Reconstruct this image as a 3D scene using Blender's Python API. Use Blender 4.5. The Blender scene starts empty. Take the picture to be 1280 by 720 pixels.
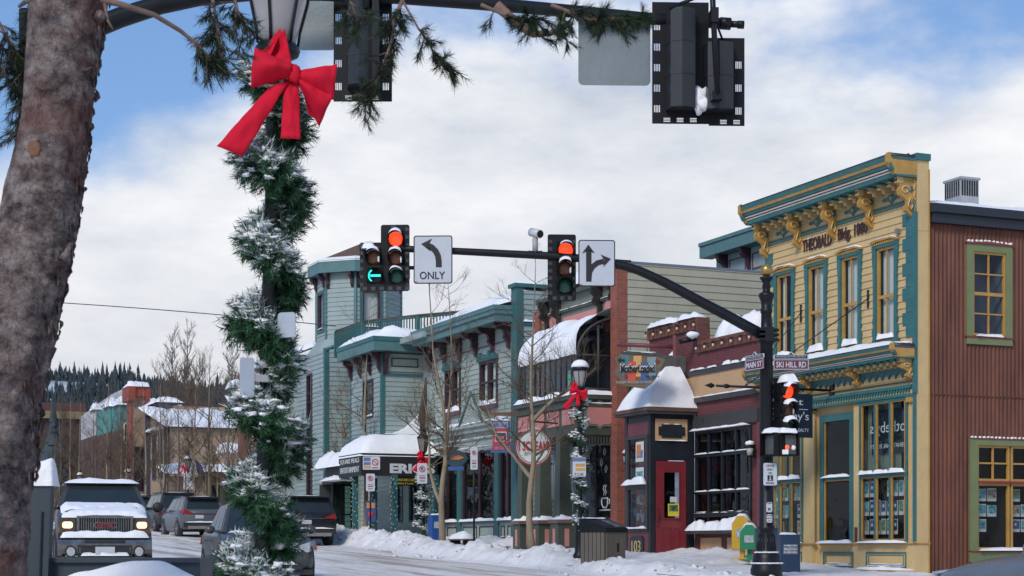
import bpy, bmesh, math, random
from mathutils import Vector, Matrix, noise
R=math.radians
C=bpy.context.scene.collection
S=bpy.context.scene
# ---------------- camera ----------------
cd=bpy.data.cameras.new('camera'); cam=bpy.data.objects.new('camera',cd); C.objects.link(cam)
cam.location=(0,0,0); cam.rotation_euler=(R(90),0,0)
cd.sensor_width=36; cd.lens=36*2150/1280; cd.shift_y=323/1280
cd.clip_start=.1; cd.clip_end=6000
cd.dof.use_dof=True; cd.dof.focus_distance=42; cd.dof.aperture_fstop=15
S.camera=cam
S.view_settings.view_transform='Standard'; S.view_settings.look='None'
S.view_settings.exposure=0.16; S.view_settings.gamma=1
# ---------------- sky + sun ----------------
SUN_EL,SUN_ROT=R(38),R(200)
w=bpy.data.worlds.new('World'); S.world=w; w.use_nodes=True
nt=w.node_tree; N=nt.nodes; Lk=nt.links; N.clear()
out=N.new('ShaderNodeOutputWorld'); bg=N.new('ShaderNodeBackground'); Lk.new(bg.outputs[0],out.inputs[0])
sky=N.new('ShaderNodeTexSky'); sky.sky_type='NISHITA'; sky.sun_disc=False
sky.sun_elevation=SUN_EL; sky.sun_rotation=SUN_ROT; sky.altitude=2900; sky.air_density=1.3; sky.dust_density=1.5; sky.ozone_density=2
tc=N.new('ShaderNodeTexCoord')
def wn(scale,detail,rough,loc,sc):
    mp=N.new('ShaderNodeMapping'); mp.inputs['Scale'].default_value=sc; mp.inputs['Location'].default_value=loc
    Lk.new(tc.outputs['Generated'],mp.inputs[0])
    n=N.new('ShaderNodeTexNoise'); n.inputs['Scale'].default_value=scale; n.inputs['Detail'].default_value=detail; n.inputs['Roughness'].default_value=rough
    Lk.new(mp.outputs[0],n.inputs[0]); return n.outputs['Fac']
def mth(op,a,b=None,clamp=False):
    m=N.new('ShaderNodeMath'); m.operation=op; m.use_clamp=clamp
    for i,x in enumerate((a,b)):
        if x is None: continue
        if isinstance(x,(int,float)): m.inputs[i].default_value=x
        else: Lk.new(x,m.inputs[i])
    return m.outputs[0]
sep=N.new('ShaderNodeSeparateXYZ'); Lk.new(tc.outputs['Generated'],sep.inputs[0])
# breaks in the cloud deck: cover rises to the right and towards the horizon
n1=wn(3.6,7,.55,(1.3,.4,2.1),(1,1,1.9)); n2=wn(1.7,3,.5,(4.3,2.4,.6),(1,1,2.2)); n3=wn(7,6,.6,(.3,3.4,1.6),(1,1,2.6))
band=mth('MULTIPLY',mth('SUBTRACT',sep.outputs['Z'],.245),3.4)            # open sky higher up
left=mth('MAXIMUM',mth('MULTIPLY',mth('ADD',sep.outputs['X'],.10),-1.25),-.06)                # and to the left
opn=mth('ADD',band,left)
cov=mth('ADD',mth('MULTIPLY',n1,1.0),mth('MULTIPLY',n2,.55))
cov=mth('SUBTRACT',cov,opn)
ramp=N.new('ShaderNodeValToRGB'); ramp.color_ramp.elements[0].position=.60; ramp.color_ramp.elements[1].position=.80
ramp.color_ramp.interpolation='EASE'
Lk.new(cov,ramp.inputs[0])
cl=N.new('ShaderNodeMix'); cl.data_type='RGBA'
Lk.new(mth('ADD',mth('MULTIPLY',mth('SUBTRACT',n3,.5),2.2),mth('ADD',.55,mth('MULTIPLY',mth('SUBTRACT',n1,.5),1.6)),clamp=True),cl.inputs['Factor'])
cl.inputs['A'].default_value=(.50,.55,.64,1); cl.inputs['B'].default_value=(.87,.875,.89,1)
skm=N.new('ShaderNodeMix'); skm.data_type='RGBA'; skm.blend_type='MULTIPLY'; skm.inputs['Factor'].default_value=1
SKY_MULT=N.new('ShaderNodeVectorMath'); SKY_MULT.operation='SCALE'; SKY_MULT.inputs['Scale'].default_value=.125
Lk.new(sky.outputs[0],SKY_MULT.inputs[0])
hz=N.new('ShaderNodeMix'); hz.data_type='RGBA'; hz.inputs['Factor'].default_value=.45; hz.inputs['B'].default_value=(.13,.30,.66,1)
Lk.new(SKY_MULT.outputs[0],hz.inputs['A'])
fin=N.new('ShaderNodeMix'); fin.data_type='RGBA'; Lk.new(ramp.outputs[0],fin.inputs['Factor'])
Lk.new(hz.outputs['Result'],fin.inputs['A']); Lk.new(cl.outputs['Result'],fin.inputs['B'])
# darken to lavender grey near the horizon
lo=N.new('ShaderNodeMix'); lo.data_type='RGBA'
Lk.new(mth('SUBTRACT',1.0,mth('MULTIPLY',sep.outputs['Z'],5.2),clamp=True),lo.inputs['Factor'])
Lk.new(fin.outputs['Result'],lo.inputs['A']); lo.inputs['B'].default_value=(.55,.575,.63,1)
Lk.new(lo.outputs['Result'],bg.inputs[0]); bg.inputs[1].default_value=1.0
sl=bpy.data.lights.new('sun','SUN'); sl.energy=2.1; sl.angle=R(18); sl.color=(1,.93,.84)
so=bpy.data.objects.new('sun',sl); C.objects.link(so)
so.rotation_euler=(R(90)-SUN_EL,0,math.pi-SUN_ROT) if False else (R(52),0,R(-28))
so.location=(0,0,60)
try:
    S.cycles.max_bounces=6; S.cycles.transparent_max_bounces=10; S.cycles.glossy_bounces=3; S.cycles.transmission_bounces=4
except Exception: pass
# ---------------- frames ----------------
F=2150.; HZ=683.
_k=(-281-640)/F; _n=math.hypot(_k,1)
AX=(-_k/_n,-1/_n)      # street axis u: towards the camera
AT=(1/_n,-_k/_n)       # across the street, t: away into the buildings
ARZ=math.atan2(AX[1],AX[0])
def UW(u,t,z=0): return Vector((AX[0]*u+AT[0]*t, AX[1]*u+AT[1]*t, z))
def WU(X,Y): return (AX[0]*X+AX[1]*Y, AT[0]*X+AT[1]*Y)
def fu(px,py,t):       # facade plane t -> (u,z)
    k=(px-640)/F; D=t/(AT[0]*k+AT[1]); return (D*(AX[0]*k+AX[1]), (HZ-py)/F*D)
def ft(px,py,u):       # camera-facing plane u -> (t,z)
    k=(px-640)/F; D=u/(AX[0]*k+AX[1]); return (D*(AT[0]*k+AT[1]), (HZ-py)/F*D)
def W(px,py,D): return Vector(((px-640)/F*D, D, (HZ-py)/F*D))
GP=[(-400,-2.2),(-40,-1.9),(0,-1.5),(15,-1.15),(29,-.80),(40,-.47),(57,0),(80,.7),(110,1.5),(150,2.0),(300,2.6),(3000,6)]
def G(u):
    s=-u
    for (a,za),(b,zb) in zip(GP,GP[1:]):
        if s<=b:
            f=(s-a)/(b-a); return za+(zb-za)*f
    return 6
def nz(x,y=0,z=0): return noise.noise(Vector((x,y,z)))
# ---------------- materials ----------------
MT={}
def M(name,col,rough=.7,var=.12,scale=2.5,bump=0.,bscale=40,metal=0,spec=.5,col2=None,detail=5,str_=(1,1,1),dirt=0):
    if name in MT: return MT[name]
    m=bpy.data.materials.new(name); m.use_nodes=True; t=m.node_tree; b=t.nodes['Principled BSDF']
    b.inputs['Roughness'].default_value=rough; b.inputs['Metallic'].default_value=metal; b.inputs['Specular IOR Level'].default_value=spec
    tcn=t.nodes.new('ShaderNodeTexCoord'); mp=t.nodes.new('ShaderNodeMapping'); mp.inputs['Scale'].default_value=str_
    t.links.new(tcn.outputs['Object'],mp.inputs[0])
    n=t.nodes.new('ShaderNodeTexNoise'); n.inputs['Scale'].default_value=scale; n.inputs['Detail'].default_value=detail; n.inputs['Roughness'].default_value=.65
    t.links.new(mp.outputs[0],n.inputs[0])
    r=t.nodes.new('ShaderNodeValToRGB'); r.color_ramp.elements[0].position=.32; r.color_ramp.elements[1].position=.68
    c2=col2 or tuple(min(1,c*(1+var)) for c in col); c1=tuple(c*(1-var) for c in col) if not col2 else col
    r.color_ramp.elements[0].color=(*c1,1); r.color_ramp.elements[1].color=(*c2,1)
    t.links.new(n.outputs[0],r.inputs[0]); last=r.outputs[0]
    if dirt:
        n2=t.nodes.new('ShaderNodeTexNoise'); n2.inputs['Scale'].default_value=scale*5; n2.inputs['Detail'].default_value=8; n2.inputs['Roughness'].default_value=.7
        mp2=t.nodes.new('ShaderNodeMapping'); mp2.inputs['Scale'].default_value=(1,1,.25); t.links.new(tcn.outputs['Object'],mp2.inputs[0]); t.links.new(mp2.outputs[0],n2.inputs[0])
        r2=t.nodes.new('ShaderNodeValToRGB'); r2.color_ramp.elements[0].position=.45; r2.color_ramp.elements[1].position=.75
        r2.color_ramp.elements[0].color=(0,0,0,1); r2.color_ramp.elements[1].color=(dirt,)*3+(1,)
        t.links.new(n2.outputs[0],r2.inputs[0])
        mx=t.nodes.new('ShaderNodeMix'); mx.data_type='RGBA'; t.links.new(r2.outputs[0],mx.inputs['Factor']); t.links.new(last,mx.inputs['A'])
        mx.inputs['B'].default_value=(.14,.11,.09,1); last=mx.outputs['Result']
    t.links.new(last,b.inputs['Base Color'])
    if bump:
        nb=t.nodes.new('ShaderNodeTexNoise'); nb.inputs['Scale'].default_value=bscale; nb.inputs['Detail'].default_value=6
        t.links.new(mp.outputs[0],nb.inputs[0])
        bp=t.nodes.new('ShaderNodeBump'); bp.inputs['Strength'].default_value=bump; bp.inputs['Distance'].default_value=.02
        t.links.new(nb.outputs[0],bp.inputs['Height']); t.links.new(bp.outputs[0],b.inputs['Normal'])
    MT[name]=m; return m
def brick(name,c1,c2,mortar,bw=.22,bh=.075,rough=.85):
    if name in MT: return MT[name]
    m=bpy.data.materials.new(name); m.use_nodes=True; t=m.node_tree; b=t.nodes['Principled BSDF']; b.inputs['Roughness'].default_value=rough
    tcn=t.nodes.new('ShaderNodeTexCoord'); sp=t.nodes.new('ShaderNodeSeparateXYZ'); t.links.new(tcn.outputs['Object'],sp.inputs[0])
    ad=t.nodes.new('ShaderNodeMath'); t.links.new(sp.outputs[0],ad.inputs[0]); t.links.new(sp.outputs[1],ad.inputs[1])
    cb=t.nodes.new('ShaderNodeCombineXYZ'); t.links.new(ad.outputs[0],cb.inputs[0]); t.links.new(sp.outputs[2],cb.inputs[1])
    br=t.nodes.new('ShaderNodeTexBrick'); t.links.new(cb.outputs[0],br.inputs[0])
    br.inputs['Scale'].default_value=1; br.inputs['Brick Width'].default_value=bw; br.inputs['Row Height'].default_value=bh
    br.inputs['Mortar Size'].default_value=.008; br.inputs['Mortar Smooth'].default_value=.3
    br.inputs['Color1'].default_value=(*c1,1); br.inputs['Color2'].default_value=(*c2,1); br.inputs['Mortar'].default_value=(*mortar,1)
    n=t.nodes.new('ShaderNodeTexNoise'); n.inputs['Scale'].default_value=6; n.inputs['Detail'].default_value=6; t.links.new(tcn.outputs['Object'],n.inputs[0])
    r=t.nodes.new('ShaderNodeValToRGB'); r.color_ramp.elements[0].color=(.7,.7,.7,1); r.color_ramp.elements[1].color=(1.15,1.15,1.15,1); t.links.new(n.outputs[0],r.inputs[0])
    mx=t.nodes.new('ShaderNodeMix'); mx.data_type='RGBA'; mx.blend_type='MULTIPLY'; mx.inputs['Factor'].default_value=1
    t.links.new(br.outputs[0],mx.inputs['A']); t.links.new(r.outputs[0],mx.inputs['B']); t.links.new(mx.outputs['Result'],b.inputs['Base Color'])
    bp=t.nodes.new('ShaderNodeBump'); bp.inputs['Strength'].default_value=.6; bp.inputs['Distance'].default_value=.01; bp.invert=True
    t.links.new(br.outputs['Fac'],bp.inputs['Height']); t.links.new(bp.outputs[0],b.inputs['Normal'])
    MT[name]=m; return m
def emis(name,col,st,base=(.1,.1,.1)):
    if name in MT: return MT[name]
    m=bpy.data.materials.new(name); m.use_nodes=True; b=m.node_tree.nodes['Principled BSDF']
    b.inputs['Base Color'].default_value=(*base,1); b.inputs['Emission Color'].default_value=(*col,1); b.inputs['Emission Strength'].default_value=st; b.inputs['Roughness'].default_value=.3
    MT[name]=m; return m
def glassm(name,tint=(.75,.8,.8),refl=1.0,rough=.02):
    if name in MT: return MT[name]
    m=bpy.data.materials.new(name); m.use_nodes=True; t=m.node_tree; t.nodes.clear()
    o=t.nodes.new('ShaderNodeOutputMaterial'); mx=t.nodes.new('ShaderNodeMixShader'); tr=t.nodes.new('ShaderNodeBsdfTransparent'); gl=t.nodes.new('ShaderNodeBsdfGlossy')
    tr.inputs[0].default_value=(*tint,1); gl.inputs['Roughness'].default_value=rough; gl.inputs[0].default_value=(.95,.97,1,1)
    fr=t.nodes.new('ShaderNodeLayerWeight'); fr.inputs['Blend'].default_value=.5
    pw=t.nodes.new('ShaderNodeMath'); pw.operation='POWER'; pw.inputs[1].default_value=4.5; t.links.new(fr.outputs['Facing'],pw.inputs[0])
    ad=t.nodes.new('ShaderNodeMath'); ad.operation='MULTIPLY_ADD'; ad.inputs[1].default_value=.75; ad.inputs[2].default_value=.018; t.links.new(pw.outputs[0],ad.inputs[0])
    n=t.nodes.new('ShaderNodeTexNoise'); n.inputs['Scale'].default_value=2.2; n.inputs['Detail'].default_value=2
    tcn=t.nodes.new('ShaderNodeTexCoord'); t.links.new(tcn.outputs['Object'],n.inputs[0])
    bp=t.nodes.new('ShaderNodeBump'); bp.inputs['Strength'].default_value=.25; bp.inputs['Distance'].default_value=.05; t.links.new(n.outputs[0],bp.inputs['Height'])
    t.links.new(bp.outputs[0],gl.inputs['Normal'])
    mm=t.nodes.new('ShaderNodeMath'); mm.operation='MULTIPLY'; mm.use_clamp=True; mm.inputs[1].default_value=1.1*refl; t.links.new(ad.outputs[0],mm.inputs[0])
    t.links.new(mm.outputs[0],mx.inputs[0]); t.links.new(tr.outputs[0],mx.inputs[1]); t.links.new(gl.outputs[0],mx.inputs[2]); t.links.new(mx.outputs[0],o.inputs[0])
    MT[name]=m; return m
SNOW=M('snow',(.86,.865,.88),.75,.04,5,.6,22,spec=.2)
SNOWL=M('ledge_snow',(.85,.86,.88),.75,.03,6,.4,30,spec=.2)
BLACK=M('black_paint',(.009,.010,.012),.4,.25,4,.05,60,spec=.3)
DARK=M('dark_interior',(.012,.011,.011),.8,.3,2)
GLASS=glassm('window_glass')
GLASSD=glassm('dim_glass',(.45,.48,.5),1.1)
# ---------------- mesh builder ----------------
class MB:
    def __init__(s): s.V=[]; s.P=[]; s.mi=0; s.sm=False; s.M=None
    def v(s,x,y,z):
        p=(x,y,z)
        if s.M is not None: q=s.M@Vector(p); p=(q.x,q.y,q.z)
        s.V.append(p); return len(s.V)-1
    def f(s,*i): s.P.append((i,s.mi,s.sm))
    def poly(s,pts): s.f(*[s.v(*p) for p in pts]); return s
    def box(s,x0,x1,y0,y1,z0,z1):
        a=[s.v(x,y,z) for z in (z0,z1) for y in (y0,y1) for x in (x0,x1)]
        for q in ((0,2,3,1),(4,5,7,6),(0,1,5,4),(2,6,7,3),(0,4,6,2),(1,3,7,5)): s.f(*[a[i] for i in q])
        return s
    def ext(s,pts,off):
        n=len(pts); a=[s.v(*p) for p in pts]; b=[s.v(p[0]+off[0],p[1]+off[1],p[2]+off[2]) for p in pts]
        sm=s.sm; s.sm=False
        s.f(*a[::-1]); s.f(*b)
        s.sm=sm
        for i in range(n): j=(i+1)%n; s.f(a[i],a[j],b[j],b[i])
        return s
    def py(s,poly,y0,y1): return s.ext([(x,y0,z) for x,z in poly],(0,y1-y0,0))
    def px(s,poly,x0,x1): return s.ext([(x0,y,z) for y,z in poly],(x1-x0,0,0))
    def pz(s,poly,z0,z1): return s.ext([(x,y,z0) for x,y in poly],(0,0,z1-z0))
    def tube(s,pts,r,n=8,cap=True,smooth=True):
        pts=[Vector(p) for p in pts]; m=len(pts); rr=r if isinstance(r,(list,tuple)) else [r]*m
        rings=[]; sm=s.sm; s.sm=smooth
        prev=None
        for i,p in enumerate(pts):
            d=(pts[min(i+1,m-1)]-pts[max(i-1,0)])
            if d.length<1e-9: d=Vector((0,0,1))
            d.normalize()
            if prev is None:
                a=Vector((0,0,1)) if abs(d.z)<.9 else Vector((1,0,0)); prev=d.cross(a).normalized()
            e=(prev-d*prev.dot(d))
            if e.length<1e-6: e=d.orthogonal()
            e.normalize(); prev=e; g=d.cross(e)
            rings.append([s.v(*(p+(e*math.cos(2*math.pi*k/n)+g*math.sin(2*math.pi*k/n))*rr[i])) for k in range(n)])
        for A_,B_ in zip(rings,rings[1:]):
            for k in range(n): s.f(A_[k],A_[(k+1)%n],B_[(k+1)%n],B_[k])
        s.sm=False
        if cap: s.f(*rings[0][::-1]); s.f(*rings[-1])
        s.sm=sm; return s
    def lathe(s,prof,n=16,cx=0,cy=0,smooth=True):
        sm=s.sm; s.sm=smooth
        rings=[[s.v(cx+r*math.cos(2*math.pi*k/n),cy+r*math.sin(2*math.pi*k/n),z) for k in range(n)] for r,z in prof]
        for A_,B_ in zip(rings,rings[1:]):
            for k in range(n): s.f(A_[k],A_[(k+1)%n],B_[(k+1)%n],B_[k])
        s.sm=False; s.f(*rings[0][::-1]); s.f(*rings[-1]); s.sm=sm; return s
    def cyl(s,p0,p1,r,n=10): return s.tube([p0,p1],r,n)
    def ball(s,c,r,n=8,m=6,sc=(1,1,1),jit=0,seed=0):
        sm=s.sm; s.sm=True; rings=[]
        for i in range(1,m):
            a=math.pi*i/m; ring=[]
            for k in range(n):
                b=2*math.pi*k/n; d=Vector((math.sin(a)*math.cos(b),math.sin(a)*math.sin(b),math.cos(a)))
                q=1+jit*nz(d.x*1.7+seed,d.y*1.7,d.z*1.7+seed*.3)
                ring.append(s.v(c[0]+d.x*r*sc[0]*q,c[1]+d.y*r*sc[1]*q,c[2]+d.z*r*sc[2]*q))
            rings.append(ring)
        t=s.v(c[0],c[1],c[2]+r*sc[2]); b=s.v(c[0],c[1],c[2]-r*sc[2])
        for k in range(n):
            s.f(t,rings[0][k],rings[0][(k+1)%n]); s.f(b,rings[-1][(k+1)%n],rings[-1][k])
        for A_,B_ in zip(rings,rings[1:]):
            for k in range(n): s.f(A_[k],B_[k],B_[(k+1)%n],A_[(k+1)%n])
        s.sm=sm; return s
    def clad(s,x0,x1,z0,z1,y=0,ops=(),bh=.14,lap=.02):
        """wall of lapped boards in the xz plane (outside = -y) with rectangular openings (xa,xb,za,zb)"""
        zs=[z0]; 
        if bh:
            k=1
            while z0+k*bh<z1-1e-4: zs.append(z0+k*bh); k+=1
        zs.append(z1); edges=set(zs)
        brk=sorted(set([z for z in zs]+[min(max(o[2],z0),z1) for o in ops]+[min(max(o[3],z0),z1) for o in ops]))
        def off(z,up):
            if not bh: return y
            fr=((z-z0)/bh); base=math.floor(fr+1e-6); fr-=base
            if up and fr<1e-5: fr=1.0
            return y-lap*(1-fr)
        for a,b in zip(brk,brk[1:]):
            if b-a<1e-5: continue
            mid=(a+b)/2; cut=sorted([(max(o[0],x0),min(o[1],x1)) for o in ops if o[2]<mid<o[3] and o[1]>x0 and o[0]<x1])
            x=x0; segs=[]
            for c0,c1 in cut:
                if c0>x: segs.append((x,c0))
                x=max(x,c1)
            if x<x1: segs.append((x,x1))
            ya,yb=off(a,False),off(b,True)
            for p,q in segs:
                s.poly([(p,ya,a),(q,ya,a),(q,yb,b),(p,yb,b)])
                if bh and any(abs(a-e)<1e-5 for e in edges): s.poly([(p,y,a),(q,y,a),(q,ya,a),(p,ya,a)])
        return s
    def frame(s,x0,x1,z0,z1,y0,y1,w,wb=None):
        wb=wb or w
        s.box(x0,x0+w,y0,y1,z0+wb,z1-w); s.box(x1-w,x1,y0,y1,z0+wb,z1-w); s.box(x0,x1,y0,y1,z1-w,z1); s.box(x0,x1,y0,y1,z0,z0+wb); return s
    def snow(s,x0,x1,y0,y1,z,h,seed=0,nx=None,ny=4,over=.03,p=4,zf=None):
        """a lumpy layer of snow lying on a ledge"""
        nx=nx or max(9,min(70,int(abs(x1-x0)/.1))); sm=s.sm; s.sm=True; g=[]
        for i in range(nx+1):
            row=[]
            for j in range(ny+1):
                a=i/nx; b=j/ny; x=x0+(x1-x0)*a; y=y0+(y1-y0)*b
                e=(1-abs(2*a-1)**(p*5))*(1-abs(2*b-1)**p)
                q=nz(x*1.3+seed*7.1,y*2+seed,seed)*.5+nz(x*4.1+seed,y*4+seed,3)*.35+nz(x*11,y*9,seed)*.12
                hh=max(0,h*e*(1+q*1.1))
                zz=zf(x,y) if zf else z
                if j in(0,ny): y+= (over*nz(x*3,seed,1)*2)
                row.append(s.v(x,y,zz+hh))
            g.append(row)
        for i in range(nx):
            for j in range(ny): s.f(g[i][j],g[i+1][j],g[i+1][j+1],g[i][j+1])
        s.sm=sm; return s
    def text(s,txt,x,z,h,y=0,depth=.01,width=None,align='CENTER',bold=0.,shear=0,ax='x'):
        cu=bpy.data.curves.new('t','FONT'); cu.body=txt; cu.align_x='LEFT'; cu.extrude=.5; cu.offset=bold; cu.resolution_u=3; cu.shear=shear
        o=bpy.data.objects.new('t',cu); C.objects.link(o); dg=bpy.context.evaluated_depsgraph_get(); me=bpy.data.meshes.new_from_object(o.evaluated_get(dg))
        bpy.data.objects.remove(o); bpy.data.curves.remove(cu)
        if len(me.vertices)==0: return s
        xs=[v.co.x for v in me.vertices]; ys=[v.co.y for v in me.vertices]; mx,Mx,my,My=min(xs),max(xs),min(ys),max(ys)
        sy=h/(My-my) ; sx=(width/(Mx-mx)) if width else sy
        wd=(Mx-mx)*sx; ox=x-(wd/2 if align=='CENTER' else 0)
        base=len(s.V)
        for v in me.vertices: s.v(ox+(v.co.x-mx)*sx, y-depth*(v.co.z+.5), z+(v.co.y-my)*sy)
        for p in me.polygons: s.P.append((tuple(base+i for i in p.vertices),s.mi,False))
        bpy.data.meshes.remove(me); return s
    def mesh(s,name,mats,org=(0,0,0),recalc=None):
        me=bpy.data.meshes.new(name)
        V=[(a-org[0],b-org[1],c-org[2]) for a,b,c in s.V]
        me.from_pydata(V,[],[p[0] for p in s.P])
        if not isinstance(mats,(list,tuple)): mats=[mats]
        for m in mats: me.materials.append(m)
        me.polygons.foreach_set('material_index',[p[1] for p in s.P]); me.polygons.foreach_set('use_smooth',[p[2] for p in s.P])
        if recalc is None: recalc=len(s.P)<9000
        if recalc:
            bm=bmesh.new(); bm.from_mesh(me); bmesh.ops.recalc_face_normals(bm,faces=bm.faces); bm.to_mesh(me); bm.free()
        me.update(); return me
    def build(s,name,mats,parent,label=None,recalc=None,kind=None):
        o=bpy.data.objects.new(name,s.mesh(name,mats,ORG.get(parent.name,(0,0,0)),recalc)); C.objects.link(o); o.parent=parent
        ORG[o.name]=ORG.get(parent.name,(0,0,0))
        if label: o['label']=label
        if kind: o['kind']=kind
        return o
ORG={}
def tag(o,label=None,cat=None,group=None,kind=None):
    if label: o['label']=label
    if cat: o['category']=cat
    if group: o['group']=group
    if kind: o['kind']=kind
    return o
def place(o,pos,fr,rz=0):
    """fr: 'S' mesh coords are street coords, 'W' world coords, 'L' own local coords at a world spot, 'SL' own local coords at a street spot"""
    if fr in('S','SL'): o.location=UW(*pos); o.rotation_euler=(0,0,ARZ+(rz if fr=='SL' else 0))
    else: o.location=pos; o.rotation_euler=(0,0,rz if fr=='L' else 0)
    ORG[o.name]=tuple(pos) if fr in('S','W') else (0,0,0)
def thing(name,label,cat,pos,fr='S',rz=0,group=None):
    o=bpy.data.objects.new(name,None); C.objects.link(o); o.empty_display_size=.3; place(o,pos,fr,rz); return tag(o,label,cat,group)
def solo(mb,name,label,cat,mats,pos,fr='S',rz=0,group=None,kind=None,recalc=None):
    o=bpy.data.objects.new(name,mb.mesh(name,mats,tuple(pos) if fr in('S','W') else (0,0,0),recalc)); C.objects.link(o); place(o,pos,fr,rz); return tag(o,label,cat,group,kind)
def copy_tree(o,parent=None):
    c=o.copy(); C.objects.link(c); c.parent=parent
    for k in ('label','category','group'):
        if parent is None and k in c.keys(): del c[k]
    for ch in list(o.children): copy_tree(ch,c)
    return c
def struct(mb,name,mats,recalc=False,kind='structure'):
    o=bpy.data.objects.new(name,mb.mesh(name,mats,(0,0,0),recalc)); C.objects.link(o); o.rotation_euler=(0,0,ARZ); o['kind']=kind; return o
# turn a facade-plane box into a camera-facing one: local x -> t, local y (outwards -) -> +u
def FACE(u,t0=0):       # xz builder coords: x = t, outside (-y) = +u
    return Matrix(((0,-1,0,u),(1,0,0,t0),(0,0,1,0),(0,0,0,1)))
def FRONT(t): return Matrix.Translation((0,t,0))
# ======================= SETTING =======================
SNOWG=M('packed_snow',(.66,.67,.70),.8,.06,.35,.4,8,spec=.2)
def road_mat():
    m=bpy.data.materials.new('snowy_road'); m.use_nodes=True; t=m.node_tree; b=t.nodes['Principled BSDF']; b.inputs['Roughness'].default_value=.72
    tcn=t.nodes.new('ShaderNodeTexCoord')
    def nzn(sc,st,det=6,ro=.6):
        mp=t.nodes.new('ShaderNodeMapping'); mp.inputs['Scale'].default_value=st; t.links.new(tcn.outputs['Object'],mp.inputs[0])
        n=t.nodes.new('ShaderNodeTexNoise'); n.inputs['Scale'].default_value=sc; n.inputs['Detail'].default_value=det; n.inputs['Roughness'].default_value=ro; t.links.new(mp.outputs[0],n.inputs[0]); return n
    n1=nzn(1.3,(.06,1.2,1)); n2=nzn(5,(.5,1.2,1)); 
    r=t.nodes.new('ShaderNodeValToRGB'); e=r.color_ramp.elements; e[0].position=.40; e[0].color=(.42,.355,.29,1); e[1].position=.62; e[1].color=(.82,.80,.79,1)
    e.new(.50).color=(.73,.68,.62,1)
    t.links.new(n1.outputs[0],r.inputs[0])
    r2=t.nodes.new('ShaderNodeValToRGB'); r2.color_ramp.elements[0].position=.3; r2.color_ramp.elements[0].color=(.84,.82,.80,1); r2.color_ramp.elements[1].position=.6; r2.color_ramp.elements[1].color=(1,1,1,1); t.links.new(n2.outputs[0],r2.inputs[0])
    mx=t.nodes.new('ShaderNodeMix'); mx.data_type='RGBA'; mx.blend_type='MULTIPLY'; mx.inputs['Factor'].default_value=1; t.links.new(r.outputs[0],mx.inputs['A']); t.links.new(r2.outputs[0],mx.inputs['B'])
    t.links.new(mx.outputs['Result'],b.inputs['Base Color'])
    n3=nzn(9,(.35,1,1)); bp=t.nodes.new('ShaderNodeBump'); bp.inputs['Strength'].default_value=.6; bp.inputs['Distance'].default_value=.04; t.links.new(n3.outputs[0],bp.inputs['Height']); t.links.new(bp.outputs[0],b.inputs['Normal'])
    return m
ROADM=road_mat()
def curb(u):        # the kerb line: a bulb-out near the crossing, then the parking lane
    s=-u; f=min(1,max(0,(s-47)/6)); f=f*f*(3-2*f); return 17.1+1.35*f
mb=MB(); mb.sm=True
us=[60,30,10,0,-10,-20,-30,-40,-57,-70,-80,-95,-110,-130,-150,-200,-300,-450,-700,-1100,-2200]; ts=[-1600,-800,-400,-200,-100,-60,-30,-10,0,10,20,40,80,160,400,900,1800]
gi={(i,j):mb.v(u,t,G(u)-.14+ (abs(t-20)-150)*.01*(abs(t-20)>150)*0) for i,u in enumerate(us) for j,t in enumerate(ts)}
for i in range(len(us)-1):
    for j in range(len(ts)-1): mb.f(gi[i,j],gi[i+1,j],gi[i+1,j+1],gi[i,j+1])
struct(mb,'ground',SNOWG)
mb=MB(); mb.sm=True; rows=[]
ul=[20-.0+0*0]; 
u=30
uls=[]
while u>-210: uls.append(u); u-=(.45 if -22>u>-95 else 2.0)
for u in uls:
    c=curb(u); row=[]
    for j in range(50):
        t=-8+(c+.05+8)*j/49
        rut=-.025*math.exp(-((t-6.1)/.35)**2)-.025*math.exp(-((t-8.0)/.35)**2)-.025*math.exp(-((t-10.8)/.4)**2)-.02*math.exp(-((t-12.6)/.4)**2)
        row.append(mb.v(u,t,G(u)+rut+.03*nz(u*.5,t*1.4)+.015*nz(u*1.7,t*3,4)))
    rows.append(row)
for a,b in zip(rows,rows[1:]):
    for j in range(49): mb.f(a[j],b[j],b[j+1],a[j+1])
struct(mb,'road',ROADM)
# pavement slab with kerb face
CONC=M('concrete',(.32,.31,.30),.85,.15,2,.3,30)
mb=MB(); prev=None
for u in [x for x in uls if x<-24][::3]:
    c=curb(u); z=G(u); r=[mb.v(u,c,z-.1),mb.v(u,c,z+.13),mb.v(u,c+.15,z+.15),mb.v(u,40,z+.15)]
    if prev:
        for k in range(3): mb.f(prev[k],r[k],r[k+1],prev[k+1])
    prev=r
struct(mb,'sidewalk',CONC)
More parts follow.
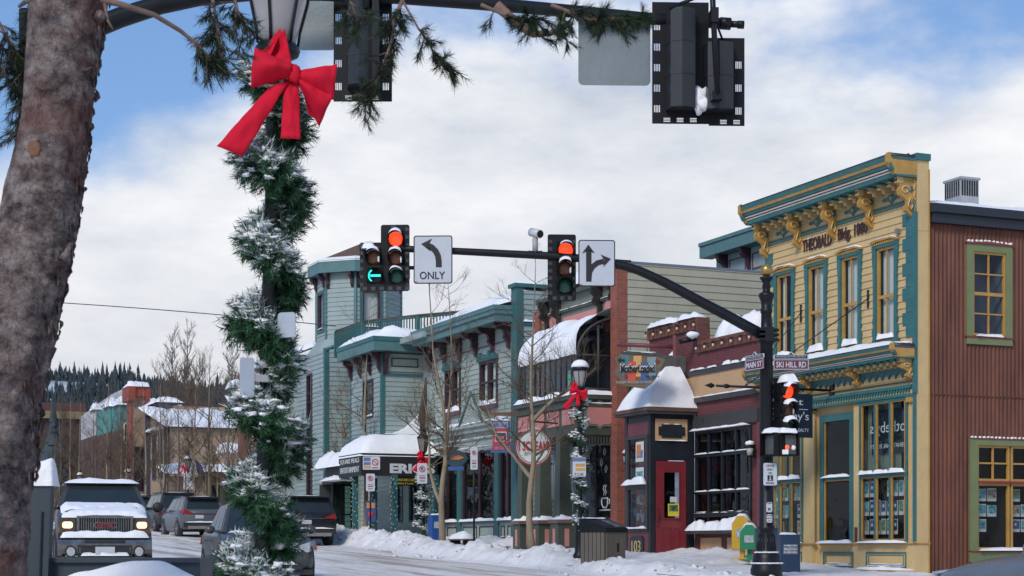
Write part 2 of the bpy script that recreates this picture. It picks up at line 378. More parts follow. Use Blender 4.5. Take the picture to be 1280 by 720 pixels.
# ploughed snow over the pavement, heaped along the kerb
mb=MB(); mb.sm=True; prev=None; u=-24
def snowh(u,t):
    c=curb(u); d=t-c; s=-u
    berm=.29*math.exp(-((d-.55)/.55)**2)*(.75+.8*nz(u*.45,1.1)+.5*nz(u*1.3,2.2))
    if s>46: berm*=1.35
    fd=min(1,max(0,(s-31)/6)); berm*=.15+.85*fd
    wall=.20*math.exp(-((d-(21.7-c))/.5)**2)*(1+1.2*nz(u*.6,7.7))
    wall*=.25+.75*min(1,max(0,(s-34)/4))
    if s<44: wall+=.08*fd*math.exp(-((d-(21.3-c))/.9)**2)
    if 35<s<43.5: wall+=.10*math.exp(-((t-20.4)/.7)**2)
    lump=(nz(u*2.1,t*2.4,3)*.4+nz(u*5.3,t*5.6,9)*.42+nz(u*12,t*12,5)*.34)
    h=max(0,berm)+max(0,wall)+.045
    h*=min(1,max(0,(s-27.5)/2)) ; h+=lump*(.035+.62*min(.35,max(0,berm)+.35*max(0,wall)))
    e=min(1,max(0,(d+.35)/.45)); return h*e, e
while u>-84:
    r=[]
    for j in range(66):
        c=curb(u); t=c-.4+(22.3-c+.4)*j/65
        h,e=snowh(u,t); r.append(mb.v(u,t,G(u)+.02*e+.13*min(1,max(0,(t-c+.1)/.25))+max(.0,h)-.03*(e<=0)))
    if prev:
        for k in range(65): mb.f(prev[k],r[k],r[k+1],prev[k+1])
    prev=r; u-=.075
PSN=M('ploughed_snow',(.60,.58,.56),.8,.05,2.2,.9,26,spec=.15,col2=(.80,.80,.82),detail=10)
struct(mb,'snow_bank',PSN)
# loose clods of ploughed snow at the foot of the bank
rnd=random.Random(5)
mb=MB()
for i in range(520):
    u=-27-rnd.random()*50; t=curb(u)+rnd.gauss(.25,.45); r=.02+.07*rnd.random()**2.2
    h,e=snowh(u,t); mb.ball((u,t,G(u)+.14*(t>curb(u))+h*.9+r*.2),r,6,4,(1,1.1,.7),1.2,i)
struct(mb,'snow_clods',PSN,kind='stuff')
# hill with conifers, far down the valley
HILLM=M('snowy_hillside',(.20,.21,.22),.9,0,.05,0,col2=(.62,.65,.70),detail=6)
def hz_(X,Y):
    f=min(1,max(0,(Y-330)/330)); f=f*f*(3-2*f)
    return 2+(56+11*nz(X*.006,.3)+5*nz(X*.02,2)+4*nz(X*.01,Y*.01,4)-.012*(X+150))*f
mb=MB(); mb.sm=True; prev=None
for i in range(60):
    Y=300+i*12; r=[mb.v(X,Y,hz_(X,Y)) for X in range(-520,421,12)]
    if prev:
        for k in range(len(r)-1): mb.f(prev[k],r[k],r[k+1],prev[k+1])
    prev=r
solo(mb,'hill',None,None,HILLM,(0,0,0),'W',kind='structure',recalc=False)
CON=M('hazed_conifer_needles',(.036,.054,.062),.85,.35,.3)  # distance haze put into the needle colour: bluer and lighter green
mb=MB(); rnd=random.Random(11)
def conifer(mb,x,y,z,h,w,rnd,n=6):
    k=max(4,int(h/1.1)); 
    for i in range(k):
        f=i/k; zb=z+h*(.08+.9*f*.93); r=w*(1-f)**.8*(.75+.5*rnd.random()); zt=zb+h/k*1.9
        a=rnd.random()*6; top=mb.v(x,y,min(zt,z+h)); ring=[mb.v(x+r*(.55+.6*rnd.random())*math.cos(a+6.283*q/n),y+r*math.sin(a+6.283*q/n),zb-rnd.random()*.3) for q in range(n)]
        for q in range(n): mb.f(ring[q],ring[(q+1)%n],top)
cnt=0
while cnt<5200:
    Y=rnd.uniform(345,690); X=(rnd.uniform(20,420)-640)/F*Y
    if nz(X*.022,Y*.03,8)>.24 and Y<640: continue
    cnt+=1; h=rnd.uniform(3.2,6.5)*(1.5 if rnd.random()<.06 else 1); conifer(mb,X,Y,hz_(X,Y)-.3,h,h*.18,rnd,5)
solo(mb,'forest','dark conifer forest covering the snowy hill at the end of the street','forest',CON,(0,0,0),'W',kind='stuff',recalc=False)
# ======================= BUILDINGS: near block =======================
YEL=M('yellow_clapboard_paint',(.58,.42,.205),.6,.07,1.2,.12,50,dirt=.10)
YEL2=M('yellow_trim_paint',(.58,.415,.19),.55,.06,2,dirt=.12)
TEAL=M('teal_trim_paint',(.032,.135,.138),.5,.16,3,.05,40,dirt=.1)
ORG_=M('orange_trim_paint',(.45,.25,.06),.5,.14,4,dirt=.12)
CREAM=M('cream_trim_paint',(.66,.60,.50),.55,.06,3)
CURT=M('white_curtain',(.74,.73,.70),.9,.05,4,str_=(6,1,1))
def window(parent,Mx,x0,x1,z0,z1,fm,fw=.06,cols=1,rows=1,dh=None,bar=.03,mb_w=None,inner=.7,glass=GLASS,curt=None,snow=0,name='window',trim=None,proud=.03,label=None,back=DARK,barm=None):
    m=MB(); m.M=Mx
    m.frame(x0,x1,z0,z1,-proud,.05,fw)
    xi0,xi1,zi0,zi1=x0+fw,x1-fw,z0+fw,z1-fw
    for i in range(1,cols):
        x=xi0+(xi1-xi0)*i/cols; m.box(x-bar/2,x+bar/2,-proud*.5,.035,zi0,zi1)
    for j in range(1,rows):
        z=zi0+(zi1-zi0)*j/rows; m.box(xi0,xi1,-proud*.6,.033,z-bar/2,z+bar/2)
    if dh: z=zi0+(zi1-zi0)*dh; m.box(xi0,xi1,-proud*.8,.04,z-.035,z+.035)
    wn_=m.build(name,barm or fm,parent,label)
    g=MB(); g.M=Mx; g.poly([(xi0,.03,zi0),(xi1,.03,zi0),(xi1,.03,zi1),(xi0,.03,zi1)]); g.build('pane',glass,wn_)
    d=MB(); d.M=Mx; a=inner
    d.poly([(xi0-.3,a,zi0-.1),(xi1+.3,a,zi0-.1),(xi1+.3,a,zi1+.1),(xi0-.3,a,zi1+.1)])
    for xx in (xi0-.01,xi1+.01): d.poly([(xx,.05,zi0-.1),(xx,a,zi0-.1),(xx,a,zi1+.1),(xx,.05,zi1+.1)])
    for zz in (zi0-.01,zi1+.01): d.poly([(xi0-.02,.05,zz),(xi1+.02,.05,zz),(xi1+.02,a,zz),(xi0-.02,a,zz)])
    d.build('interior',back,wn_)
    if curt:
        c=MB(); c.M=Mx; c.sm=True
        for a0,a1,b0,b1 in curt:
            n=18; p=None
            for i in range(n+1):
                x=xi0+(xi1-xi0)*(a0+(a1-a0)*i/n); y=.12+.015*math.sin(i*2.1)
                q=(c.v(x,y,zi0+(zi1-zi0)*b0),c.v(x,y,zi0+(zi1-zi0)*b1))
                if p: c.f(p[0],q[0],q[1],p[1])
                p=q
        c.build('curtain',CURT,wn_)
    if snow:
        s_=MB(); s_.M=Mx; s_.snow(x0+.02,x1-.02,-.1,.02,z0+fw*.6,snow,int(x0*13)%97,ny=3); s_.build('snow_ledge',SNOWL,wn_)
    return wn_
# ---- yellow brick-front hall with the date on it ----
TA=21.9; uR=-29.7; uL=-35.62
B=thing('yellow_building','tall yellow clapboard corner building with teal and orange cornices, carrying the date 1880','building',(uR,TA,-.62))
ops=[]; cs=(-34.75,-33.4,-32.06,-30.73)
for c in cs: ops.append((c-.33,c+.33,4.42,6.42))
LG=(-35.45,-33.92); RG=(-31.66,-29.92); DG=(-33.42,-32.02)
m=MB(); m.M=FRONT(TA); m.clad(uL,uR,3.2,7.75,0,ops,.152,.022); m.build('upper_wall',YEL,B)
m=MB()
m.box(uL+.05,uR-.01,TA+.012,TA+.34,7.7,8.10); m.box(uL+.05,uR-.0,TA+.03,TA+.34,6.6,7.71)
m.box(uR-.36,uR+.0,TA+.03,TA+.34,-.8,6.61); m.box(uL,uL+.3,TA+.03,TA+.4,-.8,6.61)
m.build('corner_return',YEL2,B); m=MB(); m.box(uR-.3,uR+.03,TA-.0,TA+.36,8.08,8.22); m.build('return_cap',TEAL,B)
# lower storefront
m=MB(); m.M=FRONT(TA)
m.box(uL,LG[0],-.02,.3,-.75,3.2); m.box(LG[1]+.0,-33.6,-.02,.3,-.75,3.12); m.box(-31.93,RG[0],-.02,.3,-.75,3.12); m.box(RG[1],uR-.002,-.03,.3,-.75,3.2)
m.box(LG[1],-33.5,-.035,.0,.04,3.02)
for k in range(3): m.box(RG[1]+.045+k*.05,RG[1]+.07+k*.05,-.045,-.03,.15,3.05)
for a,b in (LG,RG): m.box(a,b,-.02,.3,-.75,.06); m.box(a,b,-.02,.3,3.14,3.2)
m.box(-33.6,-31.93,.12,.24,-.75,.06); m.box(-33.6,-31.93,.12,.24,2.95,3.2)
m.box(-33.6,-33.45,.1,.24,-.75,3.1); m.box(-32.06,-31.93,.1,.24,-.75,3.1)
m.build('storefront_wall',YEL2,B)
m=MB(); m.M=FRONT(TA)      # orange sill line + panels' frames
m.box(uL,-33.45,-.06,.02,.045,.075); m.box(-31.95,uR+.02,-.06,.02,.045,.075); m.box(-33.45,-31.95,.08,.15,.045,.075)
m.box(uR-.01,uR+.02,-.06,.36,.045,.075)
m.build('sill_moulding',ORG_,B)
for a,b,y in ((-35.5,-34.0,0),(-33.3,-32.1,.12),(-31.45,-30.0,0)):
    m=MB(); m.M=FRONT(TA+y); m.frame(a,b,-.46,-.12,-.035,-.015,.035); m.frame(a+.09,b-.09,-.40,-.18,-.028,-.015,.018)
    pnl=m.build('bulkhead_panel',TEAL,B); s_=MB(); s_.M=FRONT(TA+y); s_.snow(a+.02,b-.02,-.05,-.02,-.425,.02,3,ny=2); s_.snow(a+.1,b-.1,-.045,-.02,-.385,.02,4,ny=2); s_.build('snow_ledge',SNOWL,pnl)
m=MB(); m.M=FRONT(TA); m.box(-31.5,uR+.02,-.3,-.02,-.72,-.5); m.build('step',YEL2,B)
m=MB(); m.M=FRONT(TA); m.snow(-31.5,uR+.02,-.32,-.02,-.5,.07,5); m.build('snow_cap',SNOW,B)
# display windows
POST=[M('poster_teal_print',(.10,.30,.33),.5,.8,14,detail=2),M('poster_blue_print',(.03,.07,.18),.5,.7,10,detail=2),M('poster_warm_print',(.34,.26,.18),.5,.8,14,detail=2),M('poster_green_print',(.12,.22,.10),.5,.8,14,detail=2),M('poster_white_paper',(.6,.6,.6),.5,.15,14)]
def display(parent,Mx,x0,x1,z0,z1,cols,rows,y=.25,seed=0,fill=.8):
    r=random.Random(seed); cw=(x1-x0)/cols; ch=(z1-z0)/rows
    fr=MB(); fr.M=Mx
    for i in range(cols):
        for j in range(rows):
            if r.random()<.16: continue
            xa=x0+i*cw+cw*(1-fill)/2; xb=xa+cw*fill; za=z0+j*ch+ch*.1; zb=za+ch*.8
            fr.mi=4; fr.box(xa,xb,y,y+.01,za,zb+r.uniform(-.02,.02))
            fr.mi=r.choice([0,0,1,2,3]); fr.box(xa+.015,xb-.015,y-.004,y-.001,za+ch*.2,zb-.015)
            if fr.mi==1: fr.mi=4; fr.ball(((xa+xb)/2,y-.005,za+ch*.5),ch*.1,8,6,(1,.1,1))
    return fr.build('listing_display',POST,parent)
ROOM=M('shop_interior',(.05,.055,.05),.8,.6,1.5,detail=3)
for gi_,(a,b) in enumerate((LG,RG)):
    m=MB(); m.M=FRONT(TA); m.frame(a,b,.09,3.14,-.07,.02,.05); m.box(a,b,-.075,.02,1.5,1.57); bay=m.build('display_bay',TEAL,B)
    n=3; w_=(b-a-.1)/n
    for i in range(n):
        xa=a+.05+i*w_; xb=xa+w_
        m=MB(); m.M=FRONT(TA); 
        if i: m.box(xa-.04,xa+.012,-.07,.02,.14,3.09)
        for za,zb in ((.14,1.5),(1.57,3.09)): m.mi=1; m.frame(xa+.012,xb-.04,za,zb,-.055,.0,.022)
        m.build('window_frame',[TEAL,ORG_],bay)
        g=MB(); g.M=FRONT(TA)
        for za,zb in ((.14,1.5),(1.57,3.09)): g.poly([(xa+.04,-.02,za),(xb-.04,-.02,za),(xb-.04,-.02,zb),(xa+.04,-.02,zb)])
        g.build('pane',GLASS,bay)
    s_=MB(); s_.M=FRONT(TA)
    for i in range(n): s_.snow(a+.06+i*w_,a+.04+(i+1)*w_,-.16,-.055,1.565,.085,gi_*9+i,ny=3,zf=lambda x,y:1.565)
    s_.snow(a-.02,b+.02,-.17,-.05,.075,.05,gi_+40,ny=3); s_.build('snow_ledge',SNOWL,bay)
    d=MB(); d.M=FRONT(TA); 
    d.poly([(a,1.6,-.2),(b,1.6,-.2),(b,1.6,3.2),(a,1.6,3.2)]); d.poly([(a,.02,-.2),(a,1.6,-.2),(a,1.6,3.2),(a,.02,3.2)]); d.poly([(b,.02,-.2),(b,1.6,-.2),(b,1.6,3.2),(b,.02,3.2)]); d.poly([(a,.02,3.18),(b,.02,3.18),(b,1.6,3.18),(a,1.6,3.18)]); d.box(a,b,.02,.5,.0,.12)
    d.build('interior',ROOM,bay)
    display(bay,FRONT(TA),a-.0,b-.06,.22,1.44,8,3,.06,gi_+3)
    if gi_==1:
        c=MB(); c.M=FRONT(TA); c.sm=True
        p=None
        for i in range(50):
            x=a+.05+(b-a-.55)*i/49; y=.14+.02*math.sin(i*1.7); q=(c.v(x,y,1.6),c.v(x,y,3.1))
            if p: c.f(p[0],q[0],q[1],p[1])
            p=q
        c.build('curtain',M('sheer_blind',(.17,.21,.185),.9,.1,3),bay)
        l=MB(); l.M=FRONT(TA)@Matrix(((-1,0,0,a+b),(0,1,0,0),(0,0,1,0),(0,0,0,1)))
        l.box(a+.15,b-.25,.1,.11,2.0,2.95); l.build('window_banner',M('navy_sign',(.008,.018,.035),.5,.1),bay)
        l=MB(); l.M=FRONT(TA)@Matrix(((-1,0,0,a+b),(0,1,0,0),(0,0,1,0),(0,0,0,1)))
        l.text("Sotheby's",(a+b)/2-.05,2.38,.32,.095,.004,1.45); l.text("INTERNATIONAL REALTY",(a+b)/2-.05,2.12,.09,.095,.004,1.45); l.build('lettering',M('sign_white',(.8,.8,.82),.5,.05),bay)
# recessed entry with its glazed door
Mx=FRONT(TA+.14)
m=MB(); m.M=Mx; m.frame(-33.42,-32.08,.06,2.98,-.07,.03,.15,.03); m.build('door_surround',TEAL,B)
d=MB(); d.M=Mx; d.frame(-33.27,-32.23,.10,1.5,-.04,.02,.03); d.frame(-33.27,-32.23,1.56,2.88,-.04,.02,.03); dr=d.build('entry_window',ORG_,B)
m=MB(); m.M=Mx; m.box(-33.33,-32.17,-.045,.02,1.5,1.56); m.build('transom_bar',TEAL,dr)
g=MB(); g.M=Mx
for za,zb in ((.15,1.45),(1.61,2.83)): g.poly([(-33.25,-.01,za),(-32.25,-.01,za),(-32.25,-.01,zb),(-33.25,-.01,zb)])
g.build('pane',GLASSD,dr)
m=MB(); m.M=Mx; m.poly([(-33.3,1,0),(-32.2,1,0),(-32.2,1,3),(-33.3,1,3)]); m.poly([(-33.3,.02,0),(-33.3,1,0),(-33.3,1,3),(-33.3,.02,3)]); m.poly([(-32.2,.02,0),(-32.2,1,0),(-32.2,1,3),(-32.2,.02,3)]); m.build('interior',DARK,dr)
s_=MB(); s_.M=Mx; s_.snow(-33.3,-32.2,-.15,-.03,1.555,.06,8,ny=3); s_.snow(-33.35,-32.1,-.25,-.03,.07,.07,9,ny=3); s_.build('snow_ledge',SNOWL,dr)
m=MB(); m.M=FRONT(TA); m.box(-31.88,-31.78,-.035,-.02,.1,.42); m.build('plaque',M('maroon_plaque',(.12,.02,.02),.5),B)
# upper windows
for i,c in enumerate(cs):
    wn_=window(B,FRONT(TA),c-.33,c+.33,4.42,6.42,ORG_,.055,cols=1,dh=.47,bar=.03,inner=.6,curt=[(0,1,0,1)] if i else [(0,.28,0,1),(.75,1,0,1)],snow=.13,proud=.015)
    m=MB(); m.M=FRONT(TA)
    m.box(c-.012,c+.012,-.0,.028,4.47,6.36); m.build('muntin',ORG_,wn_)
    m=MB(); m.M=FRONT(TA); cut=[]
    # scalloped side trims
    for sgn in(-1,1):
        pts=[(c+sgn*.33,4.40),(c+sgn*.33,6.44)]
        for z in (6.44,6.30,6.22,5.95): pts.append((c+sgn*(.46 if z>6.2 else .43),z))
        for z,xo in ((4.95,.42),(4.85,.45),(4.75,.42),(4.62,.47),(4.5,.43),(4.40,.47)): pts.append((c+sgn*xo,z))
        m.py(pts,-.06,.0)
    m.box(c-.47,c+.47,-.06,.0,6.42,6.52); m.box(c-.50,c+.50,-.12,0,4.32,4.40)
    m.build('trim',TEAL,wn_)
    m=MB(); m.M=FRONT(TA); m.py([(c-.48,6.51),(c-.48,6.55),(c-.25,6.60),(c+.25,6.60),(c+.48,6.55),(c+.48,6.51),(c+.25,6.56),(c-.25,6.56)],-.10,.0)
    for q in range(12): x=c-.42+q*.076; m.box(x,x+.035,-.085,-.06,6.49,6.52+.03*(1-abs(q-5.5)/6))
    m.build('hood',ORG_,wn_)
    s_=MB(); s_.M=FRONT(TA); s_.snow(c-.48,c+.48,-.11,-.0,6.62,.03,i+60,ny=3,zf=lambda x,y,c=c:6.60-.06*max(0,(abs(x-c)-.3)/.2)); s_.build('snow_cap',SNOWL,wn_)
# quoins at the corner
m=MB(); m.M=FRONT(TA)
for k in range(0,11):
    z=4.4+k*.26; m.box(uR-(.42 if k%2 else .30),uR-.02,-.04,0,z,z+.255)
m.box(uR-.06,uR+.02,-.05,.03,3.2,7.0); m.box(uR-.05,uR+.0,-.05,.02,.1,3.2)
m.build('quoins',TEAL,B); m=MB(); m.M=FRONT(TA)
for k in range(0,10): z=4.4+k*.26; m.box(uL+.02,uL+(.34 if k%2 else .22),-.04,0,z,z+.255)
m.build('quoins',TEAL,B)
# small camera-facing edge trims
m=MB(); m.box(uR+.002,uR+.018,TA+.32,TA+.345,-.75,7.9); m.build('edge_bead',ORG_,B)
def cornice(zt,zb,pr,zbelt,zbr,nm,n_br,br_h,u0=uL,u1=uR,snowy=0,mod=3):
    hgt=zt-zb
    P=[('teal',[(-.02,zb),(-pr*.72,zb),(-pr*.74,zb+hgt*.2),(-.02,zb+hgt*.2)]),
       ('cream',[(-.02,zb+hgt*.2),(-pr*.76,zb+hgt*.2),(-pr*.78,zb+hgt*.26),(-.02,zb+hgt*.26)]),('dark',[(-.02,zb+hgt*.26),(-pr*.77,zb+hgt*.26),(-pr*.79,zb+hgt*.31),(-.02,zb+hgt*.31)]),('cream',[(-.02,zb+hgt*.31),(-pr*.82,zb+hgt*.31),(-pr*.84,zb+hgt*.37),(-.02,zb+hgt*.37)]),('dark',[(-.02,zb+hgt*.37),(-pr*.83,zb+hgt*.37),(-pr*.85,zb+hgt*.42),(-.02,zb+hgt*.42)]),
       ('teal',[(-.02,zb+hgt*.42),(-pr*.87,zb+hgt*.42),(-pr*.90,zb+hgt*.58),(-.02,zb+hgt*.58)]),
       ('orange',[(-.02,zb+hgt*.58),(-pr*.93,zb+hgt*.58),(-pr*.96,zb+hgt*.72),(-.02,zb+hgt*.72)]),
       ('teal',[(-.02,zb+hgt*.72),(-pr*.97,zb+hgt*.72),(-pr,zb+hgt*.95),(-.02,zb+hgt*.97)]),
       ('dark',[(-.02,zb+hgt*.97),(-pr*1.01,zb+hgt*.95),(-pr*1.01,zb+hgt),(-.02,zb+hgt*1.04)])]
    mats=[TEAL,CREAM,ORG_,M('dark_metal_flashing',(.05,.03,.035),.45,.2,3)]
    idx={'teal':0,'cream':1,'orange':2,'dark':3}
    m=MB(); m.M=FRONT(TA)
    for nm_,pl in P: m.mi=idx[nm_]; m.px(pl,u0-.02,u1-.06)
    # end blocks
    for ue in (u0-.1,u1-.08):
        m.mi=2; m.px([(.0,zb+.02),(-pr*.78,zb+hgt*.08),(-pr*1.03,zb+hgt*.62),(-pr*1.03,zt),(-pr*.97,zt+.04),(-pr*.9,zt),(-pr*.86,zb+hgt*.8),(0,zb+hgt*.8)],ue,ue+.1)
        m.mi=0; m.px([(.0,zb+hgt*.8),(-pr*.86,zb+hgt*.8),(-pr*.86,zb+hgt*.97),(0,zb+hgt*.97)],ue-.006,ue+.112)
        m.px([(0,zb-.0),(-pr*.70,zb-.0),(-pr*.76,zb+hgt*.08),(0,zb+.05)],ue-.006,ue+.112)
        m.px([(-pr*.80,zb+hgt*.30),(-pr*.86,zb+hgt*.20),(-pr*.98,zb+hgt*.55),(-pr*.92,zb+hgt*.62)],ue-.012,ue+.115)
    m.mi=3; m.M=FRONT(TA)@Matrix.Identity(4); m.tube([(u1-.3,-pr*.3,zt+.0),(u1+.03,-pr*.3,zt+.0)],.05,8); m.tube([(u1-.02,-pr*.9,zt-.02),(u1-.02,-.05,zt-.02)],.06,8)
    co=m.build(nm,mats,B)
    if snowy:
        s_=MB(); s_.M=FRONT(TA); s_.snow(u0,u1-.55,-pr*.97,-.0,zt,snowy,71,ny=6,zf=lambda x,y:zt-.02+.16*(1+y/pr)); s_.snow(u1-.5,u1-.05,-pr*.5,.0,zt+.05,.05,72); s_.build('snow_cap',SNOWL,co)
    # modillion blocks
    m=MB(); m.M=FRONT(TA)
    nb=(n_br-1)*(mod+1)
    for k in range(nb+1):
        if k%(mod+1)==0: continue
        x=u0+.12+(u1-u0-.22)*k/nb; w_=.06 if mod==3 else .045; hh=.13 if mod==3 else .10
        m.mi=0; m.box(x-w_*1.5,x+w_*1.5,-pr*.62,0,zb-.035,zb-.0); m.mi=1; m.box(x-w_,x+w_,-pr*.52,0,zb-hh,zb-.035); m.box(x-w_*.8,x+w_*.8,-pr*.35,0,zb-hh*1.5,zb-hh)
        if mod==3:
            m.mi=3
            for q in(-.5,.5): m.box(x+q*w_-.012,x+q*w_+.012,-pr*.53,-pr*.5,zb-hh+.03,zb-.06)
    m.build('modillions',[TEAL,YEL2,ORG_,DARK],co)
    for k in range(n_br):
        x=u0+.12+(u1-u0-.22)*k/(n_br-1); h=br_h; w_=.042
        pr2=pr*.58
        prof=[(0,zb),(-pr2,zb),(-pr2,zb-.17*h),(-pr2*.86,zb-.22*h),(-pr2*.97,zb-.34*h),(-pr2*.90,zb-.46*h),(-pr2*.62,zb-.53*h),(-pr2*.45,zb-.60*h),(-pr2*.42,zb-.68*h),(-pr2*.58,zb-.74*h),(-pr2*.55,zb-.86*h),(-pr2*.30,zb-.93*h),(-pr2*.12,zb-h),(0,zb-h)]
        m=MB(); m.M=FRONT(TA); m.mi=0; m.px(prof,x-w_,x+w_)
        m.mi=1; m.box(x-w_*1.3,x+w_*1.3,-pr2*1.06,-pr2*.7,zb-.15*h,zb-.0)
        m.mi=2
        for q in (-1,1): m.box(x+q*w_*.55-.014,x+q*w_*.55+.014,-pr2*1.075,-pr2*1.05,zb-.12*h,zb-.04*h)
        xs=x+w_+.012
        m.mi=1; cc=(-pr2*.56,zb-.33*h)
        sc=[(xs,cc[0]+pr2*.30*math.cos(a)*(1-.07*i),cc[1]+h*.13*math.sin(a)*(1-.07*i)) for i,a in enumerate([j*.7 for j in range(10)])]
        m.tube(sc,.018,5); m.tube([(xs,-pr2*.25,zb-.5*h),(xs,-pr2*.4,zb-.72*h),(xs,-pr2*.22,zb-.86*h),(xs,-pr2*.1,zb-.7*h)],.016,5)
        m.mi=3; m.ball((xs-.008,-pr2*.2,zb-.30*h),.07*h,8,6,(.15,1,1.3)); m.ball((xs-.008,-pr2*.28,zb-.64*h),.05*h,8,6,(.15,1,1.3))
        m.build('bracket',[ORG_,YEL2,DARK,TEAL],co)
    return co
top=cornice(8.14,7.70,.70,7.25,0,'cornice',5,.80)
m=MB(); m.M=FRONT(TA)        # belt under the brackets and diamond ornaments
m.mi=0; m.box(uL+.1,uR-.1,-.05,0,7.19,7.225); m.box(uL+.1,uR-.1,-.045,0,7.255,7.28)
for k in range(4):
    x=uL+.12+(uR-uL-.22)*(k+.5)/4; z=7.42
    m.mi=0; m.py([(x-.34,z),(x-.27,z+.045),(x-.2,z+.02),(x-.1,z+.05),(x,z+.12),(x+.1,z+.05),(x+.2,z+.02),(x+.27,z+.045),(x+.34,z),(x+.27,z-.045),(x+.2,z-.02),(x+.1,z-.05),(x,z-.12),(x-.1,z-.05),(x-.2,z-.02),(x-.27,z-.045)],-.045,0)
    m.mi=1; m.py([(x-.05,z),(x,z+.055),(x+.05,z),(x,z-.055)],-.06,-.04)
m.build('frieze_ornament',[TEAL,ORG_],B)
lowc=cornice(4.20,3.92,.6,0,0,'shop_cornice',4,.42,snowy=.09,mod=7)
m=MB(); m.M=FRONT(TA); m.mi=0
m.box(uL+.05,uR-.12,-.06,0,3.71,3.78)
x=uL+.1
while x<uR-.3:
    m.py([(x,3.71)]+[(x+.12-.12*math.cos(a),3.71-.15*math.sin(a)**.7) for a in (.25,.6,1.0,1.57,2.1,2.5,2.9)][::1]+[(x+.24,3.71)],-.05,0) if False else m.py([(x,3.71),(x+.03,3.66),(x+.10,3.62),(x+.12,3.56),(x+.14,3.62),(x+.21,3.66),(x+.24,3.71)],-.05,0); x+=.24
m.box(uL+.05,uR-.1,-.05,0,3.455,3.475); m.box(uL+.05,uR-.1,-.04,0,3.50,3.515)
m.box(uL+.05,uR-.1,-.055,0,3.33,3.40); x=uL+.1
while x<uR-.2: m.box(x,x+.045,-.05,0,3.25,3.33); m.ball((x+.0225,-.025,3.25),.0225,6,4); x+=.1
m.mi=1; m.box(uL+.05,uR-.1,-.075,0,3.478,3.498)
m.box(uR-.22,uR-.03,-.1,0,3.02,3.14); m.mi=0; m.box(uR-.24,uR-.01,-.12,0,3.14,3.2)
m.box(uL,uR-.25,-.09,0,3.15,3.21)
m.build('scalloped_frieze',[TEAL,ORG_],B)
m=MB(); m.M=FRONT(TA); m.mi=1; m.text('THEOBALD',-33.36,6.80,.28,-.03,.018,1.18,bold=.015); m.build('lettering',[TEAL,M('dark_brown_letter',(.05,.018,.018),.5)],B); m=MB(); m.M=FRONT(TA); m.mi=1; m.text('Bldg. 1880',-31.95,6.76,.34,-.03,.018,1.12,bold=.015) ; m.build('lettering',[TEAL,M('dark_brown_letter',(.05,.018,.018),.5)],B)
s_=MB(); s_.M=FRONT(TA)
for q in (1,9,13): xx=-33.9+q*.16; s_.snow(xx,xx+.1,-.06,-.02,7.08 if q<8 else 7.10,.02,q,nx=4,ny=2)
s_.build('snow_cap',SNOWL,B)
m=MB(); m.M=FRONT(TA); m.box(-30.28,-30.2,-.12,0,6.62,6.72); m.build('floodlight',M('grey_metal',(.2,.19,.17),.5),B)
# roof sheet behind false front
m=MB(); m.box(uL+.05,uR-.1,TA+.34,TA+9,7.0,7.2); m.box(uL+.02,uL+.1,TA+.34,TA+9,-.6,7.2); m.build('roof',M('dark_roofing',(.05,.05,.055),.8),B)
# guy wires of the hanging sign
WIRE=M('black_wire',(.02,.02,.02),.5)
# ---- rust-red corrugated wing on the side street ----
uW=-29.76; T0=22.26
Rd=thing('corrugated_building','rust red corrugated metal building with green and orange windows at the right edge','building',(uW,T0+3,-.62))
CORR=M('rust_red_sheet',(.075,.020,.009),.55,.18,2.6,.1,30,col2=(.17,.055,.026),str_=(1,1,.22),detail=9)
GRN=M('sage_green_paint',(.17,.20,.085),.55,.08,3,dirt=.1); RTRIM=M('red_trim_paint',(.22,.03,.03),.5)
def tw_(px,py): return ft(px,py,uW)
ua,uz_=tw_(1207,304),tw_(1264,433); UWN=(ua[0],uz_[0],uz_[1],ua[1])
la,lz=tw_(1211,548.5),tw_(1211,703); LW0=la[0]; LWt=la[1]; LWb=lz[1]; LW1=T0+4.3
m=MB()
t=T0; cutw=[(UWN[0]+.03,UWN[1]-.03,UWN[2]+.03,UWN[3]-.03),(LW0+.03,LW1-.03,LWb+.03,LWt-.03)]
dt=.0175; k=0; zz=[-.75]+sorted([cutw[0][2],cutw[0][3],cutw[1][2],cutw[1][3]])+[6.9]; m.sm=True
while t<T0+7.5:
    u0=uW+.017*math.sin(2*math.pi*t/.105); u1=uW+.017*math.sin(2*math.pi*(t+dt)/.105)
    for a,b in zip(zz,zz[1:]):
        mid=(a+b)/2
        if any(c[0]<t+dt/2<c[1] and c[2]<mid<c[3] for c in cutw): continue
        m.poly([(u0,t,a),(u1,t+dt,a),(u1,t+dt,b),(u0,t,b)])
    t+=dt
m.sm=False; m.box(uW+.008,uW+.02,T0,T0+7.5,3.19,3.215); m.build('wall',CORR,Rd,recalc=False)
FW=FACE(uW,0)
m=MB(); m.M=FW
x0,x1,z0,z1=UWN; wv=.17
m.box(x0,x0+wv,-.05,.0,z0+.16,z1-.0); m.box(x1-wv,x1,-.05,.0,z0+.16,z1); m.box(x0+wv,x1-wv,-.05,.0,z1-.16,z1); m.box(x0,x1,-.05,.02,z0,z0+.14)
tr=m.build('window_surround',GRN,Rd)
m=MB(); m.M=FW; m.box(x0-.03,x1+.03,-.07,.0,z0+.14,z0+.17); m.py([(x0-.03,z1),(x1+.03,z1),(x1+.03,z1+.02),((x0+x1)/2,z1+.06),(x0-.03,z1+.02)],-.08,.0); m.build('red_drip_edge',RTRIM,tr)
s_=MB(); s_.M=FW
for q in range(11): xx=x0+q*(x1-x0)/11; s_.ball((xx+.05,-.03,z1+.05+.02*(1-abs(q-5)/5)),.04,6,4,(1,1,.8),1,q)
s_.snow(x0+wv+.05,x1-wv-.03,-.09,0,z0+.17,.06,3,ny=2)
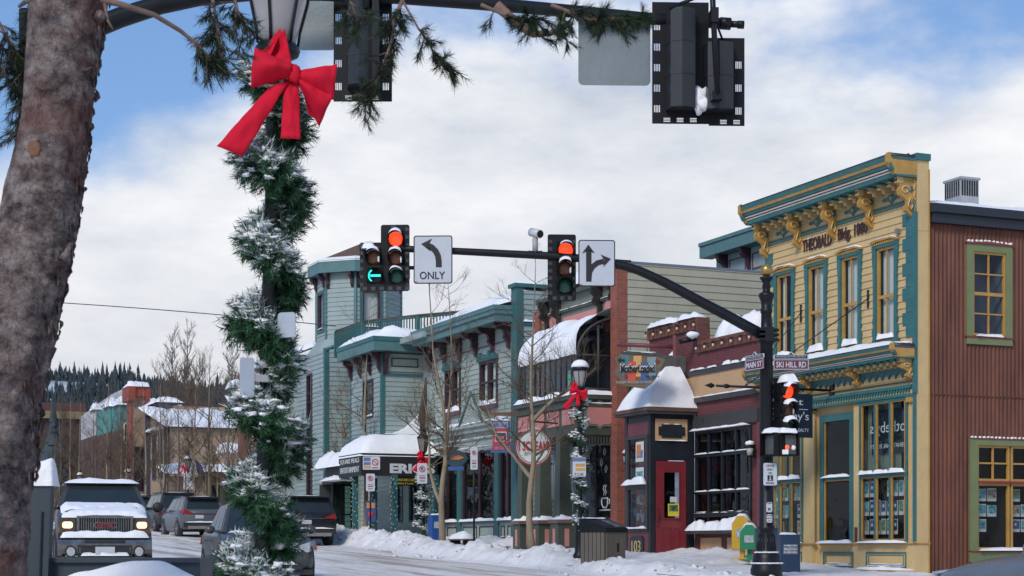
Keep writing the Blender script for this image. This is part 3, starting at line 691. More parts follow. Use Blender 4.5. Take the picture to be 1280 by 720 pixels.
s_.build('snow_cap',SNOWL,tr)
window(Rd,FW,x0+wv,x1-wv,z0+.19,z1-.16,ORG_,.045,cols=2,rows=4,dh=.5,bar=.028,inner=.5,proud=.02,curt=None,back=M('blue_dim_room',(.10,.13,.2),.9,.2,1))
m=MB(); m.M=FW
x0,x1,z0,z1=LW0,LW1,LWb,LWt
m.box(x0,x0+.2,-.06,.0,z0,z1); m.box(x1-.2,x1,-.06,0,z0,z1); m.box(x0+.2,x1-.2,-.06,0,z1-.13,z1); m.box(x0+.2,x1-.2,-.06,0,z0,z0+.22)
tr=m.build('window_surround',GRN,Rd)
m=MB(); m.M=FW; m.box(x0+.02,x1-.02,-.08,0,z1,z1+.02); m.box(x0,x1,-.08,0,z0+.22,z0+.25); m.box(x0+.2,x1-.2,-.07,-.0,z1-.94,z1-.89); m.build('red_drip_edge',RTRIM,tr)
s_=MB(); s_.M=FW
for q in range(26): s_.ball((x0+.05+q*.105,-.04,z1+.035),.035,6,4,(1,1,.8),1,q)
s_.snow(x0+.2,x1-.2,-.13,0,z0+.25,.06,3,ny=2)
s_.build('snow_cap',SNOWL,tr)
xw=x0+.2; k=0
while xw+.86<x1:
    window(Rd,FW,xw,xw+.86,z1-.89,z1-.13,ORG_,.05,cols=2,rows=2,bar=.035,inner=.5,proud=.02,glass=GLASSD)
    wn_=window(Rd,FW,xw,xw+.86,z0+.27,z1-.94,ORG_,.05,bar=.035,inner=.9,proud=.02)
    display(wn_,FW,xw+.12,xw+.66,z0+.62,z1-1.02,2,3,.15,k+20,.88); xw+=.9; k+=1
NAVY=M('navy_fascia_paint',(.012,.018,.03),.4,.15)
m=MB(); zt=6.84
m.box(uW-.0,uW+.12,T0+.02,T0+8,zt,zt+.20); m.px([(T0+.02,0)],0,0) if False else None
m.box(uW+.0,uW+.22,T0-.02,T0+8,zt+.16,zt+.34); m.box(uW,uW+.15,T0,T0+8,zt-.05,zt+.05)
m.build('gutter',NAVY,Rd)
m=MB(); m.poly([(uW+.2,T0,zt+.34),(uW+.2,T0+8,zt+.34),(uW-3.2,T0+8,zt+.9),(uW-3.2,T0,zt+.9)]); m.box(uW-3.3,uW-3.1,T0,T0+8,zt+.8,zt+.93); m.build('roof',M('black_roofing',(.02,.02,.022),.7,.3,4),Rd)
s_=MB(); s_.M=Matrix(((0,1,0,uW-1.6),(1,0,0,0),(0,0,1,0),(0,0,0,1)))
s_.snow(T0+.0,T0+8,-1.2,1.75,0,.12,44,nx=60,ny=8,zf=lambda x,y:zt+.34+(1.8-y)*.165+ .0); s_.build('snow_cap',SNOW,Rd)
a_=tw_(1180,246); AC=thing('air_conditioner','grey rooftop air conditioning unit with louvred sides above the snowy roof edge','air conditioner',(uW-3.6,23.3,zt+.8))
ca=W(1202,236,39.7); cu_,ct_=WU(ca.x,ca.y); zb=ca.z-.12
AC.location=UW(cu_,ct_,zb-.2); ORG[AC.name]=(cu_,ct_,zb-.2)
GM=M('galvanised_grey',(.42,.43,.44),.45,.1,4,metal=.3)
m=MB(); m.box(cu_-.33,cu_+.33,ct_-.28,ct_+.28,zb+.28,zb+.33); m.box(cu_-.3,cu_+.3,ct_-.25,ct_+.25,zb-.4,zb+.28); m.build('casing',GM,AC)
m=MB()
for k in range(7):
    for sx in (1,): m.box(cu_+.3,cu_+.308,ct_-.23+k*.068,ct_-.19+k*.068,zb-.1,zb+.25); m.box(cu_-.28+k*.08,cu_-.24+k*.08,ct_-.258,ct_-.25,zb-.1,zb+.25)
m.build('louvres',DARK,AC)
# ======================= MAROON BAR BUILDING =======================
MAR=brick('maroon_painted_brick',(.165,.048,.050),(.15,.042,.045),(.12,.034,.037),rough=.65)
MAR2=M('maroon_paint',(.16,.040,.045),.5,.1,3,.04,30,dirt=.08)
REDB=brick('weathered_red_brick',(.22,.075,.05),(.15,.05,.04),(.13,.10,.085))
CHAR=M('charcoal_trim_paint',(.045,.045,.047),.55,.15,3,dirt=.1); BLU=M('blue_black_paint',(.014,.018,.024),.4,.2,3)
TAN=M('tan_panel_paint',(.52,.33,.18),.6,.05,2,dirt=.06)
uMr=-35.66; uMl=-42.95
Bm=thing('bar_building','maroon painted brick building with stepped parapet and snow topped corner entry numbered 103','building',(uMr,TA,-.4))
WB=(-39.0,-36.25,.42,2.95)   # big window opening
m=MB(); m.M=FRONT(TA)
m.clad(uMl,uMr,-.7,5.0,0,[WB,(-40.7,-39.1,-.7,3.4)],0); m.box(-41.6,-38.9,-.005,.3,5.0,5.7); m.box(uMl+1.36,-41.6,0,.3,5.0,5.2) ; m.box(-38.9,uMr,-.003,.3,5.0,5.1)
m.build('facade',MAR,Bm)
m=MB(); m.M=FRONT(TA); m.box(-41.65,-38.88,-.05,.32,5.60,5.92)
for k in range(13): x=-41.6+k*.21; m.box(x,x+.12,-.08,-.05,5.60,5.86)
m.box(-38.95,-38.86,-.04,.32,5.29,5.6)
m.build('parapet_cap',REDB,Bm)
m=MB(); m.M=FRONT(TA); m.box(-38.87,uMr,-.05,.3,4.99,5.28)
for k in range(15): x=-38.84+k*.21; m.box(x,x+.12,-.08,-.05,4.99,5.22)
m.build('parapet_cap',REDB,Bm)
s_=MB(); s_.M=FRONT(TA); s_.snow(-41.6,-40.2,-.12,.34,5.92,.17,5); s_.snow(-39.9,-38.95,-.12,.3,5.92,.16,6); s_.build('snow_cap',SNOW,Bm)
s_=MB(); s_.M=FRONT(TA); s_.snow(-38.2,-36.3,.0,.9,5.2,.5,17,ny=8); s_.snow(-36.2,uMr,-.05,.5,5.28,.14,18); s_.build('snow_cap',SNOW,Bm)
# string of bare bulbs under the caps
m=MB(); m.M=FRONT(TA); m.mi=0
pts=[]
for a,b,z,n in((-41.62,-38.95,5.80,6),(-38.82,-35.75,5.17,7)):
    pts=[]
    for k in range(n*4+1):
        x=a+(b-a)*k/(n*4); pts.append((x,-.12,z+.03-.05*math.sin(math.pi*(k%4)/4)))
    m.mi=0; m.tube(pts,.009,4)
    for k in range(n+1):
        x=a+(b-a)*k/n; m.mi=0; m.cyl((x,-.12,z+.03),(x,-.12,z-.04),.02,6); m.mi=1; m.ball((x,-.12,z-.08),.036,8,6,(1,1,1.25))
m.build('bulb_string',[DARK,M('bulb_glass',(.6,.48,.38),.2,.05)],Bm)
# tan sign band with its charcoal frame
m=MB(); m.M=FRONT(TA); m.box(uMl+.35,uMr-.08,-.05,-.0,3.83,4.42); pb=m.build('sign_panel',TAN,Bm)
m=MB(); m.M=FRONT(TA); m.frame(uMl+.2,uMr-.0,3.70,4.54,-.09,-.0,.13); m.build('frame',CHAR,pb)
s_=MB(); s_.M=FRONT(TA)
for a,b,h in((-39.2,-38.5,.06),(-38.3,-37.9,.05),(-37.5,-37.2,.09),(-37.1,-36.8,.06),(-36.6,-36.1,.07)): s_.snow(a,b,-.12,-.0,4.54,h,int(a*9)%50)
s_.snow(uMl+.3,-36.0,-.09,-.05,3.83,.035,12,ny=2); s_.build('snow_ledge',SNOWL,pb)
# lintel, big mullioned window
m=MB(); m.M=FRONT(TA); m.box(-39.1,uMr-.25,-.07,.0,3.02,3.36); 
m.box(-38.55,-38.49,-.1,-.05,3.2,3.26); m.build('lintel',CHAR,Bm)
m=MB(); m.M=FRONT(TA); m.box(uMr-.24,uMr-.03,-.08,.0,-.7,3.0); m.build('pilaster',MAR2,Bm)
x0,x1,z0,z1=WB
m=MB(); m.M=FRONT(TA); m.frame(x0,x1,z0,z1,-.05,.05,.07)
for k in range(1,4): x=x0+(x1-x0)*k/4; m.box(x-.035,x+.035,-.06,.05,z0,z1)
zr=[(.80,.05),(1.37,.03),(2.32,.04)]
for z,h in zr: m.box(x0,x1,-.065,.05,z-h,z+h)
m.box(x0-.05,x1+.02,-.09,-.04,.74,.88)
bw=m.build('bar_window',BLU,Bm)
g=MB(); g.M=FRONT(TA); g.poly([(x0,.0,z0),(x1,.0,z0),(x1,.0,z1),(x0,.0,z1)]); g.build('pane',GLASSD,bw)
d=MB(); d.M=FRONT(TA); d.poly([(x0,1.2,-.2),(x1,1.2,-.2),(x1,1.2,3.2),(x0,1.2,3.2)]); 
for x in(x0-.01,x1+.01): d.poly([(x,.05,-.2),(x,1.2,-.2),(x,1.2,3.2),(x,.05,3.2)])
d.poly([(x0,.05,3.1),(x1,.05,3.1),(x1,1.2,3.1),(x0,1.2,3.1)]); d.build('interior',DARK,bw)
c=MB(); c.M=FRONT(TA); c.sm=True
for q in range(4):
    a=x0+(x1-x0)*q/4+.12; p=None
    for i in range(8):
        x=a+i*.055; y=.3+.02*math.sin(i*2); qv=(c.v(x,y,.9),c.v(x,y,2.9))
        if p: c.f(p[0],qv[0],qv[1],p[1])
        p=qv
c.build('curtain',M('grey_lace',(.07,.085,.11),.9,.6,9,detail=8),bw)
s_=MB(); s_.M=FRONT(TA)
s_.snow(x0-.05,x1,-.2,-.05,z1+.02,.05,3); 
for k in range(4):
    a=x0+(x1-x0)*k/4+.04; b=x0+(x1-x0)*(k+1)/4-.04
    for z,h in zr: s_.snow(a,b,-.10,-.03,z+h,.035,k+int(z*7),ny=2)
    
s_.snow(x0-.03,x1+.03,-.36,-.04,z0-.02,.27,31,nx=40)
s_.build('snow_ledge',SNOWL,bw)
m=MB(); m.M=FRONT(TA); m.box(x0,x1,-.35,0,z0-.1,z0-.02); m.build('sill',CHAR,bw)
m=MB(); m.M=FRONT(TA)
for a in (-38.75,-37.4): m.box(a,a+1.05,-.03,.0,-.25,.22)
m.build('bulkhead_panel',TAN,Bm)
# corner entry bay
uD=-39.17; tB=20.66; zT=3.40
D=thing('entry_bay','x','x',(uD,tB,-.4)); bpy.data.objects.remove(D)
m=MB()
for u in(uD-.0,): m.box(u-.14,u+.0,tB-.02,tB+.12,-.6,zT)                # near corner post
m.box(uD-.14,uD+.02,TA-.2,TA+.02,-.6,zT); m.box(-40.62,-40.48,tB-.02,tB+.1,-.6,zT); m.box(-40.9,-40.75,tB+.25,tB+.38,-.6,zT)
m.M=FACE(uD); m.box(tB+.1,TA-.2,-.02,.05,2.22,zT); m.M=None
m.box(-40.6,uD-.1,tB-.0,tB+.08,3.22,zT)
m.build('bay_frame',BLU,Bm)
m=MB(); m.M=FRONT(tB); m.box(-40.5,uD-.13,-.005,.06,-.5,.38); m.box(-40.5,uD-.13,-.005,.06,2.88,3.22); m.build('bay_panel',MAR2,Bm)
m=MB(); m.M=FRONT(tB); m.frame(-40.5,uD-.13,.38,2.88,-.05,.06,.09); m.box(-40.5,uD-.13,-.055,.05,1.48,1.62); bwn=m.build('bay_window',CHAR,Bm)
g=MB(); g.M=FRONT(tB); g.poly([(-40.4,.0,.45),(uD-.2,.0,.45),(uD-.2,.0,2.8),(-40.4,.0,2.8)]); g.build('pane',GLASSD,bwn)
m=MB(); m.M=FRONT(tB); m.poly([(-40.5,.5,.3),(uD-.13,.5,.3),(uD-.13,.5,3),(-40.5,.5,3)]); m.build('interior',DARK,bwn)
m=MB(); m.M=FRONT(tB); r=random.Random(2)
m.mi=0; m.box(-40.0,-39.55,-.012,-.008,2.2,2.72); m.box(-40.0,-39.55,-.012,-.008,1.75,2.05); m.mi=1; m.box(-39.95,-39.6,-.016,-.013,2.3,2.5); m.mi=3; m.box(-39.93,-39.7,-.018,-.016,2.35,2.65); m.mi=2; m.box(-39.96,-39.6,-.016,-.013,1.8,1.95)
for k in range(22):
    x=r.uniform(-40.25,-39.45); z=r.uniform(.5,1.3); m.mi=r.choice([0,1,3,0]); m.box(x,x+.17,.02+k*.004,.024+k*.004,z,z+.2)
m.build('posters',[POST[4],M('blue_flyer',(.10,.2,.35),.6,.3,9),POST[0],M('orange_flyer',(.5,.2,.06),.6,.3,9)],bwn)
s_=MB(); s_.M=FRONT(tB); s_.snow(-40.45,uD-.15,-.2,-.02,1.6,.16,4); s_.snow(-40.5,uD-.15,-.15,-.02,.46,.06,5); s_.build('snow_ledge',SNOWL,bwn)
m=MB(); m.M=FRONT(tB); m.py([(-40.28,-.22),(-40.2,-.22),(-40.2,-.27),(-39.62,-.27),(-39.62,-.22),(-39.55,-.22),(-39.55,.22),(-39.62,.22),(-39.62,.27),(-40.2,.27),(-40.2,.22),(-40.28,.22)],-.04,-.006); npl=m.build('number_plaque',BLU,Bm)
m=MB(); m.M=FRONT(tB); m.text('103',-39.915,-.15,.30,-.042,.01,.5); m.build('lettering',M('gold_paint',(.55,.40,.17),.4,.1),npl)
# red door facing the crossing
FD=FACE(uD); ta,tb_=tB+.13,TA-.22
m=MB(); m.M=FD; m.clad(ta,tb_,-.35,2.2,-.01,[(ta+.22,tb_-.2,.72,1.92)],0); m.box(ta,tb_,.03,.05,-.35,.7)
for a,b in((ta+.2,ta+.42),(tb_-.42,tb_-.2)): m.frame(a,b,-.2,.5,-.03,-.01,.03)
m.frame(ta+.2,tb_-.18,.70,1.94,-.035,-.01,.035)
dr=m.build('door',M('red_door_paint',(.20,.022,.03),.4,.08,3,dirt=.06),Bm)
g=MB(); g.M=FD; g.poly([(ta+.22,.0,.72),(tb_-.2,.0,.72),(tb_-.2,.0,1.92),(ta+.22,.0,1.92)]); g.build('pane',GLASSD,dr)
m=MB(); m.M=FD; m.poly([(ta,.6,.3),(tb_,.6,.3),(tb_,.6,2.2),(ta,.6,2.2)]); m.build('interior',DARK,dr)
m=MB(); m.M=FD; m.mi=0; m.box(ta+.36,ta+.68,-.012,-.006,.78,1.10); m.mi=1; m.box(ta+.39,ta+.65,-.016,-.012,.9,1.07); m.mi=2; m.box(ta+.42,ta+.62,-.012,-.006,1.14,1.28); m.mi=3; m.text('OPEN',ta+.52,.93,.06,-.017,.003,.2); m.text('HOURS',ta+.52,1.0,.05,-.017,.003,.18); m.build('door_sign',[M('yellow_sign',(.70,.60,.05),.5,.1),POST[3],POST[4],DARK],dr)
m=MB(); m.M=FD; m.tube([(ta+.06,-.03,.62),(ta+.06,-.08,.66),(ta+.06,-.08,.92),(ta+.06,-.03,.96)],.014,6); m.ball((ta+.06,-.03,.52),.02); m.build('handle',BLACK,dr)
m=MB(); m.M=FD; m.box(ta-.02,tb_+.02,-.04,-.02,2.72,3.28); pn=m.build('over_door_panel',TAN,Bm)
m=MB(); m.M=FD; c0=(ta+tb_)/2
m.py([(c0-.38,2.86),(c0-.29,2.86),(c0-.29,2.80),(c0+.29,2.80),(c0+.29,2.86),(c0+.38,2.86),(c0+.38,3.08),(c0+.29,3.08),(c0+.29,3.14),(c0-.29,3.14),(c0-.29,3.08),(c0-.38,3.08)],-.07,-.04); m.build('plaque',BLU,pn)
s_=MB(); s_.M=FD; s_.snow(ta-.02,tb_+.02,-.07,-.03,2.72,.03,3,ny=2); s_.snow(c0-.25,c0-.05,-.08,-.04,3.14,.025,3,nx=4,ny=2); s_.snow(c0+.05,c0+.25,-.08,-.04,3.14,.025,6,nx=4,ny=2); s_.build('snow_ledge',SNOWL,pn)
# eave and steep snowy cap roof of the bay
e0,e1=-40.8,uD+.22; f0,f1=tB-.22,TA
m=MB(); m.box(e0,e1,f0,f1,zT,zT+.07); m.mi=1; m.box(e0-.03,e1+.03,f0-.03,f1,zT+.07,zT+.16)
m.build('eave',[CHAR,M('weathered_rust_edge',(.12,.065,.045),.8,.3,6)],Bm)
pk=((-40.6,-39.6),TA-.55,4.62)
m=MB(); a=[(e0,f0,zT+.16),(e1,f0,zT+.16),(e1,f1,zT+.16),(e0,f1,zT+.16)]; b=[(pk[0][0],pk[1],pk[2]-.55),(pk[0][1],pk[1],pk[2]-.55),(pk[0][1],TA,pk[2]-.55),(pk[0][0],TA,pk[2]-.55)]
for i in range(4): j=(i+1)%4; m.poly([a[i],a[j],b[j],b[i]])
m.build('hip_roof',CHAR,Bm)
m=MB(); m.box(-39.98,-39.52,TA-.75,TA-.67,4.0,4.95); m.box(-39.60,-39.52,TA-.67,TA-.02,4.0,4.97); pass
for k in range(3): m.box(-39.94+k*.15,-39.93+k*.15,TA-.76,TA-.75,4.0,4.84)
m.build('roof_dormer_boards',M('grey_weathered_boards',(.10,.10,.10),.8,.25,5,.2,20),Bm)
s_=MB(); s_.sm=True; nr=10; nc=40; prev=None; cx_,cy_=-39.75,TA-.3
for i in range(nr+1):
    f=i/nr; row=[]
    for k in range(nc+1):
        a=k/nc; # path around: back-left -> front-left -> front-right -> back-right
        per=[(e0+.02,f1),(e0+.02,f0),(e1,f0),(e1,f1)]; L=[1.46,1.85,1.46]; tot=sum(L); d=a*tot; q=0
        while q<2 and d>L[q]: d-=L[q]; q+=1
        fr=min(1,d/L[q]); bx=per[q][0]+(per[q+1][0]-per[q][0])*fr; by=per[q][1]+(per[q+1][1]-per[q][1])*fr
        g=f**1.0; top=5.12; x=bx+(cx_-bx)*g; y=by+(cy_-by)*g; z=zT+.17+(.20*math.sin(min(1,f*5)*math.pi/2))+(top-zT-.37)*(f**1.05)
        n_=nz(x*1.5,y*1.5,z*1.2)*.07+nz(x*4,y*4,z*4)*.04; row.append(s_.v(x+n_*.5,y-n_*.5,z+n_*f))
    if prev:
        for k in range(nc): s_.f(prev[k],prev[k+1],row[k+1],row[k])
    prev=row
s_.build('roof_snow',SNOW,Bm,recalc=True)
# wall lanterns
def lantern(lbl,u,t,z,grp='hooded wall lanterns on the maroon front'):
    o=thing('wall_lantern',lbl,'wall lantern',(u,t,z),'S',group=grp)
    m=MB(); m.box(u-.05,u+.05,t-.06,t,z-.28,z+.05); m.tube([(u,t-.14,z-.26),(u,t-.14,z-.02)],[.06,.085],8); m.lathe([(.10,z),(.10,z+.03),(.02,z+.13)],8,u,t-.14); m.build('housing',BLACK,o)
    m=MB(); m.tube([(u,t-.14,z-.22),(u,t-.14,z-.05)],[.066,.088],8); m.build('glass',M('frosted_glass',(.35,.34,.33),.3,.1),o)
    m=MB(); m.ball((u,t-.14,z+.07),.11,10,6,(1,1.0,.7),.5,int(u*3)); m.build('snow_cap',SNOWL,o)
lantern('snow capped lantern on the maroon wall beside the red brick pier',-42.7,TA-.02,2.55)
lantern('snow capped lantern on the maroon wall beside the yellow building',uMr-.3,TA-.1,2.42)
o=thing('security_camera','snow covered security camera on the stepped brick parapet','camera',(-38.95,TA-.3,5.3)); 
m=MB(); m.cyl((-38.95,TA-.05,5.35),(-38.95,TA-.3,5.42),.03); m.build('arm',BLACK,o); m=MB(); m.tube([(-38.9,TA-.1,5.36),(-39.02,TA-.5,5.27)],[.06,.07],10); m.build('body',BLACK,o)
m=MB(); m.ball((-38.93,TA-.15,5.44),.14,10,6,(1,1.2,.75),.4,3); m.build('snow_cap',SNOWL,o)
# hanging sign of the bar
SG=thing('hanging_sign','brown wooden arrow shaped bar sign with coloured blocks hanging from a maroon bracket','sign',(-42.3,21,4.3))
pa=W(800,466,43.5); us_,ts_=WU(pa.x,pa.y); SG.location=UW(us_,ts_,pa.z); ORG[SG.name]=(0,0,0)
yaw=-ARZ-R(4); SG.rotation_euler=(0,0,-R(6)); sc=43.5/F
def q_(x,y): return ((x-800)*sc,(466-y)*sc)   # sign drawn in its own plane
BRN=M('brown_sign_board',(.115,.085,.055),.75,.3,2,.3,18,col2=(.17,.13,.09),str_=(1,1,8))
m=MB(); m.py([q_(*p) for p in((768,448),(779,440),(823,443),(832,449),(824,465),(817,478),(806,486),(768,480),(776,474),(766,467),(773,457))],-.05,.05); bd=m.build('board',BRN,SG)
m=MB(); m.py([q_(*p) for p in((776,440.5),(779,438.5),(823,441.5),(833,449),(822,445),(779,442))],-.07,.07); m.build('top_rail',CHAR,bd)
cols=[('blue_block',(.06,.16,.20),(777,444,787,470)),('red_block',(.50,.07,.035),(785,452,795,477)),('amber_block',(.60,.32,.11),(792,445,802,471)),('navy_block',(.045,.09,.22),(801,453,811,478)),('pale_block',(.17,.28,.30),(809,447,820,473))]
for k,(nm_,c,(a,b,c_,d_)) in enumerate(cols):
    m=MB(); x0_,z0_=q_(a,d_); x1_,z1_=q_(c_,b); m.box(x0_,x1_,-.06-.004*(k%2),-.05,z0_,z1_); m.build('colour_block',M(nm_,c,.6,.08),bd)
m=MB(); 
for p in((782.5,470),(821.5,452)): x_,z_=q_(*p); m.cyl((x_,-.05,z_),(x_,-.075,z_),.05,14)
m.build('red_dot',M('red_dot_paint',(.22,.02,.02),.5),bd)
m=MB(); x_,z_=q_(776,465.5); m.mi=0; m.text('MotherLoaded',x_,z_,.19,-.085,.02,.86,align='LEFT',bold=.035); x_,z_=q_(772,452); m.text('the',x_,z_,.10,-.08,.012,.18,align='LEFT',bold=.02,shear=.2); x_,z_=q_(807,472.5); m.text('TAVERN',x_,z_,.055,-.08,.012,.34,align='LEFT',bold=.02); m.mi=1; x_,z_=q_(770,479.5); m.text('THE BEST ANCHOR OF AMERICA',x_,z_,.055,-.06,.01,.98,align='LEFT'); m.build('lettering',[M('sign_black',(.01,.01,.01),.5),M('sign_grey',(.5,.48,.45),.6)],bd)
m=MB(); x_,z_=q_(776,464.8); m.text('MotherLoaded',x_-.012,z_+.012,.19,-.075,.008,.885,align='LEFT',bold=.06); m.build('lettering_outline',M('sign_white2',(.6,.6,.6),.6),bd)
m=MB(); a=W(773,430,43.5)-pa; b=W(842,434,43.5)-pa; m.tube([(a.x,0,a.z),(b.x,.0,b.z)],.055,10); m.ball((a.x,0,a.z),.06,10,6); 
for xx in(788,829-20): x_,z_=q_(xx,440); m.tube([(x_,0,z_),(x_,0,q_(xx,432)[1])],.01,5)
m.box(b.x-.02,b.x+.05,-.1,.1,b.z-.25,b.z+.28); m.build('bracket_arm',MAR2,SG)
s_=MB(); s_.snow(q_(779,0)[0],q_(823,0)[0],-.07,.07,0,.035,4,zf=lambda x,y:q_(0,439.5)[1]+(x-q_(779,0)[0])*-.07); s_.build('snow_cap',SNOWL,bd)

# ======================= PINK AND GREEN CAFE BUILDING =======================
uPr=-42.95; uPl=-49.1; TP=21.9
Bp=thing('cafe_building','red brick and sage green building with pink panels and a curved snow covered glass sunroom','building',(uPr,TP,-.1))
SAGE=M('sage_grey_paint',(.165,.185,.15),.6,.1,2,dirt=.12); SAGED=M('dark_sage_paint',(.060,.075,.055),.55,.12,3,dirt=.08)
PINK=M('pink_panel_paint',(.55,.23,.205),.6,.05,2,dirt=.05); CLAPT=M('cream_clapboard_paint',(.40,.385,.29),.65,.07,1.2,.1,40,dirt=.12)
BRK=brick('orange_red_brick',(.36,.10,.06),(.27,.075,.05),(.22,.15,.12))
m=MB(); m.box(uPr-.38,uPr+.02,TP-.33,TP+.0,-.4,7.75); m.build('brick_pier',BRK,Bp)
m=MB(); m.box(uPr-.4,uPr+.04,TP-.36,TP+.1,7.75,7.95); m.build('pier_cap',PINK,Bp)
m=MB(); m.box(uPr-.42,uPr+.06,TP-.38,TP+.1,7.95,8.0); m.build('cap_flashing',DARK,Bp)
m=MB(); m.M=FACE(uPr); m.clad(TP-.0,TP+7,4.6,7.92,0,(),.205,.02); m.build('side_wall',CLAPT,Bp)
m=MB(); m.box(uPr-.1,uPr+.03,TP+.1,TP+7,7.92,7.98); m.build('coping',M('blue_grey_flashing',(.17,.22,.30),.35,.1,3,metal=.6),Bp)
m=MB(); m.M=FRONT(TP); m.box(uPl+.35,uPr-.38,0,.3,3.0,7.6); m.build('facade',SAGE,Bp)
m=MB(); m.M=FRONT(TP); m.box(uPl,uPl+.35,-.1,.3,-.4,7.3); m.build('brick_pier',BRK,Bp)
# upper panels between scroll brackets
m=MB(); m.M=FRONT(TP)
zb,ztp=6.15,6.95
m.box(-47.15,-44.85,-.03,0,6.28,6.9); 
for c in(-47.85,-44.02): m.py([(c-.28,6.2),(c-.1,6.05),(c+.1,6.2),(c+.28,6.05),(c+.22,6.5),(c+.3,6.9),(c+.1,7.1),(c,6.98),(c-.12,7.12),(c-.3,6.9),(c-.22,6.5)],-.03,0)
m.box(-48.7,-48.3,-.03,0,6.9,7.15)
m.build('pink_panels',PINK,Bp)
m=MB(); m.M=FRONT(TP); m.box(uPl+.35,uPr-.38,-.08,0,7.05,7.12); m.box(uPl+.35,uPr-.38,-.05,0,6.05,6.12); m.box(uPl+.3,uPr-.38,-.2,0,7.5,7.62); m.build('mouldings',SAGED,Bp)
s_=MB(); s_.M=FRONT(TP); s_.snow(uPl+.4,uPr-.45,-.1,0,7.12,.04,3,ny=2); s_.build('snow_ledge',SNOWL,Bp)
for x in(-48.25,-47.4,-44.55,-43.5):
    m=MB(); m.M=FRONT(TP); m.px([(0,7.5),(-.35,7.5),(-.36,7.3),(-.25,7.2),(-.33,7.02),(-.12,6.9),(-.12,6.6),(-.06,6.45),(0,6.2)],x-.06,x+.06); m.tube([(x+.07,-.1+.06*math.cos(a),7.1+.1*math.sin(a)+.05*a*.1) for a in [j*.8 for j in range(9)]],.03,5); m.build('bracket',DARK,Bp)
# sunroom
t0=20.55; us0,us1=-47.35,-43.35
def arc(k,n=10):
    a=math.pi/2*k/n; return (TP-(TP-t0)*math.cos(a)**1.0, 5.35+1.08*math.sin(a))
BRZ=M('dark_bronze_frame',(.035,.032,.03),.5,.2,3)
m=MB()
nb=11
for i in range(nb+1):
    u=us0+(us1-us0)*i/nb; m.tube([(u,t0,4.35)]+[(u,)+arc(k) for k in range(11)],.028 if 0<i<nb else .05,5)
for z in(4.35,5.35): m.cyl((us0,t0,z),(us1,t0,z),.035,6)
for t in (t0,21.2,TP-.05): m.cyl((us1,t,4.35),(us1,t,5.35 if t<21 else 6.2),.04,6)
m.cyl((us1,t0,5.35),(us1,TP,5.35),.035,6); m.cyl((us1,t0,4.4),(us1,TP,4.4),.05,6)
sr=m.build('sunroom_frame',BRZ,Bp)
g=MB(); pts=[(t0,4.35)]+[arc(k) for k in range(11)]
for a,b in zip(pts,pts[1:]): g.poly([(us0,a[0],a[1]),(us1,a[0],a[1]),(us1,b[0],b[1]),(us0,b[0],b[1])])
g.poly([(us1,t,z) for t,z in pts]+[(us1,TP,4.35)]); g.poly([(us0,t,z) for t,z in pts]+[(us0,TP,4.35)]); g.build('pane',glassm('sunroom_glass',(.6,.66,.68),1.3),sr)
m=MB(); m.poly([(us0,TP-.02,4.3),(us1,TP-.02,4.3),(us1,TP-.02,6.3),(us0,TP-.02,6.3)]); m.build('interior',M('dim_blue_room',(.035,.05,.07),.8,.4,1),sr)
m=MB(); m.box(-45.8,-45.35,21.4,21.45,4.55,5.15); m.build('lit_screen',emis('green_screen',(.15,.8,.55),.35),sr)
s_=MB(); s_.sm=True; prev=None
for i in range(50):
    u=us0-.08+(us1-us0+.12)*i/49; r=[]
    for k in range(11):
        a=arc(k); q=k/10; th=(.10+.10*q)*(1+1.0*nz(u*1.4,q*3,2))*min(1,q*3+.05+.3*nz(u*2,1,1)); th=max(0,th); n_=(-math.cos(math.pi/2*q),math.sin(math.pi/2*q)); r.append(s_.v(u,a[0]+n_[0]*(th+.03*(th>0.01)),a[1]+n_[1]*(th+.0)))
    if prev:
        for k in range(10): s_.f(prev[k],r[k],r[k+1],prev[k+1])
    prev=r
s_.build('snow_cap',SNOW,sr)
# base of the sunroom: cornice with pink panels
m=MB(); m.box(us0-.3,us1+.12,t0-.1,TP,4.12,4.24); m.box(us0-.2,us1+.04,t0-.02,TP,3.30,4.12); m.box(us0-.25,us1+.08,t0-.08,TP,3.12,3.30); m.box(us0-.3,us1+.1,t0-.1,TP,3.9,3.97) ; m.build('bay_base',SAGED,Bp)
m=MB(); m.M=FRONT(t0); 
for k in range(4): a=us0-.05+k*1.04; m.box(a,a+.82,-.045,-.02,3.42,3.86)
m.build('pink_panels',PINK,Bp)
m=MB(); m.M=FACE(us1+.04); c=21.22; 
def octo(r,cz=3.68): return [(c-.42*r,cz-.18*r),(c-.42*r,cz+.2*r),(c-.3*r,cz+.3*r),(c-.1*r,cz+.3*r),(c,cz+.38*r),(c+.1*r,cz+.3*r),(c+.3*r,cz+.3*r),(c+.42*r,cz+.2*r),(c+.42*r,cz-.18*r),(c+.3*r,cz-.28*r),(c+.1*r,cz-.28*r),(c,cz-.36*r),(c-.1*r,cz-.28*r),(c-.3*r,cz-.28*r)]
m.py(octo(1.13),-.03,0); of=m.build('shaped_frame',SAGE,Bp); m=MB(); m.M=FACE(us1+.04); m.py(octo(.93),-.045,-.03); m.build('pink_panel',PINK,of)
s_=MB(); s_.M=FACE(us1+.04); s_.snow(c-.5,c+.5,-.07,-.0,4.0,.03,4,ny=2); s_.build('snow_ledge',SNOWL,of)
s_=MB(); s_.snow(us0-.3,us1+.1,t0-.12,t0+.15,4.24,.14,8); s_.M=FACE(us1+.12); s_.snow(t0,TP,-.02,.3,4.24,.14,9); s_.build('snow_cap',SNOW,Bp)
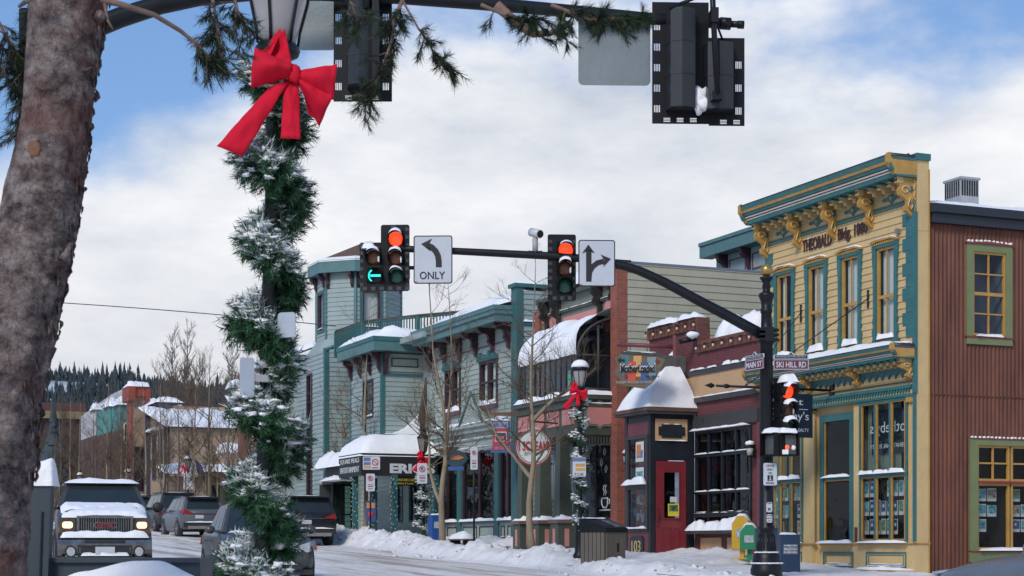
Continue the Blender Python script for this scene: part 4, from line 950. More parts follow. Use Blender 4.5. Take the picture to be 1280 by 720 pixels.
# slatted valance + storefront
m=MB(); m.M=FACE(us1+.02)
for k in range(14): m.box(t0+.08+k*.09,t0+.11+k*.09,-.02,.02,2.86,3.12)
m.box(t0,TP,-.02,.02,2.84,2.87)
m.M=FRONT(t0)
m.build('slatted_valance',SAGED,Bp)
for k,pxx in enumerate((656,679,703.5)):
    u=fu(pxx,600,t0)[0]
    m=MB(); m.pz([(u-.0,0)],0,0) if False else None
    z0=.80; z1=3.12
    a=[(u-.20,t0-.20,z0),(u+.20,t0-.20,z0),(u+.20,t0+.2,z0),(u-.2,t0+.2,z0)]; b=[(u-.14,t0-.14,z1),(u+.14,t0-.14,z1),(u+.14,t0+.14,z1),(u-.14,t0+.14,z1)]
    for i in range(4): j=(i+1)%4; m.poly([a[i],a[j],b[j],b[i]])
    m.box(u-.22,u+.22,t0-.22,t0+.22,z0-.04,z0+.04); m.box(u-.27,u+.27,t0-.27,t0+.27,-.2,.66); cl_=m.build('tapered_column',SAGED,Bp)
    m=MB(); m.box(u-.33,u+.33,t0-.33,t0+.33,.66,.76); m.build('pedestal_cap',M('pink_brown_cap',(.17,.10,.085),.6,.15),cl_)
    m=MB(); m.box(u-.07,u+.07,t0-.285,t0-.27,.0,.5); m.box(u+.27,u+.285,t0-.07,t0+.07,.0,.5); m.build('pink_inset',PINK,cl_)
    s_=MB(); s_.snow(u-.3,u+.3,t0-.3,t0+.3,.76,.12,k); s_.build('snow_cap',SNOWL,cl_)
m=MB(); m.M=FRONT(TP); x0,x1=uPl+.35,uPr-.38
m.frame(x0,x1,-.2,3.1,-.03,.03,.12,.5)
for k in (-47.6,-46.2,-44.9): m.box(k-.05,k+.05,-.03,.03,.3,3.1)
m.box(x0,x1,-.02,.03,2.5,2.56)
sf=m.build('shopfront',DARK,Bp)
g=MB(); g.M=FRONT(TP); g.poly([(x0,.0,.2),(x1,.0,.2),(x1,.0,3.0),(x0,.0,3.0)]); g.build('pane',GLASSD,sf)
m=MB(); m.M=FRONT(TP); m.poly([(x0,1.5,-.3),(x1,1.5,-.3),(x1,1.5,3.1),(x0,1.5,3.1)]); m.build('interior',DARK,sf)
WHT=M('white_window_paint',(.6,.62,.66),.6,.05)
m=MB(); m.M=FRONT(TP-.04)
cu,cz=fu(758,628,TP)
m.tube([(cu-.22,0,cz+.12),(cu-.22,0,cz-.05),(cu-.12,0,cz-.15),(cu+.08,0,cz-.15),(cu+.16,0,cz-.05),(cu+.16,0,cz+.12),(cu-.22,0,cz+.12)],.022,5); m.tube([(cu+.16,0,cz+.08),(cu+.28,0,cz+.08),(cu+.28,0,cz-.03),(cu+.15,0,cz-.06)],.018,5); m.tube([(cu-.35,0,cz-.22),(cu+.3,0,cz-.22)],.022,5)
for x in(-.1,.02): m.tube([(cu+x,0,cz+.2),(cu+x+.05,0,cz+.3),(cu+x-.03,0,cz+.4),(cu+x+.05,0,cz+.5)],.015,5)
for k,(x,z) in enumerate(((-.25,1.05),(.05,.85),(-.05,1.35))): m.tube([(cu+x,0,cz+z),(cu+x+.09,0,cz+z+.12),(cu+x+.02,0,cz+z+.22),(cu+x-.06,0,cz+z+.1),(cu+x,0,cz+z)],.012,4)
m.build('painted_cup_sign',WHT,sf)
m=MB(); m.M=FRONT(TP+.2); 
for k in range(2): m.box(-43.75,-43.4,0,.01,.3+k*.22,.42+k*.22)
m.M=None
for k in range(40): # icicle lights hanging in the porch
    r=random.Random(k); t=t0+.15+r.random()*.1; u=-45.4+k*.012 if k<20 else -46.9+k*.02; m.tube([(u,t+.5,3.0),(u,t+.5,1.0+r.random()*.8)],.009,3)
m.build('string_lights',WHT,sf)
m=MB(); m.box(uPl+.3,uPr-.3,TP+.35,TP+8,5.5,6.4); m.build('roof',CHAR,Bp)
s_=MB(); s_.snow(uPl+.4,uPr-.8,TP+.3,TP+5,6.4,1.4,9,ny=10); s_.build('roof_snow',SNOW,Bp)
# round ice cream sign
IS=thing('round_sign','round white sign with red and green rim and red lettering behind an aspen trunk','sign',(0,0,0)); pc=W(667,559,47.3); us_,ts_=WU(pc.x,pc.y); IS.location=pc; IS.rotation_euler=(0,0,-R(5)); ORG[IS.name]=(0,0,0)
r_=22.5*47.3/F
m=MB(); m.M=Matrix.Rotation(R(90),4,'X'); m.lathe([(r_,-.05),(r_,.05)],36,smooth=False); bd=m.build('board',M('white_sign_paint',(.62,.64,.62),.55,.1,4),IS)
def ring(r,w,c,y,nm):
    m=MB(); n=40
    for k in range(n):
        a,b=2*math.pi*k/n,2*math.pi*(k+1)/n
        m.ext([((r)*math.cos(a),y,(r)*math.sin(a)),((r)*math.cos(b),y,(r)*math.sin(b)),((r-w)*math.cos(b),y,(r-w)*math.sin(b)),((r-w)*math.cos(a),y,(r-w)*math.sin(a))],(0,.01,0))
    m.build(nm,c,bd)
REDS=M('sign_red',(.45,.02,.03),.5,.1); GRNS=M('sign_green',(.03,.20,.12),.5,.1)
ring(r_+.012,.035,REDS,-.07,'red_rim'); ring(r_-.05,.02,GRNS,-.065,'green_rim')
m=MB(); m.mi=0; m.text('I SCREAM',0,-.10,.26,-.06,.02,r_*1.62,bold=.02); m.mi=1; m.text('EST. 2014',0,-.22,.08,-.06,.01,r_*1.0); m.py([(-.07,.17),(.07,.17),(.05,.3),(-.05,.3)],-.07,-.05); m.mi=0; m.py([(-.09,.3),(.09,.3),(.06,.4),(-.06,.4)],-.07,-.05); m.mi=1; m.build('lettering',[REDS,GRNS],bd)
s_=MB()
rr=random.Random(3)
for k in range(26): a=rr.uniform(0,6.28); q=rr.random()**.5*r_*.9; s_.ball((q*math.cos(a),-.06,q*math.sin(a)),rr.uniform(.008,.02),6,4,(1.5,.4,1),1,k)
s_.snow(-.25,.25,-.07,.07,0,.05,3,zf=lambda x,y:math.sqrt(max(0,r_*r_-x*x))-.01); s_.build('snow_cap',SNOWL,bd)
m=MB(); m.tube([(0,0,r_),(0,0,r_+.22)],.015,6); m.tube([(-.1,0,r_+.22),(.6,.9,r_+.22)],.025,6); m.build('hanging_arm',BLACK,IS)
# ======================= TEAL BUILDING WITH TOWER =======================
AQ=M('pale_teal_clapboard',(.285,.355,.345),.65,.07,1,.1,40,dirt=.10); AQ2=M('grey_green_clapboard',(.33,.385,.345),.65,.07,1,.1,40,dirt=.10)
TL=M('teal_green_trim',(.034,.125,.128),.55,.14,2,dirt=.10); TLL=M('mid_teal_trim',(.085,.185,.185),.55,.12,2,dirt=.08)
MAUV=M('dark_mauve_paint',(.045,.018,.026),.5,.2,3); MAUVL=M('mauve_moulding',(.13,.06,.075),.5,.15,3)
uTr=-50.5; uTl=-58.6; TT=21.9
Bt=thing('teal_building','long pale green clapboard building with teal cornice and dark mauve brackets over shopfronts','building',(uTr,TT,.1))
W1a,W1b=fu(557.5,500,TT)[0],fu(576.7,500,TT)[0]; W2a,W2b=fu(601,500,TT)[0],fu(623,500,TT)[0]
wz0,wz1=4.72,6.2
ops=[(W1a+.06,W1b-.06,wz0,wz1),(W2a+.06,W2b-.06,wz0,wz1)]
m=MB(); m.M=FRONT(TT); m.clad(uTl,uTr-.35,4.15,7.3,0,ops,.17,.025); m.build('upper_wall',AQ2,Bt)
m=MB(); m.M=FACE(uTr); m.clad(TT+.1,TT+5,-.4,8.2,0,(),.17,.025); m.build('end_wall',AQ,Bt)
m=MB(); m.box(uTr-.42,uTr+.03,TT-.12,TT+.12,-.3,8.3); m.build('corner_post',TL,Bt)
m=MB(); m.box(uTr-.5,uTr+.08,TT-.2,TT+1.1,8.3,8.42); m.box(uTr-.03,uTr+.06,TT+.1,TT+.9,7.1,7.2); m.build('post_cap',TL,Bt)
s_=MB(); s_.M=FACE(uTr); s_.snow(TT+.1,TT+.9,-.1,.05,7.2,.07,3); s_.snow(TT-.1,TT+1,-.05,.3,8.42,.1,4); s_.build('snow_ledge',SNOWL,Bt)
# cornice
def boxcornice(u0,u1,t,pr,zb,zt,nm,par,ends=True):
    m=MB(); m.M=FRONT(t); h=zt-zb
    m.box(u0,u1,-pr,0,zb,zb+h*.40); m.box(u0,u1+.02,-pr-.03,0,zb+h*.40,zb+h*.46); m.box(u0,u1+.04,-pr-.05,0,zb+h*.46,zb+h*.72); m.box(u0,u1+.06,-pr-.08,0,zb+h*.72,zt)
    return m.build(nm,TL if nm=='x' else TLL,par)
cz0,cz1=7.22,7.74
co=boxcornice(uTl,uTr-.33,TT,.72,cz0,cz1,'cornice',Bt)
s_=MB(); s_.M=FRONT(TT); s_.snow(uTl,uTr-.3,-.8,-.68,cz0+.24,.02,4,ny=2); s_.build('snow_ledge',SNOWL,co)
m=MB(); m.M=FRONT(TT); m.box(uTl,uTr-.4,-.03,0,6.68,6.72); m.box(uTl,uTr-.4,-.05,0,7.14,7.2); m.build('mauve_moulding',MAUVL,Bt)
m=MB(); m.M=FRONT(TT); m.box(uTl,uTr-.4,-.025,0,6.42,6.62); m.build('teal_belt',AQ,Bt)
for pxx in(638,618,597,577,558,540):
    u=fu(pxx,450,TT)[0]; m=MB(); m.M=FRONT(TT); m.px([(0,cz0),(-.62,cz0),(-.62,cz0-.1),(-.5,cz0-.18),(-.3,cz0-.2),(-.22,cz0-.34),(-.26,cz0-.46),(-.14,cz0-.6),(-.13,cz0-.74),(-.05,cz0-.82),(0,cz0-.82)],u-.08,u+.08); m.build('bracket',MAUV,Bt)
# roof snow: deep drift behind the cornice
s_=MB(); s_.M=FRONT(TT)
def rz(x,y): return cz1+ .0
s_.snow(uTl,uTr-.45,-.7,4.2,0,.35,22,nx=60,ny=12,zf=lambda x,y: cz1-.02+max(0,(y+.7))*.30*min(1,(x-uTl)/1.5)*(.45+.55*min(1,max(0,(x-uTl)/7))))
s_.build('roof_snow',SNOW,Bt)
m=MB(); m.box(uTl,uTr-.4,TT,TT+6,7.3,7.7); m.build('roof',CHAR,Bt)
for k,(a,b) in enumerate(((W1a,W1b),(W2a,W2b))):
    mid=(a+b)/2
    wn_=window(Bt,FRONT(TT),a,mid+.04,wz0,wz1,MAUV,.09,dh=.52,bar=.04,inner=.5,curt=[(0,1,0,1)],proud=.06,name='window')
    window(Bt,FRONT(TT),mid-.04+.001,b,wz0,wz1,MAUV,.09,dh=.52,bar=.04,inner=.5,curt=[(0,1,0,1)],proud=.062)
    m=MB(); m.M=FRONT(TT); m.box(a-.02,b+.02,-.12,0,wz0-.14,wz0); m.build('sill',MAUVL,wn_)
    s_=MB(); s_.M=FRONT(TT); s_.snow(a+.04,mid-.04,-.13,0,wz0,.16,k); s_.snow(mid+.04,b-.04,-.13,0,wz0,.16,k+4); s_.build('snow_cap',SNOWL,wn_)
    m=MB(); m.M=FRONT(TT); w=(b-a)/4
    m.box(a-.08,b+.08,-.14,0,wz1,wz1+.07)
    for q in range(4):
        if k==0 and q in(1,): pass
        x=a-.04+q*(b-a+.08)/4; ww=(b-a+.08)/4; m.py([(x,wz1+.07),(x+ww,wz1+.07),(x+ww/2,wz1+.07+.24*(1.0 if q in(0,2) else .6))],-.16,-.02)
    m.build('pedimented_hood',TL,wn_)
# belt courses above shopfront
m=MB(); m.M=FRONT(TT); m.box(uTl,uTr-.4,-.30,0,4.02,4.14); m.box(uTl,uTr-.4,-.2,0,3.86,4.02); m.box(uTl,uTr-.4,-.03,.2,3.3,3.86); m.box(uTl,uTr-.4,-.16,0,3.24,3.34); m.box(uTl,uTr-.4,-.1,0,3.62,3.66); fb=m.build('shop_fascia',AQ2,Bt)
s_=MB(); s_.M=FRONT(TT); s_.snow(uTl,uTr-.45,-.32,0,4.14,.10,3); s_.snow(uTl,uTr-.45,-.18,-.03,3.34,.04,4,ny=2);s_.snow(uTl,uTr-.45,-.12,-.03,3.66,.03,4,ny=2); s_.build('snow_ledge',SNOWL,fb)
ga,gb=fu(574,530,TT-.3)[0],fu(603,530,TT-.3)[0]; gm=(ga+gb)/2
m=MB(); m.M=FRONT(TT); m.py([(ga+.15,4.14),(gb-.15,4.14),(gm,5.1)],-.28,-.02); gab=m.build('gable_ornament',AQ2,Bt)
m=MB(); m.M=FRONT(TT)
for s1 in(-1,1):
    e=ga if s1<0 else gb; m.tube([(e,-.3,4.12),(gm,-.3,5.22)],.05,4)
m.build('gable_rail',TLL,gab)
# shopfront bays
pil=[fu(x,600,TT)[0] for x in(543,576.5,623.5)]
m=MB(); m.M=FRONT(TT)
for u in pil: m.box(u-.17,u+.17,-.1,.1,-.1,3.24)
m.build('pilasters',TL,Bt)
edges=pil+[uTr-.42]
for k,(a,b) in enumerate(zip(edges,edges[1:])):
    a+=.17; b-=.17 if k<2 else 0
    n=2; mid=(a+b)/2
    for q,(x0,x1) in enumerate(((a,mid),(mid,b))):
        door=(k==1 and q==0); yo=.0
        w_=window(Bt,FRONT(TT),x0,x1,.85 if not door else .75,3.22,MAUV,.07,inner=1.2,proud=.02,glass=GLASSD,name='shop_window')
        m=MB(); m.M=FRONT(TT); m.box(x0,x1,-.04,.1,-.1,.85); m.build('bulkhead',AQ2,w_)
        m=MB(); m.M=FRONT(TT); m.frame(x0+.12,x1-.12,.28,.68,-.065,-.04,.035); m.build('panel_moulding',MAUV,w_)
        m=MB(); m.M=FRONT(TT); m.box(x0,x1,-.09,-.03,.78,.85); m.box(x0,x1,-.07,-.03,-.1,.1); m.build('sill',TLL,w_)
        s_=MB(); s_.M=FRONT(TT); s_.snow(x0,x1,-.2,-.03,.85,.10,k*3+q); s_.snow(x0+.12,x1-.12,-.09,-.05,.31,.03,q,ny=2); s_.build('snow_ledge',SNOWL,w_)
        m=MB(); m.M=FRONT(TT); r=random.Random(k*7+q); m.mi=0
        for z in range(5): 
            m.mi=r.choice([0,1,2]); x=x0+.15+r.random()*(x1-x0-.6); m.box(x,x+.3,.5,.7,.9+r.random()*.9,1.2+r.random()*.9)
        m.build('goods',[M('goods_green',(.06,.12,.08),.8,.4,4),M('goods_brown',(.12,.07,.04),.8,.4,4),M('goods_cream',(.30,.28,.22),.8,.4,4)],w_)
m=MB(); m.M=FRONT(TT); m.box(-57.0,-55.6,-.4,-.1,3.35,3.45) ; m.build('sign_rail',M('brown_wood',(.10,.055,.03),.7,.2),Bt)
# oriel over the corner restaurant
uO0,uO1,tO=-63.7,-60.0,20.5
Bo=thing('restaurant_building','pale teal clapboard restaurant with octagonal tower, balcony, oriel and snowy black awning','building',(-63,22,.3))
oz0,oz1=4.1,7.1; owa,owz1=fu(455,477,tO); owb,owz0=fu(467,521,tO)
m=MB(); m.M=FRONT(tO); m.clad(uO0,uO1,oz0,oz1,0,[(owa,owb,owz0,owz1)],.18,.025); m.M=FACE(uO1); m.clad(tO,TT+.9,oz0,oz1,0,(),.18,.025); m.build('oriel_wall',AQ,Bo)
window(Bo,FRONT(tO),owa-.03,owb+.03,owz0,owz1,TL,.07,dh=.5,inner=.4,proud=.05,snow=.08,barm=MAUV)
m=MB(); m.box(uO1-.15,uO1+.03,tO-.03,tO+.12,oz0,oz1); m.box(uO0-.02,uO0+.1,tO-.03,tO+.1,oz0,oz1); m.M=FACE(uO1); m.box(tO,TT+.9,-.06,0,6.3,6.38) ; m.build('corner_board',TL,Bo)
m=MB(); m.M=FACE(uO1); m.box(tO+.15,TT+.5,-.045,-.0,6.45,7.1); pn=m.build('frieze_panel',AQ2,Bo); m=MB(); m.M=FACE(uO1); m.frame(tO+.35,TT+.0,6.62,6.95,-.06,-.045,.04); m.build('panel_moulding',MAUV,pn)
m=MB(); 
m.box(uO0-.2,uO1+.55,tO-.5,TT+.3,7.15,7.62); ev=m.build('oriel_eave',TLL,Bo)
m=MB(); m.box(uO0-.2,uO1+.58,tO-.53,TT+.3,7.5,7.66); m.build('eave_rim',TL,ev)
s_=MB(); s_.snow(uO0-.3,uO1+.5,tO-.5,TT+.4,7.66,.36,5,ny=8); s_.build('roof_snow',SNOW,Bo)
for k in range(4):
    u=uO0+.2+k*(uO1-uO0-.3)/3; m=MB(); m.M=FRONT(tO); m.px([(0,7.15),(-.4,7.15),(-.38,7.0),(-.2,6.85),(-.16,6.6),(-.05,6.4),(0,6.4)],u-.07,u+.07); m.build('bracket',MAUV,Bo)
for t in(tO+.1,): m=MB(); m.M=FACE(uO1); m.px([(0,7.15),(-.45,7.15),(-.4,7.0),(-.2,6.85),(-.16,6.5),(-.05,6.3),(0,6.3)],t-.08,t+.08); m.build('bracket',MAUV,Bo)
# brown curved gutter boards between oriel and long wall
m=MB(); p=[ft(x,y,uO1+.35) for x,y in((541,440),(536,470),(530,500),(526,525))]; m.tube([(uO1+.35,t,z) for t,z in p],.11,6); m.build('curved_board',M('brown_shingle_edge',(.07,.045,.035),.8,.3,5),Bo)
s_=MB(); s_.sm=True; s_.px([(TT-1.3,4.0)]+[(TT-1.3+1.3*q/12,4.15+.75*(q/12)**2.2+.05*nz(q*.8,3)) for q in range(13)]+[(TT,4.0)],uO1-.1,uO1+.25); s_.build('snow_drift',SNOW,Bo)
m=MB(); m.box(uO0-.1,uO1+.3,tO-.3,TT,4.0,4.12); m.build('oriel_sill',TLL,Bo)
# ground floor of the restaurant: recessed wall, lit posts
m=MB(); m.M=FRONT(TT+.0); m.clad(-67.1,-58.6,-.2,4.1,0,[(-62.9,-61.6,.9,3.1),(-60.9,-59.2,.9,3.1)],.18,.02); m.M=FACE(uO1-.3); m.clad(tO,TT,0,4.1,0,(),.18,.02) if False else None; m.build('lower_wall',AQ2,Bo)
window(Bo,FRONT(TT),-62.9,-61.6,.9,3.1,TL,.08,cols=2,inner=.8,proud=.04,glass=GLASSD); window(Bo,FRONT(TT),-60.9,-59.2,.9,3.1,TL,.08,cols=2,inner=.8,proud=.04,glass=GLASSD)
# awning
uA=-57.9; tA=19.1; az0,az1=2.5,3.3
AWN=M('black_awning_canvas',(.016,.016,.018),.6,.2,3)
p0=ft(452,600,uA)[0]
m=MB()
m.M=FACE(uA); m.box(p0,TT-.02,-.02,.02,az0,az1); m.M=None
m.box(uA-2.6,uA,p0-.02,p0+.02,az0,az1)
m.poly([(uA,p0,az1),(uA,TT,az1),(uA-.3,TT,3.45),(uA-.6,p0+.9,3.45)]); m.poly([(uA,p0,az1),(uA-2.6,p0,az1),(uA-2.4,p0+.9,3.45),(uA-.6,p0+.9,3.45)]); m.poly([(uA-.3,TT,3.45),(uA-.6,p0+.9,3.45),(uA-2.4,p0+.9,3.45),(uA-2.6,TT,3.45)])
aw=m.build('awning',AWN,Bo)
la=ft(487,607,uA); lb=ft(545,607,uA)
m=MB(); m.M=FACE(uA); m.text("ERIC'S",la[0],2.60,.36,-.025,.01,lb[0]-la[0]-.05,align='LEFT',bold=.05); m.M=None
m.M=FRONT(p0); m.text('SQUARE MEALS',uA-1.3,2.95,.2,-.025,.01,2.2); m.text('ENTERTAINMENT',uA-1.3,2.65,.2,-.025,.01,2.2)
m.build('lettering',M('awning_white',(.60,.61,.62),.6,.04),aw)
s_=MB(); s_.sm=True; prev=None; n1,n2=26,14
for i in range(n1+1):
    r=[]
    for j in range(n2+1):
        a=i/n1; b=j/n2; u=uA+.03-(2.8)*a; t=p0-.05+(TT-p0)*b
        d=min(a*2.8,(1-a)*2.8+.4,b*(TT-p0)); q=min(1,d/.85)**.5
        z=3.2+.85*q+.10*nz(u*1.2,t*1.2,3)*q; r.append(s_.v(u,t,z))
    if prev:
        for j in range(n2): s_.f(prev[j],r[j],r[j+1],prev[j+1])
    prev=r
s_.build('snow_cap',SNOW,aw)
# side canopy further left
m=MB(); m.box(-62.8,-60.5,19.2,19.24,2.6,3.2); m.build('side_awning',AWN,Bo); s_=MB(); s_.M=FRONT(19.2); s_.snow(-64.0,-60.3,-.25,1.8,2.95,.55,8,ny=8); s_.snow(-62.8,-60.5,-.3,.3,2.45,.15,8,ny=3); s_.build('snow_cap',SNOW,Bo)
# posts with string lights, under the awning
for k,(pxx,t) in enumerate(((444,19.3),(468,20.6),(493,20.2),(545,21.6))):
    uu=fu(pxx,600,t)[0]
    m=MB(); m.box(uu-.09,uu+.09,t-.09,t+.09,-.05,2.55+.3*(k==0)); ps=m.build('post',TL,Bo)
    m=MB()
    for q in range(14): z=.3+q*.16; m.ball((uu+.13,t-.1+.2*((q*37)%10)/10,z),.016,5,3); m.ball((uu-.1+.2*((q*53)%10)/10,t-.13,z+.04),.016,5,3)
    m.build('string_lights',emis('warm_white_bulbs',(1,.95,.85),.3,(.7,.7,.65)),ps)
m=MB(); a=ft(490,603,-57.7); b=ft(519,603,-57.7); zt=(HZ-595)/F*61; zb=(HZ-607)/F*61; m.M=FACE(-57.7); m.box(a[0],b[0],-.02,.02,zb,zt); hs=m.build('menu_board',BLACK,Bo)
m=MB(); m.M=FACE(-57.7); m.text('DOWNSTAIRS CAFE',(a[0]+b[0])/2,zb+.16,.09,-.025,.004,.85); m.text('Breakfast & Lunch',(a[0]+b[0])/2,zb+.05,.07,-.025,.004,.7); m.build('lettering',M('yellow_letter',(.6,.48,.05),.5),hs)
# dark glazed entry left of the awning
m=MB(); m.M=FACE(-63.5); a=ft(415,640,-63.5)[0]; b=ft(441,640,-63.5)[0]; m.frame(a,b,.2,2.4,-.05,.05,.08); m.box((a+b)/2-.03,(a+b)/2+.03,-.05,.05,.2,2.4); m.box(a,b,-.05,.05,1.2,1.26); m.box(a-.6,a,-.03,.03,-.1,2.4) if False else None; de=m.build('glazed_entry',BLACK,Bo)
m=MB(); m.M=FACE(-63.5); m.poly([(a,0,.2),(b,0,.2),(b,0,2.4),(a,0,2.4)]); m.build('pane',glassm('green_glass',(.25,.42,.38),.8),de)
m=MB(); m.M=FACE(-63.5); m.poly([(a-.2,1,-.2),(b,1,-.2),(b,1,2.4),(a-.2,1,2.4)]); m.box(a-.1,b+.1,-.3,1,2.4,2.5); m.build('interior',ROOM,de)
# ---- tower ----
uW0=-67.1; tW=20.5; 
m=MB(); m.M=FACE(uW0); m.clad(tW,25.5,-.3,8.0,0,(),.19,.025); m.M=FRONT(tW); wa,wz=fu(393,447,tW); wb,_=fu(398,447,tW); m.clad(-71.2,uW0,-.3,8.0,0,[(-69.6,-68.9,1.6,7.2)],.19,.025); m.build('tower_base_wall',AQ,Bo)
m=MB(); m.box(uW0-.16,uW0+.03,tW-.03,tW+.16,-.3,8.05); m.build('tower_corner_board',TL,Bo)
window(Bo,FRONT(tW),-69.65,-68.85,1.6,7.2,MAUV,.09,rows=5,inner=.4,proud=.05,name='tall_window')
cu,ct=-69.3,22.65; Rr=1.78
def octg(r,z,ph=22.5): return [(cu+r*math.cos(R(ph+45*k)),ct+r*math.sin(R(ph+45*k)),z) for k in range(8)]
z8,z9,z10=8.0,8.6,11.3
oc=octg(Rr,0)
m=MB()
for k in range(8):
    a=Vector(oc[k]); b=Vector(oc[(k+1)%8]); mid=(a+b)/2; nrm=(mid-Vector((cu,ct,0))).normalized(); tx=(b-a).normalized(); L=(b-a).length
    if nrm.x<-.9 or nrm.y>.95: pass
    # local frame: x along face, y inward
    X=-tx; 
    Mx=Matrix(((X.x,-nrm.x,0,b.x),(X.y,-nrm.y,0,b.y),(0,0,1,0),(0,0,0,1)))
    m.M=Mx; op=[]
    if nrm.x>.95 or nrm.y<-.95: op=[(L/2-.36,L/2+.36,9.05,10.55)]
    m.clad(0,L,8.6,z10,0,op,.19,.025)
    if op:
        w_=window(Bo,Mx,L/2-.38,L/2+.38,9.03,10.57,MAUV,.07,inner=.5,proud=.05,curt=[(0,1,0,1)],snow=.05); mm=MB(); mm.M=Mx; mm.frame(L/2-.5,L/2+.5,8.92,10.68,-.045,-.0,.13); mm.build('teal_surround',TL,w_)
    mm=MB(); mm.M=Mx; mm.box(-.06,.06,-.04,.05,8.6,z10); mm.build('edge_board',TLL,Bo)
    mm=MB(); mm.M=Mx
    for q in(.12,L-.12): mm.px([(0,11.3),(-.35,11.3),(-.33,11.15),(-.15,11.0),(-.12,10.8),(0,10.65)],q-.06,q+.06)
    mm.build('bracket',MAUV,Bo)
m.M=None
m.build('tower_wall',AQ,Bo)
# tapering skirt between the square base and the octagon
m=MB(); sq=[(uW0,tW),(-71.2,tW),(-71.2,24.4),(uW0,24.4)]; oz=octg(Rr,8.62)
def skc(p): return min(max(p[0],-71.2),uW0),min(max(p[1],tW),24.4)
bs=[]
for k in range(8):
    x,y,_=oc[k]; dx,dy=x-cu,y-ct; f=max(abs(dx)/(uW0-cu),abs(dy)/(ct-tW)); bs.append((cu+dx/f*(1 if 1 else 1),ct+dy/f,7.9))
m.mi=0
for k in range(8): j=(k+1)%8; m.poly([bs[k],bs[j],oz[j],oz[k]])
m.poly(octg(Rr,8.62)); m.build('tower_skirt',AQ,Bo)
m=MB(); m.tube([bs[7],oz[7]],.07,4); m.tube([bs[0],oz[0]],.07,4); m.tube([(uW0+.02,tW,7.95),oz[7]],.08,4); m.build('skirt_board',TL,Bo)
m=MB(); m.ext(octg(Rr+.38,11.3),(0,0,.5)); m.build('tower_eave',TLL,Bo)
m=MB(); a=octg(Rr+.42,11.8); top=(cu,ct,12.75)
for k in range(8): m.poly([a[k],a[(k+1)%8],top])
m.build('tower_roof',M('brown_roof',(.13,.075,.05),.8,.2),Bo)
s_=MB(); a=octg(Rr+.40,11.85); b=octg(1.35,12.12)
for k in (4,5,6,7,0): j=(k+1)%8; s_.poly([a[k],a[j],b[j],b[k]]); s_.poly([a[k],a[j],(a[j][0],a[j][1],11.75),(a[k][0],a[k][1],11.75)])
s_.build('roof_snow',SNOWL,Bo)
# balcony behind the oriel roof
ba=[(-66.9,21.3,8.05),(-62.6,21.0,8.05),(-60.2,22.6,8.05),(-57.0,24.5,8.05)]
zb_=7.95
p1=ft(458,415,-63.5); 
path=[(-66.3,20.7),(-63.0,20.75),(-60.5,22.1),(-57.5,24.2)]
m=MB()
for a,b in zip(path,path[1:]):
    L=math.hypot(b[0]-a[0],b[1]-a[1]); n=int(L/.14)
    for q in range(n+1): x=a[0]+(b[0]-a[0])*q/n; y=a[1]+(b[1]-a[1])*q/n; m.box(x-.02,x+.02,y-.02,y+.02,7.7,8.55)
    m.box(a[0]-.06,a[0]+.06,a[1]-.06,a[1]+.06,7.6,8.62)
    m.tube([(a[0],a[1],7.75),(b[0],b[1],7.75)],.04,4)
    m.tube([(a[0],a[1],8.58),(b[0],b[1],8.58)],.045,4)
bl=m.build('balcony_railing',TL,Bo)
m=MB(); m.box(-66.3,-63.0,20.78,20.8,7.6,8.5); m.build('balcony_panel',TL,bl)
m=MB()
for a,b in zip(path,path[1:]): m.tube([(a[0],a[1],8.64),(b[0],b[1],8.64)],.045,4)
m.build('handrail',M('brown_handrail',(.09,.06,.04),.7),bl)
m=MB(); m.box(-66.5,-57.0,21.0,26,7.4,7.6); m.box(-66.5,-58.7,TT+.2,26,4,7.4); m.build('terrace_block',AQ,Bo)
# arcade-machine shaped sign
AS=thing('arcade_sign','blue and red hanging sign shaped like an arcade machine beside the teal corner post','sign',(0,0,0)); pa=W(626,546,54); AS.location=pa; AS.rotation_euler=(0,0,-R(4)); ORG[AS.name]=(0,0,0); sc=54/F
def q2(x,y): return ((x-626)*sc,(546-y)*sc)
m=MB(); m.py([q2(*p) for p in((615,526),(637.5,526),(636.5,539),(638,556),(641,566),(613,566),(616,556),(617,539))],-.12,.12); bd=m.build('cabinet',M('arcade_blue',(.02,.14,.33),.45,.1),AS)
m=MB(); m.py([q2(*p) for p in((618,537),(635,537),(637,556),(616,556))],-.135,-.12); m.py([q2(*p) for p in((616,558),(637.5,558),(639,563),(615,563))],-.135,-.12); m.build('red_face',M('arcade_red',(.55,.02,.025),.45,.1),bd)
m=MB(); x0,z1=q2(619,540); x1,z0=q2(634,552.5); m.mi=0; m.box(x0,x1,-.15,-.135,z0,z1); m.mi=1; x0,z1=q2(620.5,541.5); x1,z0=q2(632.5,551); m.box(x0,x1,-.16,-.15,z0,z1); m.mi=2; m.box(x0+.05,x1-.05,-.165,-.16,z0+.04,z1-.1)
m.build('screen',[M('sign_pale',(.5,.5,.5),.6),M('sign_dark',(.03,.04,.05),.4),M('sign_pink',(.5,.10,.12),.5,.5,12)],bd)
m=MB(); x_,z_=q2(626,534); m.mi=0; x0,z1=q2(617,528); x1,z0=q2(635.5,536); m.box(x0,x1,-.14,-.12,z0,z1); m.mi=1; m.text('ARCADE',x_,z_,.11,-.145,.01,.42); m.mi=0; x_,z_=q2(626,562.2); m.text('ARCADE',x_,z_,.08,-.14,.01,.4); m.build('lettering',[M('sign_lilac',(.35,.33,.45),.6,.2,20),M('arcade_deepblue',(.03,.05,.25),.5)],bd)
s_=MB(); s_.snow(q2(615,0)[0],q2(638,0)[0],-.13,.13,q2(0,526)[1],.06,3); s_.build('snow_cap',SNOWL,bd)
